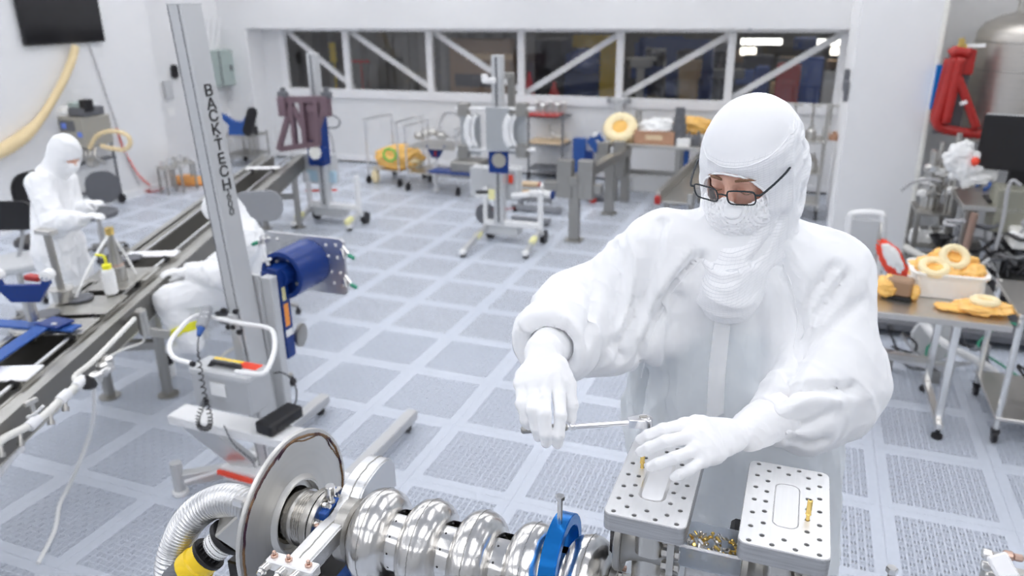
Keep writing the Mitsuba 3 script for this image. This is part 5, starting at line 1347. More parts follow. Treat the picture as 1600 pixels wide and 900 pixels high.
# ---------------------------------------------------------------- carts and equipment along the left wall
def cart(label, x0, y0, x1, y1, shelves, z1, mat_='m_steel_dull', wheel=.05, name='cart', post=.014, group=None, shelf_mat=None, handle=None):
    t = thing(name, label, 'cart', group)
    for x in (x0, x1):
        for y in (y0, y1):
            part(t, 'post', cyl([x, y, wheel * 2], [x, y, z1], post, n=10), mat_, 30)
            c = part(t, 'caster', merge(cyl([x - .013, y, wheel], [x + .013, y, wheel], wheel, n=18), box([x, y, wheel * 1.9], [.045, .04, .03], .004)), 'm_black', 30)
    for z in shelves: part(t, 'shelf', bb(min(x0, x1) - .02, min(y0, y1) - .02, z - .012, max(x0, x1) + .02, max(y0, y1) + .02, z + .012, .004), shelf_mat or mat_, 30)
    if handle: part(t, 'handle', tube(handle, .011, 8), mat_, True)
    return t
w = atZ(192, 317, 0)
cx0, cy0 = w[0] - .62, w[1] - .72
cart('dark instrument cart by the left wall with a beige analyser', cx0, cy0, w[0], w[1], (.24, .62, .84), .86, 'm_grey_dark', .06, 'instrument_cart', .018)
AN = thing('analyser', 'beige analyser box with a small blue display on the instrument cart', 'instrument')
mat('m_beige_metal', (.40, .385, .34), .45, .3)
ac = atY(128, 203, cy0 + .30)
part(AN, 'case', box([ac[0], ac[1], ac[2]], [.55, .42, .36], .01), 'm_beige_metal', 30)
mat('m_blue_display', (.15, .25, .75), .2)
part(AN, 'display_frame', box([ac[0] + .02, ac[1] - .212, ac[2] + .08], [.24, .012, .13], .003), 'm_grey_dark', 30)
part(AN, 'display', box([ac[0] - .03, ac[1] - .219, ac[2] + .08], [.08, .004, .07], .001), 'm_blue_display', False)
part(AN, 'badge', box([ac[0] + .20, ac[1] - .213, ac[2] - .02], [.07, .006, .06], .002), 'm_blue_display', False)
part(AN, 'top_unit', box([ac[0] + .14, ac[1], ac[2] + .24], [.26, .3, .10], .006), 'm_grey_dark', 30)
part(AN, 'top_grey', box([ac[0] + .10, ac[1] - .05, ac[2] + .32], [.2, .16, .06], .006), 'm_green_grey', 30)
part(AN, 'camera_block', box([ac[0] + .25, ac[1] - .08, ac[2] + .32], [.11, .12, .14], .006), 'm_black', 30)
part(AN, 'white_bag', trimesh.creation.icosphere(2, .12).apply_transform(np.diag([1.4, 1, .7, 1])).apply_translation([ac[0] - .17, ac[1] - .1, ac[2] + .22]), 'm_label', True)
part(AN, 'pull_handle', tube([[ac[0] - .27, ac[1] - .2, ac[2] + .12], [ac[0] - .55, ac[1] - .22, ac[2] + .17], [ac[0] - .62, ac[1] - .22, ac[2] + .05], [ac[0] - .52, ac[1] - .22, ac[2] - .18]], .018, 8), 'm_grey_dark', True)
part(AN, 'grip', cyl([ac[0] - .68, ac[1] - .22, ac[2] + .16], [ac[0] - .58, ac[1] - .22, ac[2] + .17], .03), 'm_blue_ano', 30)
part(AN, 'plumbing', merge(*[tube([[ac[0] + .1 + .08 * i, ac[1] - .15, ac[2] - .18], [ac[0] + .16 + .07 * i, ac[1] - .2, ac[2] - .28], [ac[0] + .1 + .1 * i, ac[1] - .1, ac[2] - .38]], .02, 8) for i in range(4)], cyl([ac[0] + .25, ac[1] - .2, ac[2] - .36], [ac[0] + .36, ac[1] - .2, ac[2] - .36], .05)), 'm_steel', True)
solo('loop_hose', tube([atY(x, y, cy0 + .1) for x, y in ((140, 232), (150, 214), (165, 206), (185, 206), (200, 213), (203, 226), (193, 234), (175, 232), (158, 228))], .026, 10), 'm_hose_tan', 'beige hose looping out to the right of the analyser', 'hose')
for k, (x0_, x1_, yy) in enumerate(((234, 258, 300), (252, 284, 292))):
    p, r = atZ(x0_, yy, 0) + [.22, 0, 0], atZ(x1_, yy - 4, 0) + [.22, 0, 0]
    t = thing('low_stand', ('nearer' if k == 0 else 'farther') + ' low steel stand with fittings on the floor by the left wall', 'frame')
    ww = np.linalg.norm(r - p)
    d = unit(r - p); n_ = V(d[1], -d[0], 0) * .8
    for a in (0, 1):
        for b in (0, 1): part(t, 'leg', cyl(p + d * ww * a + n_ * .3 * b, p + d * ww * a + n_ * .3 * b + [0, 0, .36], .016, n=10), 'm_steel_dull', 30)
    part(t, 'top', box(p + d * ww / 2 + n_ * .15 + [0, 0, .37], [ww + .05, .34, .02], .003, np.stack([d, n_, _z], 1)), 'm_steel', 30)
    part(t, 'fittings', merge(*[cyl(p + d * ww * u + n_ * v_ + [0, 0, .38], p + d * ww * u + n_ * v_ + [0, 0, .38 + hh], rr, n=10) for u, v_, hh, rr in ((.2, .1, .08, .03), (.5, .2, .12, .025), (.8, .1, .06, .04), (.6, .05, .05, .02))]), 'm_steel_bright', 30)
def blob(c, r, seed, amp=.25, sub=3, sq=(1, 1, 1)):
    m = trimesh.creation.icosphere(sub, 1.0)
    v = m.vertices
    d = 1 + amp * (meshkit.fbm(v * 2.2 + seed * 7.1, 3, seed) - .5) * 2 + amp * .5 * (ridge(v * 3.1 + seed, seed) - .4)
    return tm(v * d[:, None] * np.asarray(r) * np.asarray(sq) + np.asarray(c), m.faces)
p = atZ(291, 289, 0)
mat('m_orange_film', (.90, .42, .12), .3)
solo('orange_bag', blob(p + [0, 0.05, .06], [.30, .14, .085], 3), 'm_orange_film', 'crumpled orange bag on the floor at the foot of the left wall', 'bag', smooth=True)
for k, (x, y) in enumerate(((222, 291), (236, 297), (215, 300))):
    p = atZ(x, y, .02)
    solo('red_cable', tube([p + [.16 * math.cos(g) * (1 + .2 * math.sin(3 * g)), .12 * math.sin(g), .012 * k + .01 * math.sin(2 * g)] for g in np.linspace(0, 2 * np.pi, 14, endpoint=False)], .011, 6, 4, True), 'm_red', ('first', 'second', 'third')[k] + ' coil of red cable from the back on the floor by the left wall' if k else 'coil of red cable nearest the low steel stands', 'cable')
# blue equipment in the alcove
p = atZ(388, 258, 0)
t = cart('steel cart with blue clamps standing in the alcove', p[0] - .25, p[1] - .2, p[0] + .25, p[1] + .25, (.20, .50), .55, 'm_steel_dull', .05)
BCt = thing('blue_clamp', 'blue cradle clamp on the alcove cart', 'clamp')
q = V(p[0], p[1] - .1, .52)
part(BCt, 'body', extr(Polygon([(-.16, 0), (.16, 0), (.16, .16), (.26, .34), (.20, .36), (.08, .20), (-.04, .22), (-.22, .34), (-.26, .30), (-.13, .16)]), .10, q, np.stack([_rt0, _z, np.cross(_rt0, _z)], 1)), 'm_blue_mid', 30)
part(BCt, 'black_block', box(q + _rt0 * .2 + [0, 0, .06], [.14, .14, .14], .01), 'm_black', 30)
part(BCt, 'steel_base', box(q + [0, 0, -.03 + .02], [.5, .3, .04], .004), 'm_steel', 30)
solo('dark_paddle', mv(rplate(.14, .40, .03, .07, b=.006), np.stack([_rt0, _z, np.cross(_rt0, _z)], 1) @ rotz(-.35), atZ(391, 190, 1.0) + [0, 0, 0]), 'm_black', 'dark oval paddle rising above the blue cradle clamp', 'paddle')
solo('paddle_post', cyl(atZ(391, 190, 1.0) + [0, 0.02, -1.0], atZ(391, 190, 1.0) + [0, .02, -.1], .012), 'm_steel_dull', 'thin post under the dark paddle in the alcove', 'post')
# ---------------------------------------------------------------- the two far mast lifts
def far_lift(label, Y0, xm, feetL, feetR, ztop, crossY):
    """A mast on an H base; xm: pixel column of the mast, feet: pixels of the front feet."""
    t = thing('mast_lift', label, 'lift')
    a, b = atZ(*feetL, 0), atZ(*feetR, 0)
    m = atY(xm, ztop, Y0)
    mxx = m[0]
    part(t, 'mast', bb(mxx - .055, Y0 - .05, .22, mxx + .055, Y0 + .05, m[2], .004), 'm_mast', 30)
    part(t, 'slot', bb(mxx - .012, Y0 - .053, .24, mxx + .012, Y0 - .045, m[2] - .01, .001), 'm_grey_dark', False)
    for p, s in ((a, -1), (b, 1)):
        yb = Y0 + .02
        part(t, 'upright', bb(p[0] - .025, yb - .03, .12, p[0] + .025, yb + .03, .60, .008), 'm_whitepaint', 30)
        part(t, 'front_leg', beam([p[0], yb, .16], [p[0], p[1] + .04, .055], .05, .06, .006), 'm_alu_grey', 30)
        part(t, 'yellow_stripe', beam([p[0], yb - .17, .165 - .03], [p[0], yb - .30, .145 - .03], .053, .05, .002), 'm_label_y', False)
        part(t, 'foot_wheel', cyl([p[0] - .02, p[1] + .03, .035], [p[0] + .02, p[1] + .03, .035], .035, n=16), 'm_black', 30)
        part(t, 'foot_cap', box([p[0], p[1] + .02, .06], [.06, .08, .05], .012), 'm_label', 30)
        part(t, 'rear_wheel', cyl([p[0] - .03, yb + .12, .07], [p[0] + .03, yb + .12, .07], .07, n=20), 'm_black', 30)
        part(t, 'rear_arm', beam([p[0], yb, .14], [p[0], yb + .14, .08], .04, .05), 'm_alu_grey', 30)
    part(t, 'cross_bar', bb(a[0], Y0 - .03, .19, b[0], Y0 + .05, .25, .006), 'm_whitepaint', 30)
    part(t, 'battery_box', bb(mxx - .20, Y0 + .0, .08, mxx + .20, Y0 + .18, .19, .006), 'm_grey_light', 30)
    return t, V(mxx, Y0, 0), a, b
mat('m_purple', (.20, .13, .155), .4, .4)
LA, ma, a, b = far_lift('far mast lift at left carrying a purple-brown truss frame', 7.62, 488, (458, 358), (544, 362), 83, 318)
YA = ma[1] - .30
def fp(x, y, dy=0): return atY(x, y, YA + dy)
part(LA, 'blue_block', box(atY(496, 215, YA + .16), [.20, .16, .62], .006), 'm_blue', 30)
part(LA, 'blue_base', box(atY(497, 240, YA + .06), [.22, .10, .16], .006), 'm_blue', 30)
q = fp(491, 239, -.02); part(LA, 'round_boss', cyl(q, q + [0, .06, 0], .075, n=24), 'm_cream', 30)
FRM = part(LA, 'truss', merge(beam(fp(436, 156), fp(516, 155), .05, .07), beam(fp(438, 233), fp(500, 224), .05, .06), beam(fp(455, 160), fp(462, 228), .05, .06), beam(fp(472, 158), fp(478, 226), .06, .06), beam(fp(494, 158), fp(497, 222), .06, .06), beam(fp(455, 165), fp(436, 234), .045, .06), beam(fp(458, 166), fp(476, 205), .045, .05), beam(fp(510, 160), fp(496, 205), .045, .05), box(fp(486, 190, .03), [.09, .03, .42], .004)), 'm_purple', 30)
for x in (443, 509): part(FRM, 'end_lug', box(fp(x, 166), [.10, .10, .22], .01), 'm_purple', 30)
for x in (442, 510): part(FRM, 'black_clamp', merge(box(fp(x, 148), [.11, .08, .07], .01), box(fp(x, 143), [.05, .05, .09], .008)), 'm_grey_dark', 30)
q = fp(484, 170, -.03); part(FRM, 'hub', cyl(q, q + [0, .06, 0], .05, n=20), 'm_purple', 30)
part(LA, 'handle_loop', tube([atY(x, y, YA + .5) for x, y in ((508, 180), (522, 181), (531, 189), (526, 199), (508, 199))], .012, 8), 'm_grey_plastic', True)
part(LA, 'grey_box', box(atY(500, 262, YA + .42), [.42, .16, .36], .01), 'm_grey_light', 30)
part(LA, 'blue_film', box(atY(503, 275, YA + .36), [.4, .06, .14], .01), mat('m_pale_blue', (.45, .62, .72), .3), 30)
part(LA, 'cable', tube([atY(x, y, YA + .45) for x, y in ((508, 195), (518, 215), (521, 240), (512, 255))], .010, 8), 'm_cable_grey', True)
part(LA, 'red_pedal', cyl(atY(478, 298, YA + .4), atY(526, 297, YA + .4), .014), 'm_red_label', 30)

LB, mb, a, b = far_lift('far mast lift in the middle with a double gripper plate head', 7.55, 777.5, (722, 403), (820, 405), 86, 350)
YB2 = mb[1] - .28
def gp(x, y, dy=0): return atY(x, y, YB2 + dy)
def panel(nm, x0, y0, x1, y1, dy, m_, th=.02):
    p, r = gp(x0, y0, dy), gp(x1, y1, dy)
    return part(LB, nm, box([(p[0] + r[0]) / 2, YB2 + dy, (p[2] + r[2]) / 2], [abs(r[0] - p[0]), th, abs(r[2] - p[2])], .006), m_, 30)
mat('m_dull_plate', (.47, .49, .505), .45, .5)
panel('centre_plate', 759, 167, 796, 236, -.05, 'm_dull_plate')
panel('side_plate', 719, 178, 752, 242, .05, 'm_dull_plate')
panel('side_plate', 795, 178, 823, 242, .05, 'm_dull_plate')
for y in (170, 234):
    p, r = gp(712, y, .0), gp(836, y, .0)
    part(LB, 'guide_rod', cyl(p, r, .017), 'm_whitepaint', 30)
for x in (725, 816):
    for y in (171, 236): part(LB, 'clamp_block', box(gp(x, y), [.11, .09, .13], .006), 'm_steel_dull', 30)
for x in (736, 797):
    p, r = gp(x, 181, -.06), gp(x, 229, -.06)
    c = (p + r) / 2; hh = (p[2] - r[2]) / 2
    cv = curve([c + [.0, 0, hh], c + [-.035, -.01, hh * .5], c + [-.04, -.01, 0], c + [-.035, -.01, -hh * .5], c + [.0, 0, -hh]], 5)
    part(LB, 'curved_jaw', merge(tube(cv, .034, 10, 1), tube(cv + [.05, .02, 0], .02, 8, 1)), 'm_whitepaint', True)
panel('blue_bracket', 764, 228, 794, 271, .02, 'm_blue', .05)
q = gp(779, 251, -.02); part(LB, 'round_boss', cyl(q, q + [0, .06, 0], .075, n=24), 'm_beige_metal', 30)
part(LB, 'hook_arm', merge(bb(gp(800, 116, .5)[0] - .04, YB2 + .46, gp(800, 220, .5)[2], gp(800, 116, .5)[0] + .03, YB2 + .52, gp(800, 116, .5)[2], .006), beam(gp(784, 118, .42), gp(803, 118, .5), .05, .06)), 'm_steel_dull', 30)
part(LB, 'latch', merge(box(gp(764, 126, .1), [.14, .06, .06], .02), box(gp(757, 122, .1), [.06, .05, .08], .02)), 'm_whitepaint', 30)
part(LB, 'power_box', box(gp(775, 285, .46), [.55, .18, .34], .012), 'm_grey_light', 30)
part(LB, 'red_switch', box(gp(798, 280, .36), [.05, .02, .09], .004), 'm_red_label', 30)
part(LB, 'handlebar', merge(*[cyl(gp(x0, 306, .12), gp(x1, 304, .12), .028) for x0, x1 in ((744, 764), (800, 826))]), 'm_whitepaint', 30)
part(LB, 'yellow_tag', box(gp(768, 304, .08), [.07, .01, .11], .002), 'm_label_y', False)
part(LB, 'spare_wheel', lathe([(.05, 0), (.11, 0), (.12, .02), (.12, .05), (.11, .07), (.0, .07)], gp(761, 333, .36), (0, -1, 0), 28), 'm_grey_dark', 30)
part(LB, 'red_cord', tube([gp(745, 325, .3), gp(775, 328, .3), (gp(805, 325, .3))], .006, 6), 'm_red', True)
part(LB, 'coil', merge(*[tube([gp(744 + i * 4, 303, .1), gp(746 + i * 4, 298, .1), gp(748 + i * 4, 303, .1)], .008, 6) for i in range(6)]), 'm_black', True)

# ---------------------------------------------------------------- wire trolleys and shelf carts along the back wall
def wire_trolley(label, pa, pb, dy, zt, zlow):
    """pa, pb: floor pixels of the two near casters."""
    p, r = atZ(*pa, 0), atZ(*pb, 0)
    t = thing('wire_trolley', label, 'trolley')
    d = unit(r - p); n_ = V(-d[1], d[0], 0) * dy
    L = np.linalg.norm(r - p)
    F = np.stack([d, unit(n_), _z], 1)
    for q in (p, r):
        part(t, 'end_loop', tube([q + [0, 0, .12], q + [0, 0, zt - .06], q + n_ * .04 + [0, 0, zt], q + n_ * .96 + [0, 0, zt], q + n_ + [0, 0, zt - .06], q + n_ + [0, 0, .12]], .011, 8, 4), 'm_chrome', True)
        for k in (0, 1): part(t, 'caster', merge(cyl(q + n_ * k - d * .014 + [0, 0, .055], q + n_ * k + d * .014 + [0, 0, .055], .055, n=18), box(q + n_ * k + [0, 0, .10], [.03, .03, .06], .005)), 'm_black', 30)
    for z in zlow:
        c = (p + r) / 2 + n_ / 2 + V(0, 0, z)
        part(t, 'shelf', box(c, [L + .02, abs(dy) + .02, .016], .006, F), 'm_steel', 30)
    return t, p, r, n_, d
t1, p, r, n_, d = wire_trolley('chrome wire trolley at left with an amber bag on its shelf', (577, 286), (625, 292), .62, .92, (.22,))
mat('m_amber', (.92, .54, .14), .25)
mat('m_amber_pale', (.92, .78, .48), .3)
c = (p + r) / 2 + n_ * .35
solo('amber_bag', blob(c + [.12, 0, .23 + .14], [.36, .22, .17], 8, .3), 'm_amber', 'amber film bag piled on the lower shelf of the left wire trolley', 'bag', smooth=True)
solo('green_ring', tube([atY(609, 242, c[1] - .24) + [.10 * math.cos(g), .0, .085 * math.sin(g)] for g in np.linspace(0, 2 * np.pi, 16, endpoint=False)], .018, 8, 3, True), mat('m_green_ring', (.20, .55, .08), .35), 'bright green ring lying against the amber bag on the trolley', 'ring')
solo('pale_amber_bag', blob(atY(644, 248, c[1]) + [0, 0, -.02], [.16, .13, .10], 12, .3), 'm_amber_pale', 'pale amber bag hanging at the right end of the left wire trolley', 'bag', smooth=True)
solo('cream_rag', blob(atY(587, 274, c[1] - .15), [.06, .05, .11], 14, .3), 'm_amber_pale', 'small cream rag hanging under the left wire trolley', 'rag', smooth=True)
t2, p, r, n_, d = wire_trolley('second wire trolley behind, beside the round coiled hose', (638, 298), (716, 306), .60, .90, (.26, .62))
solo('coiled_hose', tube([atY(705, 195, p[1] + .2) + [.17 * math.cos(g), .03 * math.sin(g * 3), .17 * math.sin(g)] for g in np.linspace(0, 2 * np.pi, 20, endpoint=False)], .018, 8, 3, True), 'm_cable_grey', 'grey hose coiled in a ring on the second wire trolley', 'hose')
solo('steel_fittings', merge(*[blob(atY(x, y, p[1] + .1), [.07, .06, .05], i + 30, .3, 2) for i, (x, y) in enumerate(((665, 208), (676, 206), (690, 212), (655, 212)))]), 'm_steel', 'steel fittings heaped on the second wire trolley', 'fittings')
solo('grey_parts_bin', box(atY(735, 262, p[1]) , [.42, .4, .22], .02), 'm_steel_dull', 'grey parts bin on the second trolley left of the middle lift', 'bin')
solo('blue_tray', box(atY(715, 268, p[1] - .1), [.75, .3, .03], .01), 'm_blue', 'flat dark blue tray on the second wire trolley', 'tray')
VS = thing('v_stand', 'thin white stand with a small blue V head and red centre', 'stand')
q = atZ(682, 298, 0); z_ = atY(686, 243, q[1])[2]
part(VS, 'pole', cyl(q, [q[0] + .02, q[1], z_], .022, n=12), 'm_whitepaint', 30)
part(VS, 'foot', cyl(q, q + [0, 0, .02], .05), 'm_whitepaint', 30)
part(VS, 'head', extr(Polygon([(-.05, -.06), (.05, -.06), (.12, .06), (.13, .11), (.05, .05), (-.05, .05), (-.13, .11), (-.12, .06)]), .05, [q[0] + .03, q[1] - .02, z_ + .04], np.stack([_rt0, _z, np.cross(_rt0, _z)], 1)), 'm_blue', 30)
part(VS, 'red_hub', box([q[0] + .03, q[1] - .05, z_ + .04], [.06, .05, .08], .008), 'm_red', 30)
# shelf cart with glassware
w = atZ(826, 280, 0)
SCa = cart('dark shelf cart with steel fittings on a red tray by the back wall', w[0], w[1], w[0] + .52, w[1] + .45, (.16, .52, .92), .95, 'm_grey_dark', .05, 'shelf_cart', .016)
solo('red_tray', box([w[0] + .2, w[1] + .1, .945], [.5, .3, .025], .006), 'm_red', 'red tray on top of the dark shelf cart', 'tray')
for i, (dx, hh, rr) in enumerate(((.06, .16, .03), (.16, .11, .045), (.27, .17, .03), (.38, .13, .04), (.48, .16, .03))):
    solo('steel_fitting', merge(cyl([w[0] + dx, w[1] + .2, .95], [w[0] + dx, w[1] + .2, .95 + hh], rr, n=14), cyl([w[0] + dx - .03, w[1] + .2, .95 + hh], [w[0] + dx + .03, w[1] + .2, .95 + hh], rr * .8, n=14)), 'm_steel_bright', ('leftmost', 'second', 'middle', 'fourth', 'rightmost')[i] + ' of the five steel fittings on top of the shelf cart', 'fitting', 'steel fittings on the shelf cart')
solo('shelf_pipe', tube([[w[0] + .3, w[1] + .1, .80], [w[0] + .32, w[1] + .1, .70], [w[0] + .42, w[1] + .1, .64], [w[0] + .55, w[1] + .1, .66]], .025, 8), 'm_steel', 'bent steel pipe on the middle of the shelf cart', 'pipe')
solo('pink_board', box([w[0] + .25, w[1] + .2, .545], [.55, .4, .03], .004), 'm_tan', 'flat tan board on the middle shelf of the dark cart', 'board')
# rolls on the low rack
q0 = atZ(850, 327, .0)
RK = thing('roll_rack', 'low dark rack holding wrapped rolls right of the middle lift', 'rack')
for (x0, x1, yy) in ((800, 878, 322), (800, 860, 340)): part(RK, 'arm', beam(atZ(x0, yy, .06), atZ(x1, yy + 6, .06), .06, .06), 'm_grey_plastic', 30)
for x, yy in ((872, 327), (854, 346), (805, 325)): part(RK, 'wheel', cyl(atZ(x, yy, .04) - [.02, 0, 0], atZ(x, yy, .04) + [.02, 0, 0], .04, n=16), 'm_black', 30)
part(RK, 'post', beam(atZ(812, 322, .06), atZ(812, 322, .06) + [0, 0, .40], .05, .05), 'm_grey_plastic', 30)
for i, (x0, x1, y, m_, lab) in enumerate(((808, 842, 287, 'm_tan', 'upper tan roll on the low rack'), (846, 876, 292, 'm_label', 'upper white wrapped roll on the low rack'), (800, 832, 300, 'm_tan', 'lower tan roll on the low rack'), (828, 862, 303, 'm_label', 'lower white wrapped roll on the low rack'))):
    yy = q0[1] + (.15 if i < 2 else -.08)
    A, B = atY(x0, y, yy), atY(x1, y + 1.5, yy)
    part(RK, 'rest', box([(A[0] + B[0]) / 2, yy, A[2] - .075], [abs(B[0] - A[0]) * .8, .10, .03], .004), 'm_grey_plastic', 30)
    part(RK, 'stem', cyl([(A[0] + B[0]) / 2, yy, .03], [(A[0] + B[0]) / 2, yy, A[2] - .085], .018), 'm_grey_plastic', 30)
    t = thing('roll', lab, 'roll')
    part(t, 'roll', cyl(A, B, .055 if m_ == 'm_label' else .038, n=18), m_, 30)
    part(t, 'end_band', cyl(B, B + unit(B - A) * .03, .056 if m_ == 'm_label' else .03, n=18), 'm_blue' if m_ == 'm_label' else 'm_red', 30)
# heavy bench frame of steel posts
HB = thing('work_trestle', 'heavy grey steel trestle with square posts and upright blocks', 'trestle')
f1, f2 = atZ(897, 376, 0), atZ(951, 334, 0)
for f in (f1, f2):
    part(HB, 'leg', bb(f[0] - .055, f[1] - .055, .02, f[0] + .055, f[1] + .055, .66, .006), 'm_steel_dull', 30)
    part(HB, 'foot_plate', bb(f[0] - .09, f[1] - .09, 0, f[0] + .09, f[1] + .09, .02, .004), 'm_steel_dull', 30)
part(HB, 'top_rail', beam(f1 + [0, -.1, .68], f2 + [0, .1, .68], .11, .10, .006), 'm_steel_dull', 30)
part(HB, 'cross_rail', beam(f1 + [-.35, .02, .60], f1 + [.30, -.0, .60], .10, .10, .006), 'm_steel_dull', 30)
for x, y0, y1 in ((884, 249, 308), (917, 250, 311)):
    p, r = atY(x, y0, f1[1] - .02), atY(x, y1, f1[1] - .02)
    part(HB, 'upright_block', bb(p[0] - .085, p[1] - .06, r[2], p[0] + .085, p[1] + .06, p[2], .006), 'm_steel_dull', 30)
for x, y0, y1 in ((944, 222, 268), (969, 220, 276)):
    p, r = atY(x, y0, f2[1] + .5), atY(x, y1, f2[1] + .5)
    part(HB, 'upright_block', bb(p[0] - .075, p[1] - .05, min(r[2], .62), p[0] + .075, p[1] + .05, p[2], .006), 'm_steel_dull', 30)
part(HB, 'far_rail', beam(f2 + [0, .1, .66], f2 + [.05, .75, .66], .10, .10, .006), 'm_steel_dull', 30)
part(HB, 'far_leg', bb(f2[0] - .02, f2[1] + .65, 0, f2[0] + .09, f2[1] + .76, .66, .006), 'm_steel_dull', 30)
solo('floor_clutter', merge(box(atZ(935, 308, .04), [.34, .2, .08], .02), blob(atZ(925, 309, .05), [.09, .07, .05], 71, .3, 2)), 'm_grey_dark', 'dark bundle on the floor under the trestle', 'bundle')
solo('red_bead', blob(atZ(930, 310, .07) + [0, -.12, 0], [.05, .05, .04], 72, .1, 2), 'm_red', 'small red piece on the floor under the trestle', 'cap', smooth=True)
BU = thing('blue_upright', 'slim blue upright column behind the trestle', 'column')
p, r = atZ(905, 281, 0), None
zt = atY(909, 216, p[1])[2]
part(BU, 'column', bb(p[0] - .09, p[1] - .06, 0.02, p[0] + .09, p[1] + .06, zt, .006), 'm_blue_mid', 30)
part(BU, 'side_box', bb(p[0] + .09, p[1] - .05, zt - .45, p[0] + .20, p[1] + .05, zt - .18, .006), 'm_blue', 30)
part(BU, 'foot', bb(p[0] - .2, p[1] - .2, 0, p[0] + .2, p[1] + .2, .025, .004), 'm_steel_dull', 30)
BA = thing('folding_clamp', 'blue folding clamp arm at the left end of the back table', 'clamp')
yy = f2[1] + .75
part(BA, 'arm', merge(beam(atY(921, 217, yy), atY(935, 236, yy), .06, .09), beam(atY(922, 219, yy), atY(938, 211, yy), .06, .07), beam(atY(935, 214, yy), atY(943, 222, yy), .05, .05)), 'm_blue_mid', 30)
part(BA, 'white_pad', beam(atY(926, 212, yy - .03), atY(934, 208, yy - .03), .05, .05), 'm_label', 30)
part(BA, 'stem', beam(atY(935, 236, yy), atY(936, 262, yy), .05, .05), 'm_steel_dull', 30)

# ---------------------------------------------------------------- back table and what lies on it
BTy0, BTy1 = 9.75, 10.45
pa, pb_ = atY(950, 222, BTy0), atY(1110, 233, BTy0)
zt = (pa[2] + pb_[2]) / 2
BT = thing('back_table', 'long pale table against the back wall under the window', 'table')
tx0, tx1 = pa[0], pb_[0] + .5
part(BT, 'top', bb(tx0, BTy0, zt - .045, tx1, BTy1, zt, .005), 'm_steel', 30)
for x in (tx0 + .1, tx1 - .1, (tx0 + tx1) / 2):
    for y in (BTy0 + .07, BTy1 - .07): part(BT, 'leg', bb(x - .035, y - .035, 0, x + .035, y + .035, zt - .045, .004), 'm_steel_dull', 30)
part(BT, 'stretcher', bb(tx0 + .1, BTy1 - .1, .25, tx1 - .1, BTy1 - .04, .31, .004), 'm_steel_dull', 30)
AL = thing('amber_ring_lamp', 'round cream and amber ring object leaning at the left of the back table', 'ring')
q = atY(969, 199, BTy0 + .2)
part(AL, 'ring', lathe([(.10, -.03), (.20, -.045), (.225, 0), (.20, .045), (.10, .03), (.10, -.03)], q, (.05, -1, .85), 32), 'm_amber_pale', True)
part(AL, 'centre', cyl(q - unit(V(.05, -1, .85)) * .02, q + unit(V(.05, -1, .85)) * .02, .105, n=24), 'm_amber', 30)
part(AL, 'base', box([q[0], q[1] + .08, zt + .02], [.36, .22, .04], .01), 'm_amber_pale', 30)
WC = thing('wall_clamp', 'pale grey clamp fixed below the window sill above the amber ring', 'clamp')
q = atY(967, 168, YB - .12)
part(WC, 'bar', box(q + [0, 0, .10], [.36, .06, .05], .006), 'm_grey_light', 30)
part(WC, 'stem', box(q + [0, 0, -.06], [.12, .05, .28], .006), 'm_grey_light', 30)
for s in (-1, 1): part(WC, 'jaw', box(q + [s * .14, -.03, .10], [.05, .06, .07], .008), 'm_grey_plastic', 30)
CBx = thing('cardboard_box', 'open reddish cardboard tray with a pale label on the back table', 'box')
p, r = atY(991, 221, BTy0 + .12), atY(1053, 224, BTy0 + .12)
x0_, x1_ = p[0], r[0]
part(CBx, 'front', bb(x0_, BTy0 + .10, zt, x1_, BTy0 + .115, zt + .16, .003), 'm_cardboard', 30)
part(CBx, 'back', bb(x0_, BTy0 + .45, zt, x1_, BTy0 + .465, zt + .16, .003), 'm_cardboard', 30)
for x in (x0_, x1_ - .015): part(CBx, 'side', bb(x, BTy0 + .10, zt, x + .015, BTy0 + .465, zt + .16, .003), 'm_cardboard', 30)
part(CBx, 'base', bb(x0_, BTy0 + .10, zt, x1_, BTy0 + .465, zt + .012, .003), 'm_cardboard', 30)
part(CBx, 'label', bb((x0_ + x1_) / 2 - .11, BTy0 + .095, zt + .05, (x0_ + x1_) / 2 + .11, BTy0 + .10, zt + .11, .001), 'm_tan', False)
solo('clear_film', blob([(x0_ + x1_) / 2, BTy0 + .28, zt + .17], [.26, .15, .12], 51, .4), 'm_label', 'crumpled clear film in the cardboard tray', 'film', smooth=True)
solo('steel_fork', merge(*[cyl(atY(x, 205, BTy0 + .3), atY(x, 172, BTy0 + .3), .018, n=10) for x in (995, 1001)], box([atY(998, 205, BTy0 + .3)[0], BTy0 + .3, zt + .03], [.12, .1, .06], .006)), 'm_steel_dull', 'two-pronged steel fork standing behind the cardboard tray', 'fork')
q = atY(1060, 222, BTy0 + .2); q[2] = zt
zz = atY(1060, 168, BTy0 + .2)[2]
solo('dark_cylinder', lathe([(0, 0), (.085, 0), (.09, .01), (.09, (zz - zt) * .55), (.075, (zz - zt) * .56), (.075, (zz - zt) - .12), (.06, (zz - zt) - .11), (.06, zz - zt), (0, zz - zt)], q, _z, 24), 'm_grey_dark', 'tall dark cylinder standing on the back table', 'cylinder')
for i, (x, hh) in enumerate(((1076, .16), (1084, .13), (1091, .17))):
    q = atY(x, 218, BTy0 + .18); q[2] = zt
    solo('dark_bottle', lathe([(0, 0), (.035, 0), (.035, hh * .6), (.018, hh * .75), (.018, hh), (0, hh)], q, _z, 16), 'm_grey_dark', ('small dark bottle nearest the tall dark cylinder', 'middle small dark bottle right of the tall dark cylinder', 'small dark bottle nearest the man\'s hood on the back table')[i], 'bottle')
solo('amber_bag', blob(atY(1085, 196, BTy0 + .5), [.26, .14, .11], 61, .35), 'm_amber', 'amber bag heaped at the back of the table beside the dark cylinder', 'bag', smooth=True)
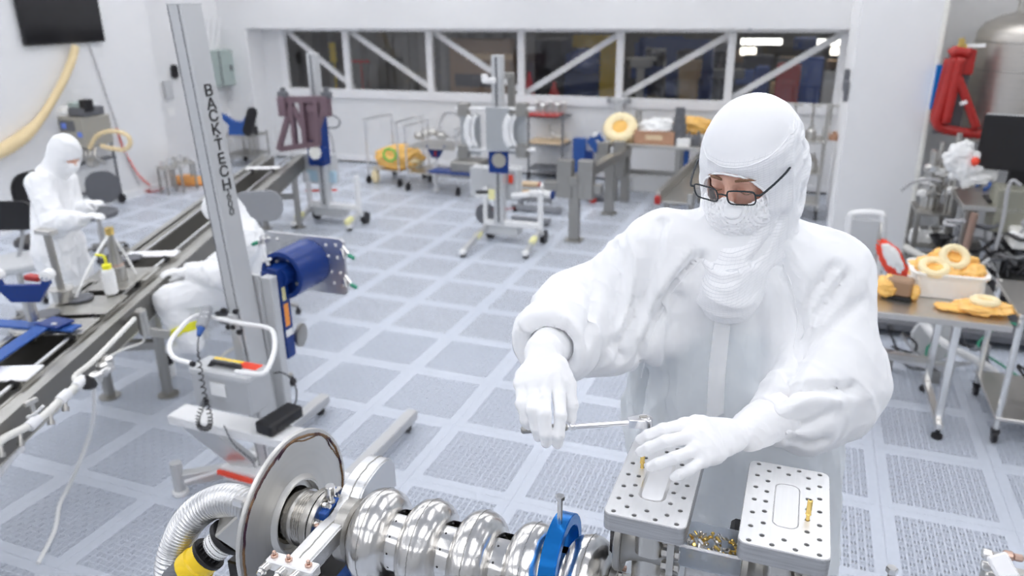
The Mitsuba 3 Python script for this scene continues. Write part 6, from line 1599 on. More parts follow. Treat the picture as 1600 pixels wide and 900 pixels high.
solo('small_carton', box(atY(1068, 226, BTy0 + .1) + [0, 0, .03], [.16, .1, .09], .004), 'm_label', 'small white and blue carton at the front edge of the back table', 'carton')
solo('storage_tub', extr(rrect(.62, .38, .06).difference(rrect(.59, .35, .05)), .20, atZ(1022, 296, 0)), 'm_label', 'translucent white tub on the floor below the back table', 'tub')
solo('blue_pole', cyl([atY(1072, 250, 9.9)[0], 9.9, zt - .05], [atY(1072, 250, 9.9)[0], 9.9, 0], .035), 'm_blue_mid', 'blue pole standing under the back table', 'pole')
# steel channel on its trestle pointing at the viewer
CHn = thing('steel_channel', 'long steel channel on trestles leading behind the man', 'channel')
c0, c1 = atZ(1052, 317, .55), atZ(1112, 255, .55)
d = unit(c1 - c0); n_ = V(-d[1], d[0], 0)
c1 = c0 + d * 2.8
part(CHn, 'web', beam(c0, c1, .34, .015), 'm_rail', 30)
for s in (-1, 1): part(CHn, 'flange', beam(c0 + n_ * s * .16 + [0, 0, .05], c1 + n_ * s * .16 + [0, 0, .05], .05, .11), 'm_rail', 30)
for k in (.3, 2.3):
    for s in (-1, 1): part(CHn, 'leg', cyl([*(c0 + d * k + n_ * s * .13)[:2], 0], [*(c0 + d * k + n_ * s * .13)[:2], .545], .03), 'm_steel_dull', 30)
part(CHn, 'end_stop', box(c0 + n_ * .16 + [0, -.02, .02], [.06, .05, .08], .006), 'm_red', 30)
# shelving right of the hood
w = atZ(1240, 318, 0)
hx0, hx1, hy0 = atY(1225, 200, 9.6)[0], atY(1292, 200, 9.6)[0], 9.6
SH = cart('steel shelf trolley with flasks between the man\'s hood and the pillar', hx0, hy0, hx1, hy0 + .45, (.18, .55, .92), 1.30, 'm_steel', .05, 'shelf_trolley', .016)
for i, (z, xx, hh, rr, m_) in enumerate(((.93, .12, .22, .05, 'm_steel_bright'), (.93, .30, .16, .06, 'm_steel'), (.93, .47, .24, .045, 'm_steel_bright'), (.56, .15, .15, .07, 'm_cardboard'), (.56, .36, .20, .06, 'm_steel'), (.93, .56, .10, .05, 'm_cardboard'))):
    solo('shelf_vessel', lathe([(0, 0), (rr, 0), (rr, hh * .6), (rr * .5, hh * .75), (rr * .5, hh), (0, hh)], [hx0 + xx, hy0 + .15, z + .003], _z, 18), m_, ('first', 'second', 'third', 'brown round', 'steel', 'small brown')[i] + ' vessel on the ' + ('upper' if z > .9 else 'lower') + ' shelf of the trolley by the pillar', 'vessel')
for i in range(3): solo('rod_stand', merge(cyl([hx0 + .1 + .2 * i, hy0 + .35, .935], [hx0 + .1 + .2 * i, hy0 + .35, 1.32], .012), cyl([hx0 + .06 + .2 * i, hy0 + .35, 1.30], [hx0 + .18 + .2 * i, hy0 + .35, 1.30], .012)), 'm_steel_dull', ('left', 'middle', 'right')[i] + ' steel rod stand on top of the shelf trolley by the pillar', 'rod')
solo('pillar_phone', merge(box(atX(1322, 125, .33), [.05, .12, .22], .012), box(atX(1322, 142, .33), [.04, .16, .2], .008)), 'm_grey_dark', 'small dark device on the side of the pillar', 'phone')
# ---------------------------------------------------------------- right side: steel table, trolley, tank, racks
TZ = .76
fr_, br_ = atZ(1584, 511, TZ), None
ty0 = fr_[1]; tx1 = fr_[0]; tx0 = tx1 - 1.25; ty1 = ty0 + .72
ST2 = thing('steel_table', 'stainless steel table at right with bagged parts on it', 'table')
mat('m_table_top', (.62, .60, .57), .28, .9)
part(ST2, 'top', bb(tx0, ty0, TZ - .04, tx1, ty1, TZ, .004), 'm_table_top', 30)
lx = tx1 - .26
for x in (lx, tx0 + .26):
    for y in (ty0 + .06, ty1 - .12): part(ST2, 'leg', bb(x - .02, y - .02, .10, x + .02, y + .02, TZ - .04, .004), 'm_steel_bright', 30)
    part(ST2, 'foot_rail', bb(x - .02, ty0 - .02, .06, x + .02, ty1 - .04, .10, .004), 'm_steel_bright', 30)
    for y in (ty0, ty1 - .08): part(ST2, 'foot', merge(cyl([x, y, 0], [x, y, .025], .032), cyl([x, y, .02], [x, y, .065], .014)), 'm_black', 30)
    part(ST2, 'top_rail', bb(x - .02, ty0 + .04, TZ - .09, x + .02, ty1 - .08, TZ - .04, .004), 'm_steel_bright', 30)
part(ST2, 'stretcher', bb(tx0 + .26, ty1 - .14, .22, lx, ty1 - .10, .26, .004), 'm_steel', 30)
BN = thing('plastic_bin', 'white plastic bin full of amber bagged rings on the steel table', 'bin')
c = atZ(1478, 466, TZ)
mat('m_bin', (.86, .855, .82), .35)
bw, bd, bh = .40, .29, .15
ro, ri = rrect(bw, bd, .05), rrect(bw - .016, bd - .016, .045)
part(BN, 'walls', extr(ro.difference(ri), bh, c + [0, .12, .004]), 'm_bin', 35)
part(BN, 'base', extr(ri, .008, c + [0, .12, .004]), 'm_bin', 30)
part(BN, 'rim', extr(rrect(bw + .035, bd + .035, .065).difference(ri), .012, c + [0, .12, bh - .006]), 'm_bin', 30)
mat('m_amber_vivid', (.95, .56, .16), .2)  # plain amber film colour, slightly brighter than the other amber
bc = c + [0, .12, bh]
for i, (dx, dy, dz, rr, s) in enumerate(((-.11, .02, -.02, (.10, .09, .07), 1), (.02, .05, .03, (.13, .09, .08), 2), (.13, -.02, -.02, (.09, .10, .07), 3), (-.03, -.06, -.015, (.12, .07, .06), 4))):
    solo('amber_bag', blob(bc + [dx, dy, dz], rr, s + 80, .35), 'm_amber_vivid', ('amber bag at the left', 'amber bag at the back and topmost', 'amber bag at the right', 'amber bag at the front')[i] + ' of the white bin', 'bag', 'bagged parts in the white bin', smooth=True)
for i, (dx, dy, dz, tilt) in enumerate(((.02, -.02, .085, (.1, -.7, .7)), (-.09, -.09, .03, (.0, -.4, .9)))):
    F = frame(unit(V(*tilt)))
    solo('cream_ring', tube([bc + [dx, dy, dz] + F @ V(0, .065 * math.cos(g), .065 * math.sin(g)) for g in np.linspace(0, 2 * np.pi, 16, endpoint=False)], .024, 10, 3, True), 'm_amber_pale', ('cream ring lying on top of the bags in the white bin', 'cream ring at the front edge inside the white bin')[i], 'ring')
c2 = atZ(1533, 490, TZ)
solo('amber_bag', blob(c2 + [0, .03, .03], (.15, .10, .035), 91, .4), 'm_amber_vivid', 'flat amber bag on the near right corner of the steel table', 'bag', smooth=True)
solo('amber_flap', blob(c2 + [-.14, .02, .014], (.10, .07, .012), 95, .3), 'm_amber', 'thin amber film flap at the left of the flat amber bag', 'film', smooth=True)
solo('cream_ring', tube([c2 + [.01, .02, .072] + V(.06 * math.cos(g), .05 * math.sin(g), 0) for g in np.linspace(0, 2 * np.pi, 16, endpoint=False)], .022, 10, 3, True), 'm_amber_pale', 'cream ring on the flat amber bag at the table corner', 'ring')
c3 = atZ(1403, 468, TZ)
BB_ = thing('bagged_block', 'brown block wrapped in amber film on the steel table', 'block')
mat('m_brown_block', (.33, .20, .12), .5)
part(BB_, 'block', box(c3 + [.0, .04, .075], [.15, .12, .10], .012, rotz(-.25)), 'm_brown_block', 30)
part(BB_, 'film', blob(c3 + [-.07, .05, .06], (.07, .09, .06), 97, .35), 'm_amber', True)
part(BB_, 'base_foam', box(c3 + [.0, .04, .014], [.16, .13, .022], .004, rotz(-.25)), 'm_black', 30)
part(BB_, 'film', blob(c3 + [.085, .02, .05], (.03, .05, .05), 98, .3), 'm_amber', True)
RB = thing('red_bag', 'red and white plastic bag hanging at the pillar behind the steel table', 'bag')
q = atY(1394, 406, ty1 + .35)
bag = blob(q, (.068, .04, .17), 105, .3, 3)
part(RB, 'bag', mv(bag, roty(-.62), piv=q), 'm_red_label', True)
part(RB, 'white_print', mv(blob(q + [.012, -.032, .02], (.048, .022, .12), 106, .2, 3), roty(-.62), piv=q), 'm_label', True)
solo('bag_hook', merge(tube([q + [-.10, 0.0, .10], q + [-.10, .02, .2], q + [-.10, .07, .24], q + [-.10, .09, .20]], .008, 6), cyl([q[0] - .10, q[1] + .09, 0], [q[0] - .10, q[1] + .09, q[2] + .2], .010), cyl([q[0] - .10, q[1] + .09, 0], [q[0] - .10, q[1] + .09, .02], .10)), 'm_steel', 'thin hook stand holding the red and white bag', 'hook')
# white framed unit in front of the pillar
WU = thing('panel_stand', 'white tube stand with grey panels standing before the pillar', 'stand')
yy = 7.0
P_ = lambda x, y, dy=0: atY(x, y, yy + dy)
part(WU, 'tube_frame', tube([P_(1318, 500), P_(1322, 420), P_(1328, 345), P_(1336, 334), P_(1370, 334), P_(1379, 346), P_(1372, 430), P_(1366, 500)], .032, 10, 6), 'm_whitepaint', True)
part(WU, 'grey_panel', box((P_(1350, 352) + P_(1350, 375)) / 2, [.27, .05, .24], .01), 'm_grey_light', 30)
part(WU, 'lower_panel', box(P_(1347, 398), [.25, .05, .22], .01), 'm_grey_light', 30)
z_ = P_(1318, 500)[2]
part(WU, 'base', bb(P_(1318, 500)[0] - .05, yy - .25, 0, P_(1366, 500)[0] + .05, yy + .25, .06, .01), 'm_grey_light', 30)
for x in (1318, 1366): part(WU, 'stem', cyl([P_(x, 500)[0], yy, .05], P_(x, 500) + [0, 0, .02], .032), 'm_whitepaint', 30)
# second trolley cut by the frame
w = atZ(1551, 690, 0)
TR2 = cart('steel trolley with a pale lower shelf at the right edge of the picture', w[0], w[1], w[0] + .8, w[1] + .62, (.16, .80), .82, 'm_steel_bright', .04, 'steel_trolley', .018, shelf_mat='m_table_top')
solo('black_hose', tube([V(w[0] + .25, w[1] + .25, .82) + V(.13 * math.cos(g), .10 * math.sin(g), .012 + .008 * math.sin(2 * g)) for g in np.linspace(0, 2 * np.pi, 16, endpoint=False)], .010, 8, 3, True), 'm_black', 'black cable coil on top of the right trolley', 'cable')
for i in range(4):
    rg = np.random.default_rng(200 + i)
    pts = [V(w[0] + .15 + .5 * rg.random(), w[1] + .1 + .45 * rg.random(), .19 + .2 * rg.random()) for _ in range(6)]
    solo('loose_cable', tube(pts, .009, 6), ('m_black', 'm_cable_grey', 'm_black', 'm_green')[i], ('first black', 'grey', 'second black', 'green')[i] + ' cable tangled on the lower shelf of the right trolley', 'cable')
solo('black_pouch', blob(V(w[0] + .45, w[1] + .35, .26), (.22, .14, .09), 120, .2, 3), 'm_black', 'black pouch on the lower shelf of the right trolley', 'pouch', smooth=True)
# tank
TK = thing('steel_tank', 'large brushed steel tank standing at the upper right', 'tank')
ty = 8.55
tc = atY(1585, 120, ty)
rT = tc[0] - atY(1512, 120, ty)[0]
rT = .58
cxT = atY(1512, 130, ty)[0] + rT
def _tank(p, n, uv): return mix((.60, .565, .52), (.50, .475, .44), fbm(p.x * 4, p.y * 4, p.z * 40))
mat('m_tank', proc(_tank), .36, .85)
zs = atY(1530, 35, ty)[2]
zb = atY(1530, 215, ty)[2]
part(TK, 'shell', lathe([(0, zb - .1), (rT * .6, zb - .08), (rT * .93, zb), (rT, zb + .12), (rT, zs - .16), (rT * .985, zs - .08), (rT * .9, zs), (rT * .7, zs + .06), (.18, zs + .12), (.18, zs + .35), (0, zs + .35)], (cxT, ty, 0), _z, 64), 'm_tank', 35)
for z in (zs - .16, (zs + zb) / 2 + .12): part(TK, 'weld_band', tube([[cxT + (rT + .001) * math.cos(g), ty + (rT + .001) * math.sin(g), z] for g in np.linspace(0, 2 * np.pi, 64, endpoint=False)], .006, 6, 1, True), 'm_steel_dull', True)
for g in (2.6, 3.6, 4.6): part(TK, 'top_nozzle', merge(cyl([cxT + .25 * math.cos(g), ty + .25 * math.sin(g), zs], [cxT + .25 * math.cos(g), ty + .25 * math.sin(g), zs + .3], .06), cyl([cxT + .25 * math.cos(g), ty + .25 * math.sin(g), zs + .2], [cxT + .25 * math.cos(g), ty + .25 * math.sin(g), zs + .24], .09)), 'm_steel_bright', 30)
for g in (3.6, 4.7, 5.8, .8): part(TK, 'leg', cyl([cxT + .4 * math.cos(g), ty + .4 * math.sin(g), 0], [cxT + .42 * math.cos(g), ty + .42 * math.sin(g), zb + .05], .05), 'm_steel_dull', 30)
# red pipe frame on the tank
RP = thing('pipe_rack', 'bent red pipe rack on the left side of the steel tank', 'rack')
yy = ty - .35
R_ = lambda x, y, dy=0: atY(x, y, yy + dy)
part(RP, 'pipe', tube([R_(1492, 90), R_(1482, 130), R_(1470, 170), R_(1464, 190), R_(1472, 200), R_(1500, 206), R_(1545, 211)], .045, 12), 'm_red', True)
part(RP, 'pipe', tube([R_(1484, 92, .1), R_(1474, 130, .1), R_(1462, 180, .1), R_(1464, 192, .1)], .045, 12), 'm_red', True)
part(RP, 'pipe', tube([R_(1502, 90, -.05), R_(1492, 130, -.05), R_(1478, 192, -.05)], .040, 12), 'm_red', True)
part(RP, 'brace', tube([R_(1493, 112, -.05), R_(1508, 150, -.05), R_(1526, 200, -.05)], .038, 12), 'm_red', True)
part(RP, 'brace_label', cyl(R_(1506, 157, -.05), R_(1508, 162, -.05), .042), 'm_label', 30)
part(RP, 'top_arm', tube([R_(1484, 86), R_(1496, 80), R_(1516, 84)], .05, 12), 'm_red', True)
part(RP, 'plate', box(R_(1505, 97), [.18, .05, .22], .008), 'm_red', 30)
part(RP, 'dark_back', box(R_(1488, 150, .12), [.22, .04, .7], .01), 'm_grey_dark', 30)
part(RP, 'brass_valve', merge(cyl(R_(1503, 82), R_(1503, 60), .025), box(R_(1503, 73), [.08, .06, .05], .01)), 'm_brass', 30)
part(RP, 'white_lever', beam(R_(1510, 72), R_(1540, 71), .04, .03), 'm_label', 30)
part(RP, 'blue_panel', box(R_(1463, 136, .15), [.06, .12, .40], .006), 'm_blue_ano', 30)
# monitor on its bench
bz = .95
by_ = 7.0
MO = thing('monitor', 'black computer monitor seen from behind at the right edge', 'monitor')
q = atY(1590, 222, by_)
F = np.stack([unit(V(.97, -.22, 0)), _z, unit(np.cross(V(.97, -.22, 0), _z))], 1)
a_, b_ = atY(1540, 178, by_), atY(1532, 262, by_)
mh = a_[2] - b_[2]
part(MO, 'shell', mv(rplate(.70, mh, .04, .015, b=.006), F, [a_[0] + .34, by_ - .07, (a_[2] + b_[2]) / 2]), 'm_black', 30)
part(MO, 'top_edge', mv(rplate(.68, .006, .03, .002), F, [a_[0] + .34, by_ - .07, a_[2] + .002]), 'm_grey_light', 30)
part(MO, 'stand', bb(a_[0] + .24, by_ - .02, bz, a_[0] + .42, by_ + .04, b_[2] + .2, .006), 'm_black', 30)
part(MO, 'foot', bb(a_[0] + .12, by_ - .1, bz, a_[0] + .54, by_ + .14, bz + .015, .005), 'm_black', 30)
BE = thing('equipment_bench', 'steel equipment bench under the monitor', 'bench')
bx0 = atY(1509, 300, by_ - .25)[0]
part(BE, 'top', bb(bx0, by_ - .25, bz - .04, bx0 + 1.5, by_ + .45, bz, .004), 'm_steel', 30)
for x in (bx0 + .05, bx0 + 1.4):
    for y in (by_ - .2, by_ + .4): part(BE, 'leg', bb(x - .025, y - .025, 0, x + .025, y + .025, bz - .04, .004), 'm_steel_dull', 30)
part(BE, 'lower_shelf', bb(bx0 + .02, by_ - .22, .30, bx0 + 1.45, by_ + .42, .33, .004), 'm_steel_dull', 30)
q = atY(1516, 345, by_ - .28)
solo('copper_tube', cyl([q[0] - .02, q[1], .0], [q[0] + .02, q[1], bz - .05], .028), mat('m_dull_copper', (.45, .30, .24), .4, .7), 'dull copper tube standing before the equipment bench', 'tube')
solo('grey_green_case', box(atY(1578, 325, by_ - .1), [.26, .3, .34], .01), mat('m_olive', (.27, .27, .22), .5), 'olive grey case on the equipment bench', 'case')
solo('beige_case', box(atY(1606, 370, by_ - .3), [.26, .3, .14], .015), 'm_cream', 'beige instrument case below the olive case', 'case')
solo('white_carton', box(atY(1530, 266, by_ + .1), [.24, .2, .12], .01), 'm_label', 'white carton on the bench left of the monitor', 'carton')
solo('white_gloves', merge(blob(atY(1512, 262, by_), (.10, .07, .13), 130, .5), blob(atY(1500, 245, by_), (.11, .07, .12), 131, .4), blob(atY(1522, 278, by_), (.12, .06, .05), 132, .3)), 'm_label', 'white gloves and wipes heaped on the bench by the monitor', 'gloves', smooth=True)
solo('red_bead', blob(atY(1524, 252, by_ - .1), (.03, .03, .035), 133, .1, 2), 'm_red_label', 'small red bead beside the white gloves', 'bead', smooth=True)
solo('blue_strap', tube([atZ(x, y, bz + .013) for x, y in ((1526, 290), (1538, 284), (1548, 289), (1538, 296))], .013, 8), 'm_blue_mid', 'blue strap on the bench edge below the monitor', 'strap')
solo('white_cable', tube([atY(1595, 290, by_ - .35), atY(1582, 282, by_ - .35), atY(1574, 300, by_ - .35), atY(1568, 340, by_ - .35), atY(1556, 390, by_ - .35)], .014, 8), 'm_cable_grey', 'thick pale cable arching over the olive case', 'cable')
# rack of valves beside the pillar
VRk = thing('valve_rack', 'steel rack with clustered valves and pipes between the pillar and the bench', 'rack')
vy = 7.35
p, r = atY(1432, 350, vy), atY(1482, 350, vy)
vx0, vx1 = p[0], r[0]
vz = atY(1450, 335, vy)[2]
for x in (vx0, vx1):
    for y in (vy, vy + .4): part(VRk, 'post', bb(x - .02, y - .02, 0, x + .02, y + .02, vz, .004), 'm_steel_dull', 30)
for z in (.25, vz * .6, vz): part(VRk, 'shelf', bb(vx0 - .02, vy - .02, z - .012, vx1 + .02, vy + .42, z + .012, .004), 'm_steel_dull', 30)
rg = np.random.default_rng(77)
for i in range(26):
    x, y = vx0 + (vx1 - vx0) * rg.random() + .04, vy + .05 + .3 * rg.random()
    z0 = vz + .012
    hh = .15 + .55 * rg.random() * (1 if x > (vx0 + vx1) / 2 else .75)
    part(VRk, 'pipe', cyl([x, y, z0], [x, y, z0 + hh], .012 + .012 * rg.random(), n=10), 'm_steel', 30)
    part(VRk, 'valve', merge(cyl([x - .05, y, z0 + hh * .7], [x + .05, y, z0 + hh * .7], .028, n=12), box([x, y, z0 + hh * .7], [.06, .06, .06], .008)), ('m_steel_bright', 'm_label', 'm_steel_dull')[i % 3], 30)
for i in range(7):
    x, y = vx0 + (vx1 - vx0) * rg.random(), vy + .05 + .3 * rg.random()
    part(VRk, 'boxed_valve', box([x, y, vz * .6 + .07], [.09, .09, .11], .01), ('m_label', 'm_steel', 'm_grey_light')[i % 3], 30)
solo('rack_hose', tube([atY(1408, 298, vy), atY(1425, 285, vy), atY(1452, 280, vy), atY(1470, 284, vy)], .014, 8), 'm_cable_grey', 'grey hose reaching left from the valve rack to the pillar', 'hose')
solo('yellow_tool', box(atY(1468, 372, vy - .1), [.2, .05, .03], .006), 'm_cream', 'pale tool lying across the valve rack', 'tool')
solo('rack_funnel', lathe([(.0, 0), (.02, 0), (.02, .08), (.09, .18), (.08, .18), (.0, .06)], atY(1464, 400, vy - .2), _z, 18), 'm_black', 'black funnel hanging below the valve rack', 'funnel')
solo('floor_duct', tube([atY(1412, 385, vy - .2), atY(1440, 400, vy - .25), atY(1475, 412, vy - .3)], .03, 10), 'm_cream', 'cream duct hose crossing low behind the steel table', 'hose')
# cable tangle under the bench and under the table
rg = np.random.default_rng(91)
for i in range(34):
    x, y = 1490 + 105 * rg.random(), 350 + 80 * rg.random()
    d0 = by_ - .45 + .5 * rg.random()
    pts = [atY(x, y, d0)]
    for _ in range(4):
        x += rg.normal(0, 22); y += rg.normal(4, 16)
        pts.append(atY(min(max(x, 1478), 1612), min(max(y, 345), 455), d0 + rg.normal(0, .08)))
    for p in pts: p[2] = max(p[2], .02)
    solo('tangled_cable', tube(pts, .009 + .007 * rg.random(), 6, 4), ('m_black', 'm_black', 'm_grey_dark', 'm_cable_grey', 'm_label')[i % 5], ('black', 'thin black', 'dark grey', 'grey', 'white')[i % 5] + ' cable in the tangle hanging below the equipment bench', 'cable', 'tangled cables below the equipment bench')
_ord = ('first', 'second', 'third', 'fourth', 'fifth', 'sixth', 'seventh', 'eighth', 'ninth', 'tenth')
for i in range(10):
    x, y = bx0 + .08 + .12 * i, by_ - .15 + .4 * rg.random()
    hh = .10 + .30 * rg.random()
    solo('bench_unit', box([x, y, .332 + hh / 2], [.11, .14, hh], .01), ('m_grey_dark', 'm_steel', 'm_grey_light', 'm_black')[i % 4], _ord[i] + ' instrument block from the left on the lower shelf of the equipment bench', 'instrument', 'instrument blocks on the lower bench shelf')
sy = ty1 + .15
def U(x, y, dy=0): return atY(x, y, sy + dy)
solo('white_duct_hose', tube([U(1440, 500, .2), U(1455, 520, .1), U(1480, 540, 0), U(1510, 556, 0), U(1545, 575, 0), U(1560, 590, 0)], .028, 10), 'm_label', 'thick white duct hose sagging behind the steel table', 'hose')
solo('drum_fan', merge(lathe([(0, 0), (.14, 0), (.15, .01), (.15, .05), (.14, .06), (0, .06)], U(1458, 530, .25), (0, -1, .4), 28)), 'm_grey_light', 'round grey drum standing behind the steel table', 'drum')
for i in range(12):
    x, y = 1375 + 180 * rg.random(), 510 + 60 * rg.random()
    pts = [U(x, y, .3 * rg.random())]
    for _ in range(4):
        x += rg.normal(8, 22); y += rg.normal(2, 14)
        pts.append(U(min(max(x, 1370), 1600), min(max(y, 505), 600), .2 * rg.random()))
    for p in pts: p[2] = max(p[2], .015)
    solo('table_cable', tube(pts, .008, 6, 4), ('m_black', 'm_grey_dark', 'm_cable_grey', 'm_green')[i % 4], ('black', 'dark grey', 'grey', 'green')[i % 4] + ' loose cable behind the legs of the steel table', 'cable', 'loose cables behind the steel table')
LR = thing('low_rail', 'steel rail lying low behind the steel table', 'rail')
r0_, r1_ = atZ(1366, 548, .12), atZ(1490, 578, .12)
part(LR, 'bar', beam(r0_, r1_, .06, .06), 'm_steel_bright', 30)
for q in (r0_ * .8 + r1_ * .2, r0_ * .2 + r1_ * .8): part(LR, 'support', bb(q[0] - .03, q[1] - .03, 0, q[0] + .03, q[1] + .03, .09, .003), 'm_steel_dull', 30)
DT = thing('dark_pallet', 'dark equipment skid on the floor behind the steel table', 'skid')
q = atZ(1440, 545, .0)
part(DT, 'deck', bb(q[0] - .5, q[1] + .15, .06, q[0] + .9, q[1] + .9, .12, .006), 'm_grey_dark', 30)
part(DT, 'runner', bb(q[0] - .45, q[1] + .2, 0, q[0] - .38, q[1] + .85, .06, .004), 'm_black', 30)
part(DT, 'runner', bb(q[0] + .8, q[1] + .2, 0, q[0] + .87, q[1] + .85, .06, .004), 'm_black', 30)
part(DT, 'motor', cyl([q[0] - .2, q[1] + .5, .26], [q[0] + .25, q[1] + .5, .26], .13), 'm_grey_plastic', 30)
part(DT, 'gearbox', box([q[0] + .45, q[1] + .5, .25], [.25, .3, .26], .02), 'm_black', 30)

# ---------------------------------------------------------------- the hall seen through the window
mat('m_hall', (.16, .15, .14), .8)
mat('m_hall_floor', (.20, .19, .18), .5)
HY = YB + 8.5
struct('hall_floor', bb(XL - 6, YB + .13, -.30, 6, HY, -.25, b=.001), 'm_hall_floor')
struct('hall_wall', bb(XL - 6, HY, -.3, 6, HY + .1, 4.2, b=.001), 'm_hall')
struct('hall_wall_left', bb(XL - 6.1, YB + .13, -.3, XL - 6, HY, 4.2, b=.001), 'm_hall')
struct('hall_wall_right', bb(6, YB + .13, -.3, 6.1, HY, 4.2, b=.001), 'm_hall')
struct('hall_ceiling', bb(XL - 6, YB + .13, 4.2, 6, HY, 4.3, b=.001), 'm_hall')
def hy(x, y, v): return atY(x, y, YB + v)
def hbox(nm, x0, y0, x1, y1, v, dep, m_, lab, cat, foot=True):
    p, r = hy(x0, y0, v), hy(x1, y1, v)
    z0 = -.25 if foot else min(p[2], r[2])
    t = thing(nm, lab, cat)
    part(t, 'body', bb(p[0], YB + v, z0, r[0], YB + v + dep, max(p[2], r[2]), .02), m_, 30)
    return t, p, r
mat('m_strip_a', (.17, .17, .165), .4)
mat('m_strip_b', (.25, .245, .235), .4)
rg = np.random.default_rng(4)
SCn = thing('strip_curtain', 'dark curtain of hanging plastic strips behind the left windows', 'curtain')
x = hy(425, 100, 1.0)[0]
xe = hy(830, 100, 1.0)[0]
while x < xe:
    wd = .10 + .10 * rg.random()
    part(SCn, 'strip', box([x + wd / 2, YB + 1.0 + .05 * rg.random(), 1.6], [wd * .93, .012, 3.2], .003, rotz(rg.normal(0, .25))), ('m_strip_a', 'm_strip_b', 'm_hall')[rg.choice(3, p=[.5, .25, .25])], False)
    x += wd
mat('m_sign_yellow', (.70, .55, .08), .5)
solo('yellow_sign', merge(box(hy(520, 82, .9), [.13, .02, .34], .004), bb(hy(520, 82, .9)[0] - .015, YB + .91, -.25, hy(520, 82, .9)[0] + .015, YB + .93, hy(520, 82, .9)[2] - .1, .003)), 'm_sign_yellow', 'small yellow sign behind the second window bay', 'sign')
solo('red_stripe', merge(box(hy(563, 96, .9), [.36, .02, .05], .004), bb(hy(563, 96, .9)[0] - .012, YB + .91, -.25, hy(563, 96, .9)[0] + .012, YB + .93, hy(563, 96, .9)[2], .003)), 'm_red', 'thin red strip behind the third window bay', 'strip')
mat('m_hall_brown', (.24, .16, .10), .6)
mat('m_hall_tan', (.45, .33, .20), .6)
mat('m_hall_blue', (.04, .08, .26), .5)
mat('m_hall_blue2', (.03, .09, .38), .4)
mat('m_hall_yellow', (.60, .42, .04), .5)
mat('m_hall_red', (.45, .05, .05), .5)
mat('m_hall_grey', (.30, .30, .29), .5)
mat('m_hall_dark', (.06, .06, .07), .5)
t, p, r = hbox('crate_stack', 700, 60, 800, 152, .75, .2, 'm_hall_brown', 'brown crate stack behind the middle window bay', 'crates')
part(t, 'tan_band', bb(p[0] + .3, YB + .74, 1.62, r[0] + .02, YB + .75, 1.72, .003), 'm_hall_tan', 30)
part(t, 'dark_gap', bb(p[0] + .1, YB + .74, 1.20, r[0] - .2, YB + .75, 1.40, .003), 'm_hall_dark', 30)
t, p, r = hbox('hall_machine', 835, 62, 876, 150, 2.2, .8, 'm_hall_dark', 'dark machine behind the bay with the red cones', 'machine')
t, p, r = hbox('hall_machine', 880, 85, 935, 130, 2.4, .8, 'm_hall_blue', 'blue machine left of the yellow column', 'machine')
part(t, 'pump', cyl([p[0] + .2, YB + 2.35, 1.5], [p[0] + .7, YB + 2.35, 1.5], .16), 'm_hall_blue2', 30)
part(t, 'hood', blob([p[0] + .45, YB + 2.3, p[2] - .1], (.35, .2, .2), 140, .3), 'm_hall_blue2', True)
t, p, r = hbox('yellow_column', 938, 56, 962, 150, 2.0, .3, 'm_hall_yellow', 'yellow column behind the fifth window mullion', 'column')
part(t, 'arm', bb(p[0] - .5, YB + 2.05, 1.75, p[0], YB + 2.2, 1.95, .02), 'm_hall_yellow', 30)
for i, (x, y0, y1) in enumerate(((866, 128, 150), (827, 112, 150))):
    p, r = hy(x, y0, .55), hy(x, y1, .55)
    solo('traffic_cone', lathe([(.0, 1.06), (.11, 1.06), (.10, 1.10), (.03, p[2] - .05), (.025, p[2]), (0, p[2])], (p[0], YB + .55, 0), _z, 20), 'm_hall_red', ('red cone behind the sill right of the middle mullion', 'red cone beside the middle mullion')[i], 'cone')
solo('cone_ledge', bb(-9, YB + .2, -.25, .3, YB + .72, 1.05, .004), 'm_hall_grey', 'grey ledge running behind the window sill', 'ledge')
FRb = thing('steel_gantry', 'big dark blue steel gantry behind the fifth bay', 'gantry')
yy = 2.6
for a_, b_ in (((1000, 66), (1110, 70)), ((1000, 66), (1007, 400)), ((1108, 70), (1090, 420)), ((1050, 68), (1048, 150)), ((1000, 110), (1105, 118)), ((1085, 120), (1092, 158))): part(FRb, 'bar', beam(hy(*a_, yy), hy(*b_, yy), .16, .16), 'm_hall_blue', 30)
solo('white_machine', merge(box(hy(1002, 98, 2.2), [.36, .2, .16], .03), box(hy(1002, 92, 2.2), [.5, .1, .06], .02), bb(hy(1002, 98, 2.2)[0] - .06, YB + 2.15, -.25, hy(1002, 98, 2.2)[0] + .06, YB + 2.25, hy(1002, 98, 2.2)[2], .004)), 'm_grey_light', 'white machine head inside the blue gantry', 'machine')
solo('tan_crate', merge(box(hy(1078, 108, 2.2), [.34, .2, .3], .01), bb(hy(1078, 108, 2.2)[0] - .14, YB + 2.12, -.25, hy(1078, 108, 2.2)[0] + .14, YB + 2.28, hy(1078, 108, 2.2)[2] - .14, .004)), 'm_hall_tan', 'tan crate in the blue gantry', 'crate')
rg = np.random.default_rng(33)
for i in range(30):
    x, y = 985 + 340 * rg.random(), 66 + 86 * rg.random()
    v = 3.0 + .175 * i
    q = hy(x, y, v)
    c_ = ('grey', 'black', 'tan', 'black', 'blue', 'pale grey', 'brown')[i % 7]
    t = thing('hall_machine', c_ + ' machine on a stand in the dim hall beyond the right windows', 'machine', 'machines in the hall beyond the window')
    ww, hh = .12 + .5 * rg.random(), .08 + .3 * rg.random()
    part(t, 'body', box(q, [ww, .15, hh], .02), ('m_hall_grey', 'm_hall_dark', 'm_hall_tan', 'm_hall_dark', 'm_hall_blue', 'm_grey_light', 'm_hall_brown')[i % 7], 30)
    part(t, 'stand', bb(q[0] - .05, q[1] - .05, -.25, q[0] + .05, q[1] + .05, q[2] - hh / 2, .004), 'm_hall_dark', 30)
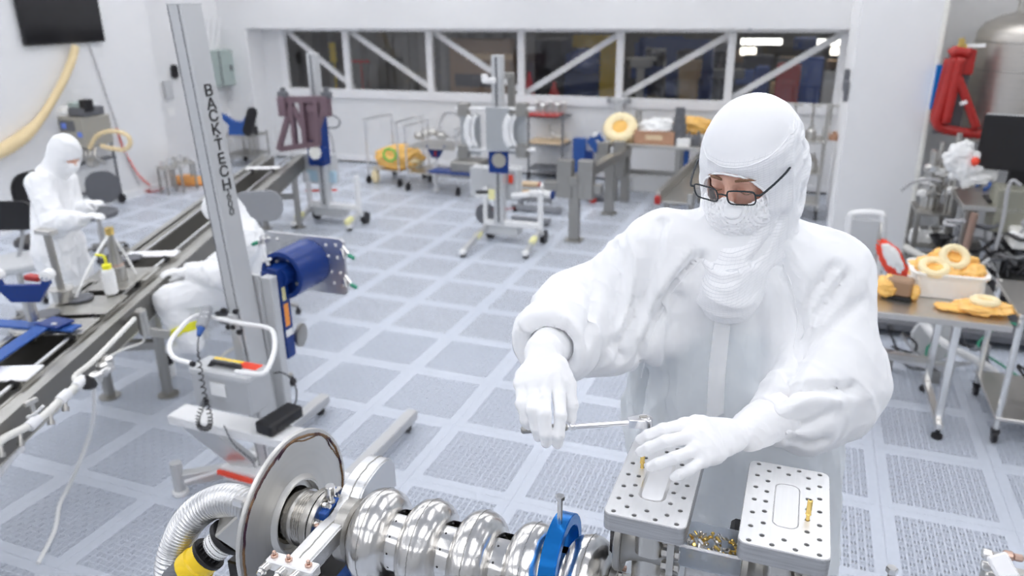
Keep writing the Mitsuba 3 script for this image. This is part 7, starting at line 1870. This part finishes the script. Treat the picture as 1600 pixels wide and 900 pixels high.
for i in range(30):
    x, y = 690 + 290 * rg.random(), 62 + 80 * rg.random()
    q = hy(x, y, 3.3 + .16 * i)
    solo('hall_pipe', tube([q, q + V(rg.normal(0, .3), 0, -.2), q + V(rg.normal(0, .3), 0, -.6), V(q[0] + rg.normal(0, .3), q[1], -.25)], .03 + .04 * rg.random(), 8, 3), ('m_hall_grey', 'm_hall_dark', 'm_hall_brown', 'm_hall_blue')[i % 4], 'pipe in the dim hall beyond the middle windows', 'pipe', 'pipes in the hall beyond the window')
t, p, r = hbox('red_cabinet', 1214, 100, 1246, 160, 1.6, .4, 'm_hall_red', 'red cabinet behind the rightmost bay', 'cabinet')
t, p, r = hbox('blue_cabinet', 1248, 90, 1284, 128, 1.7, .4, 'm_hall_blue2', 'bright blue box right of the red cabinet', 'cabinet')
t, p, r = hbox('blue_bin', 1180, 104, 1200, 126, 2.2, .3, 'm_hall_blue2', 'small blue bin left of the red cabinet', 'bin')
t, p, r = hbox('white_screen', 1288, 112, 1325, 128, 1.2, .2, 'm_grey_light', 'white board at the right end of the window', 'board')
for i, (x0, x1, y) in enumerate(((1158, 1222, 65), (1262, 1330, 66))):
    p, r = hy(x0, y, 4.2), hy(x1, y, 4.2)
    t = thing('hall_tube_light', ('left', 'right')[i] + ' bright tube lamp in the hall behind the rightmost bay', 'lamp')
    k = part(t, 'tube', box((p + r) / 2, [abs(r[0] - p[0]), .12, .10], .01), 'm_lamp_face', 30)
    part(t, 'rod', bb((p[0] + r[0]) / 2 - .01, p[1] - .01, p[2] + .05, (p[0] + r[0]) / 2 + .01, p[1] + .01, 4.2, .002), 'm_hall_dark', 30)
    scene[k]['emitter'] = {'type': 'area', 'radiance': rgb(4.5, 4.4, 4.1)}
for i, (x, y) in enumerate(((1163, 80), (1175, 80), (1304, 80), (1322, 81))):
    t = thing('hall_round_lamp', ('first', 'second', 'third', 'fourth')[i] + ' small round lamp from the left in the hall behind the rightmost bay', 'lamp')
    q = hy(x, y, 4.0)
    k = part(t, 'globe', box(q, [.14, .10, .13], .03), 'm_lamp_face', 30)
    part(t, 'rod', bb(q[0] - .01, q[1] - .01, q[2] + .06, q[0] + .01, q[1] + .01, 4.2, .002), 'm_hall_dark', 30)
    scene[k]['emitter'] = {'type': 'area', 'radiance': rgb(4.0, 3.7, 3.1)}
for x in (-9, -4.5, 0):  # unseen lamps added under the roof to brighten the hall
    k = solo('hall_ceiling_lamp', bb(x - .6, YB + 3.6, 4.13, x + .6, YB + 4.2, 4.17, .005), 'm_lamp_face', {-9: 'added unseen fill lamp for the hall behind the left bays', -4.5: 'added unseen fill lamp for the hall behind the middle bays', 0: 'added unseen fill lamp for the hall behind the right bays'}[x], 'lamp')
    scene[k]['emitter'] = {'type': 'area', 'radiance': rgb(13, 12.6, 11.8)}
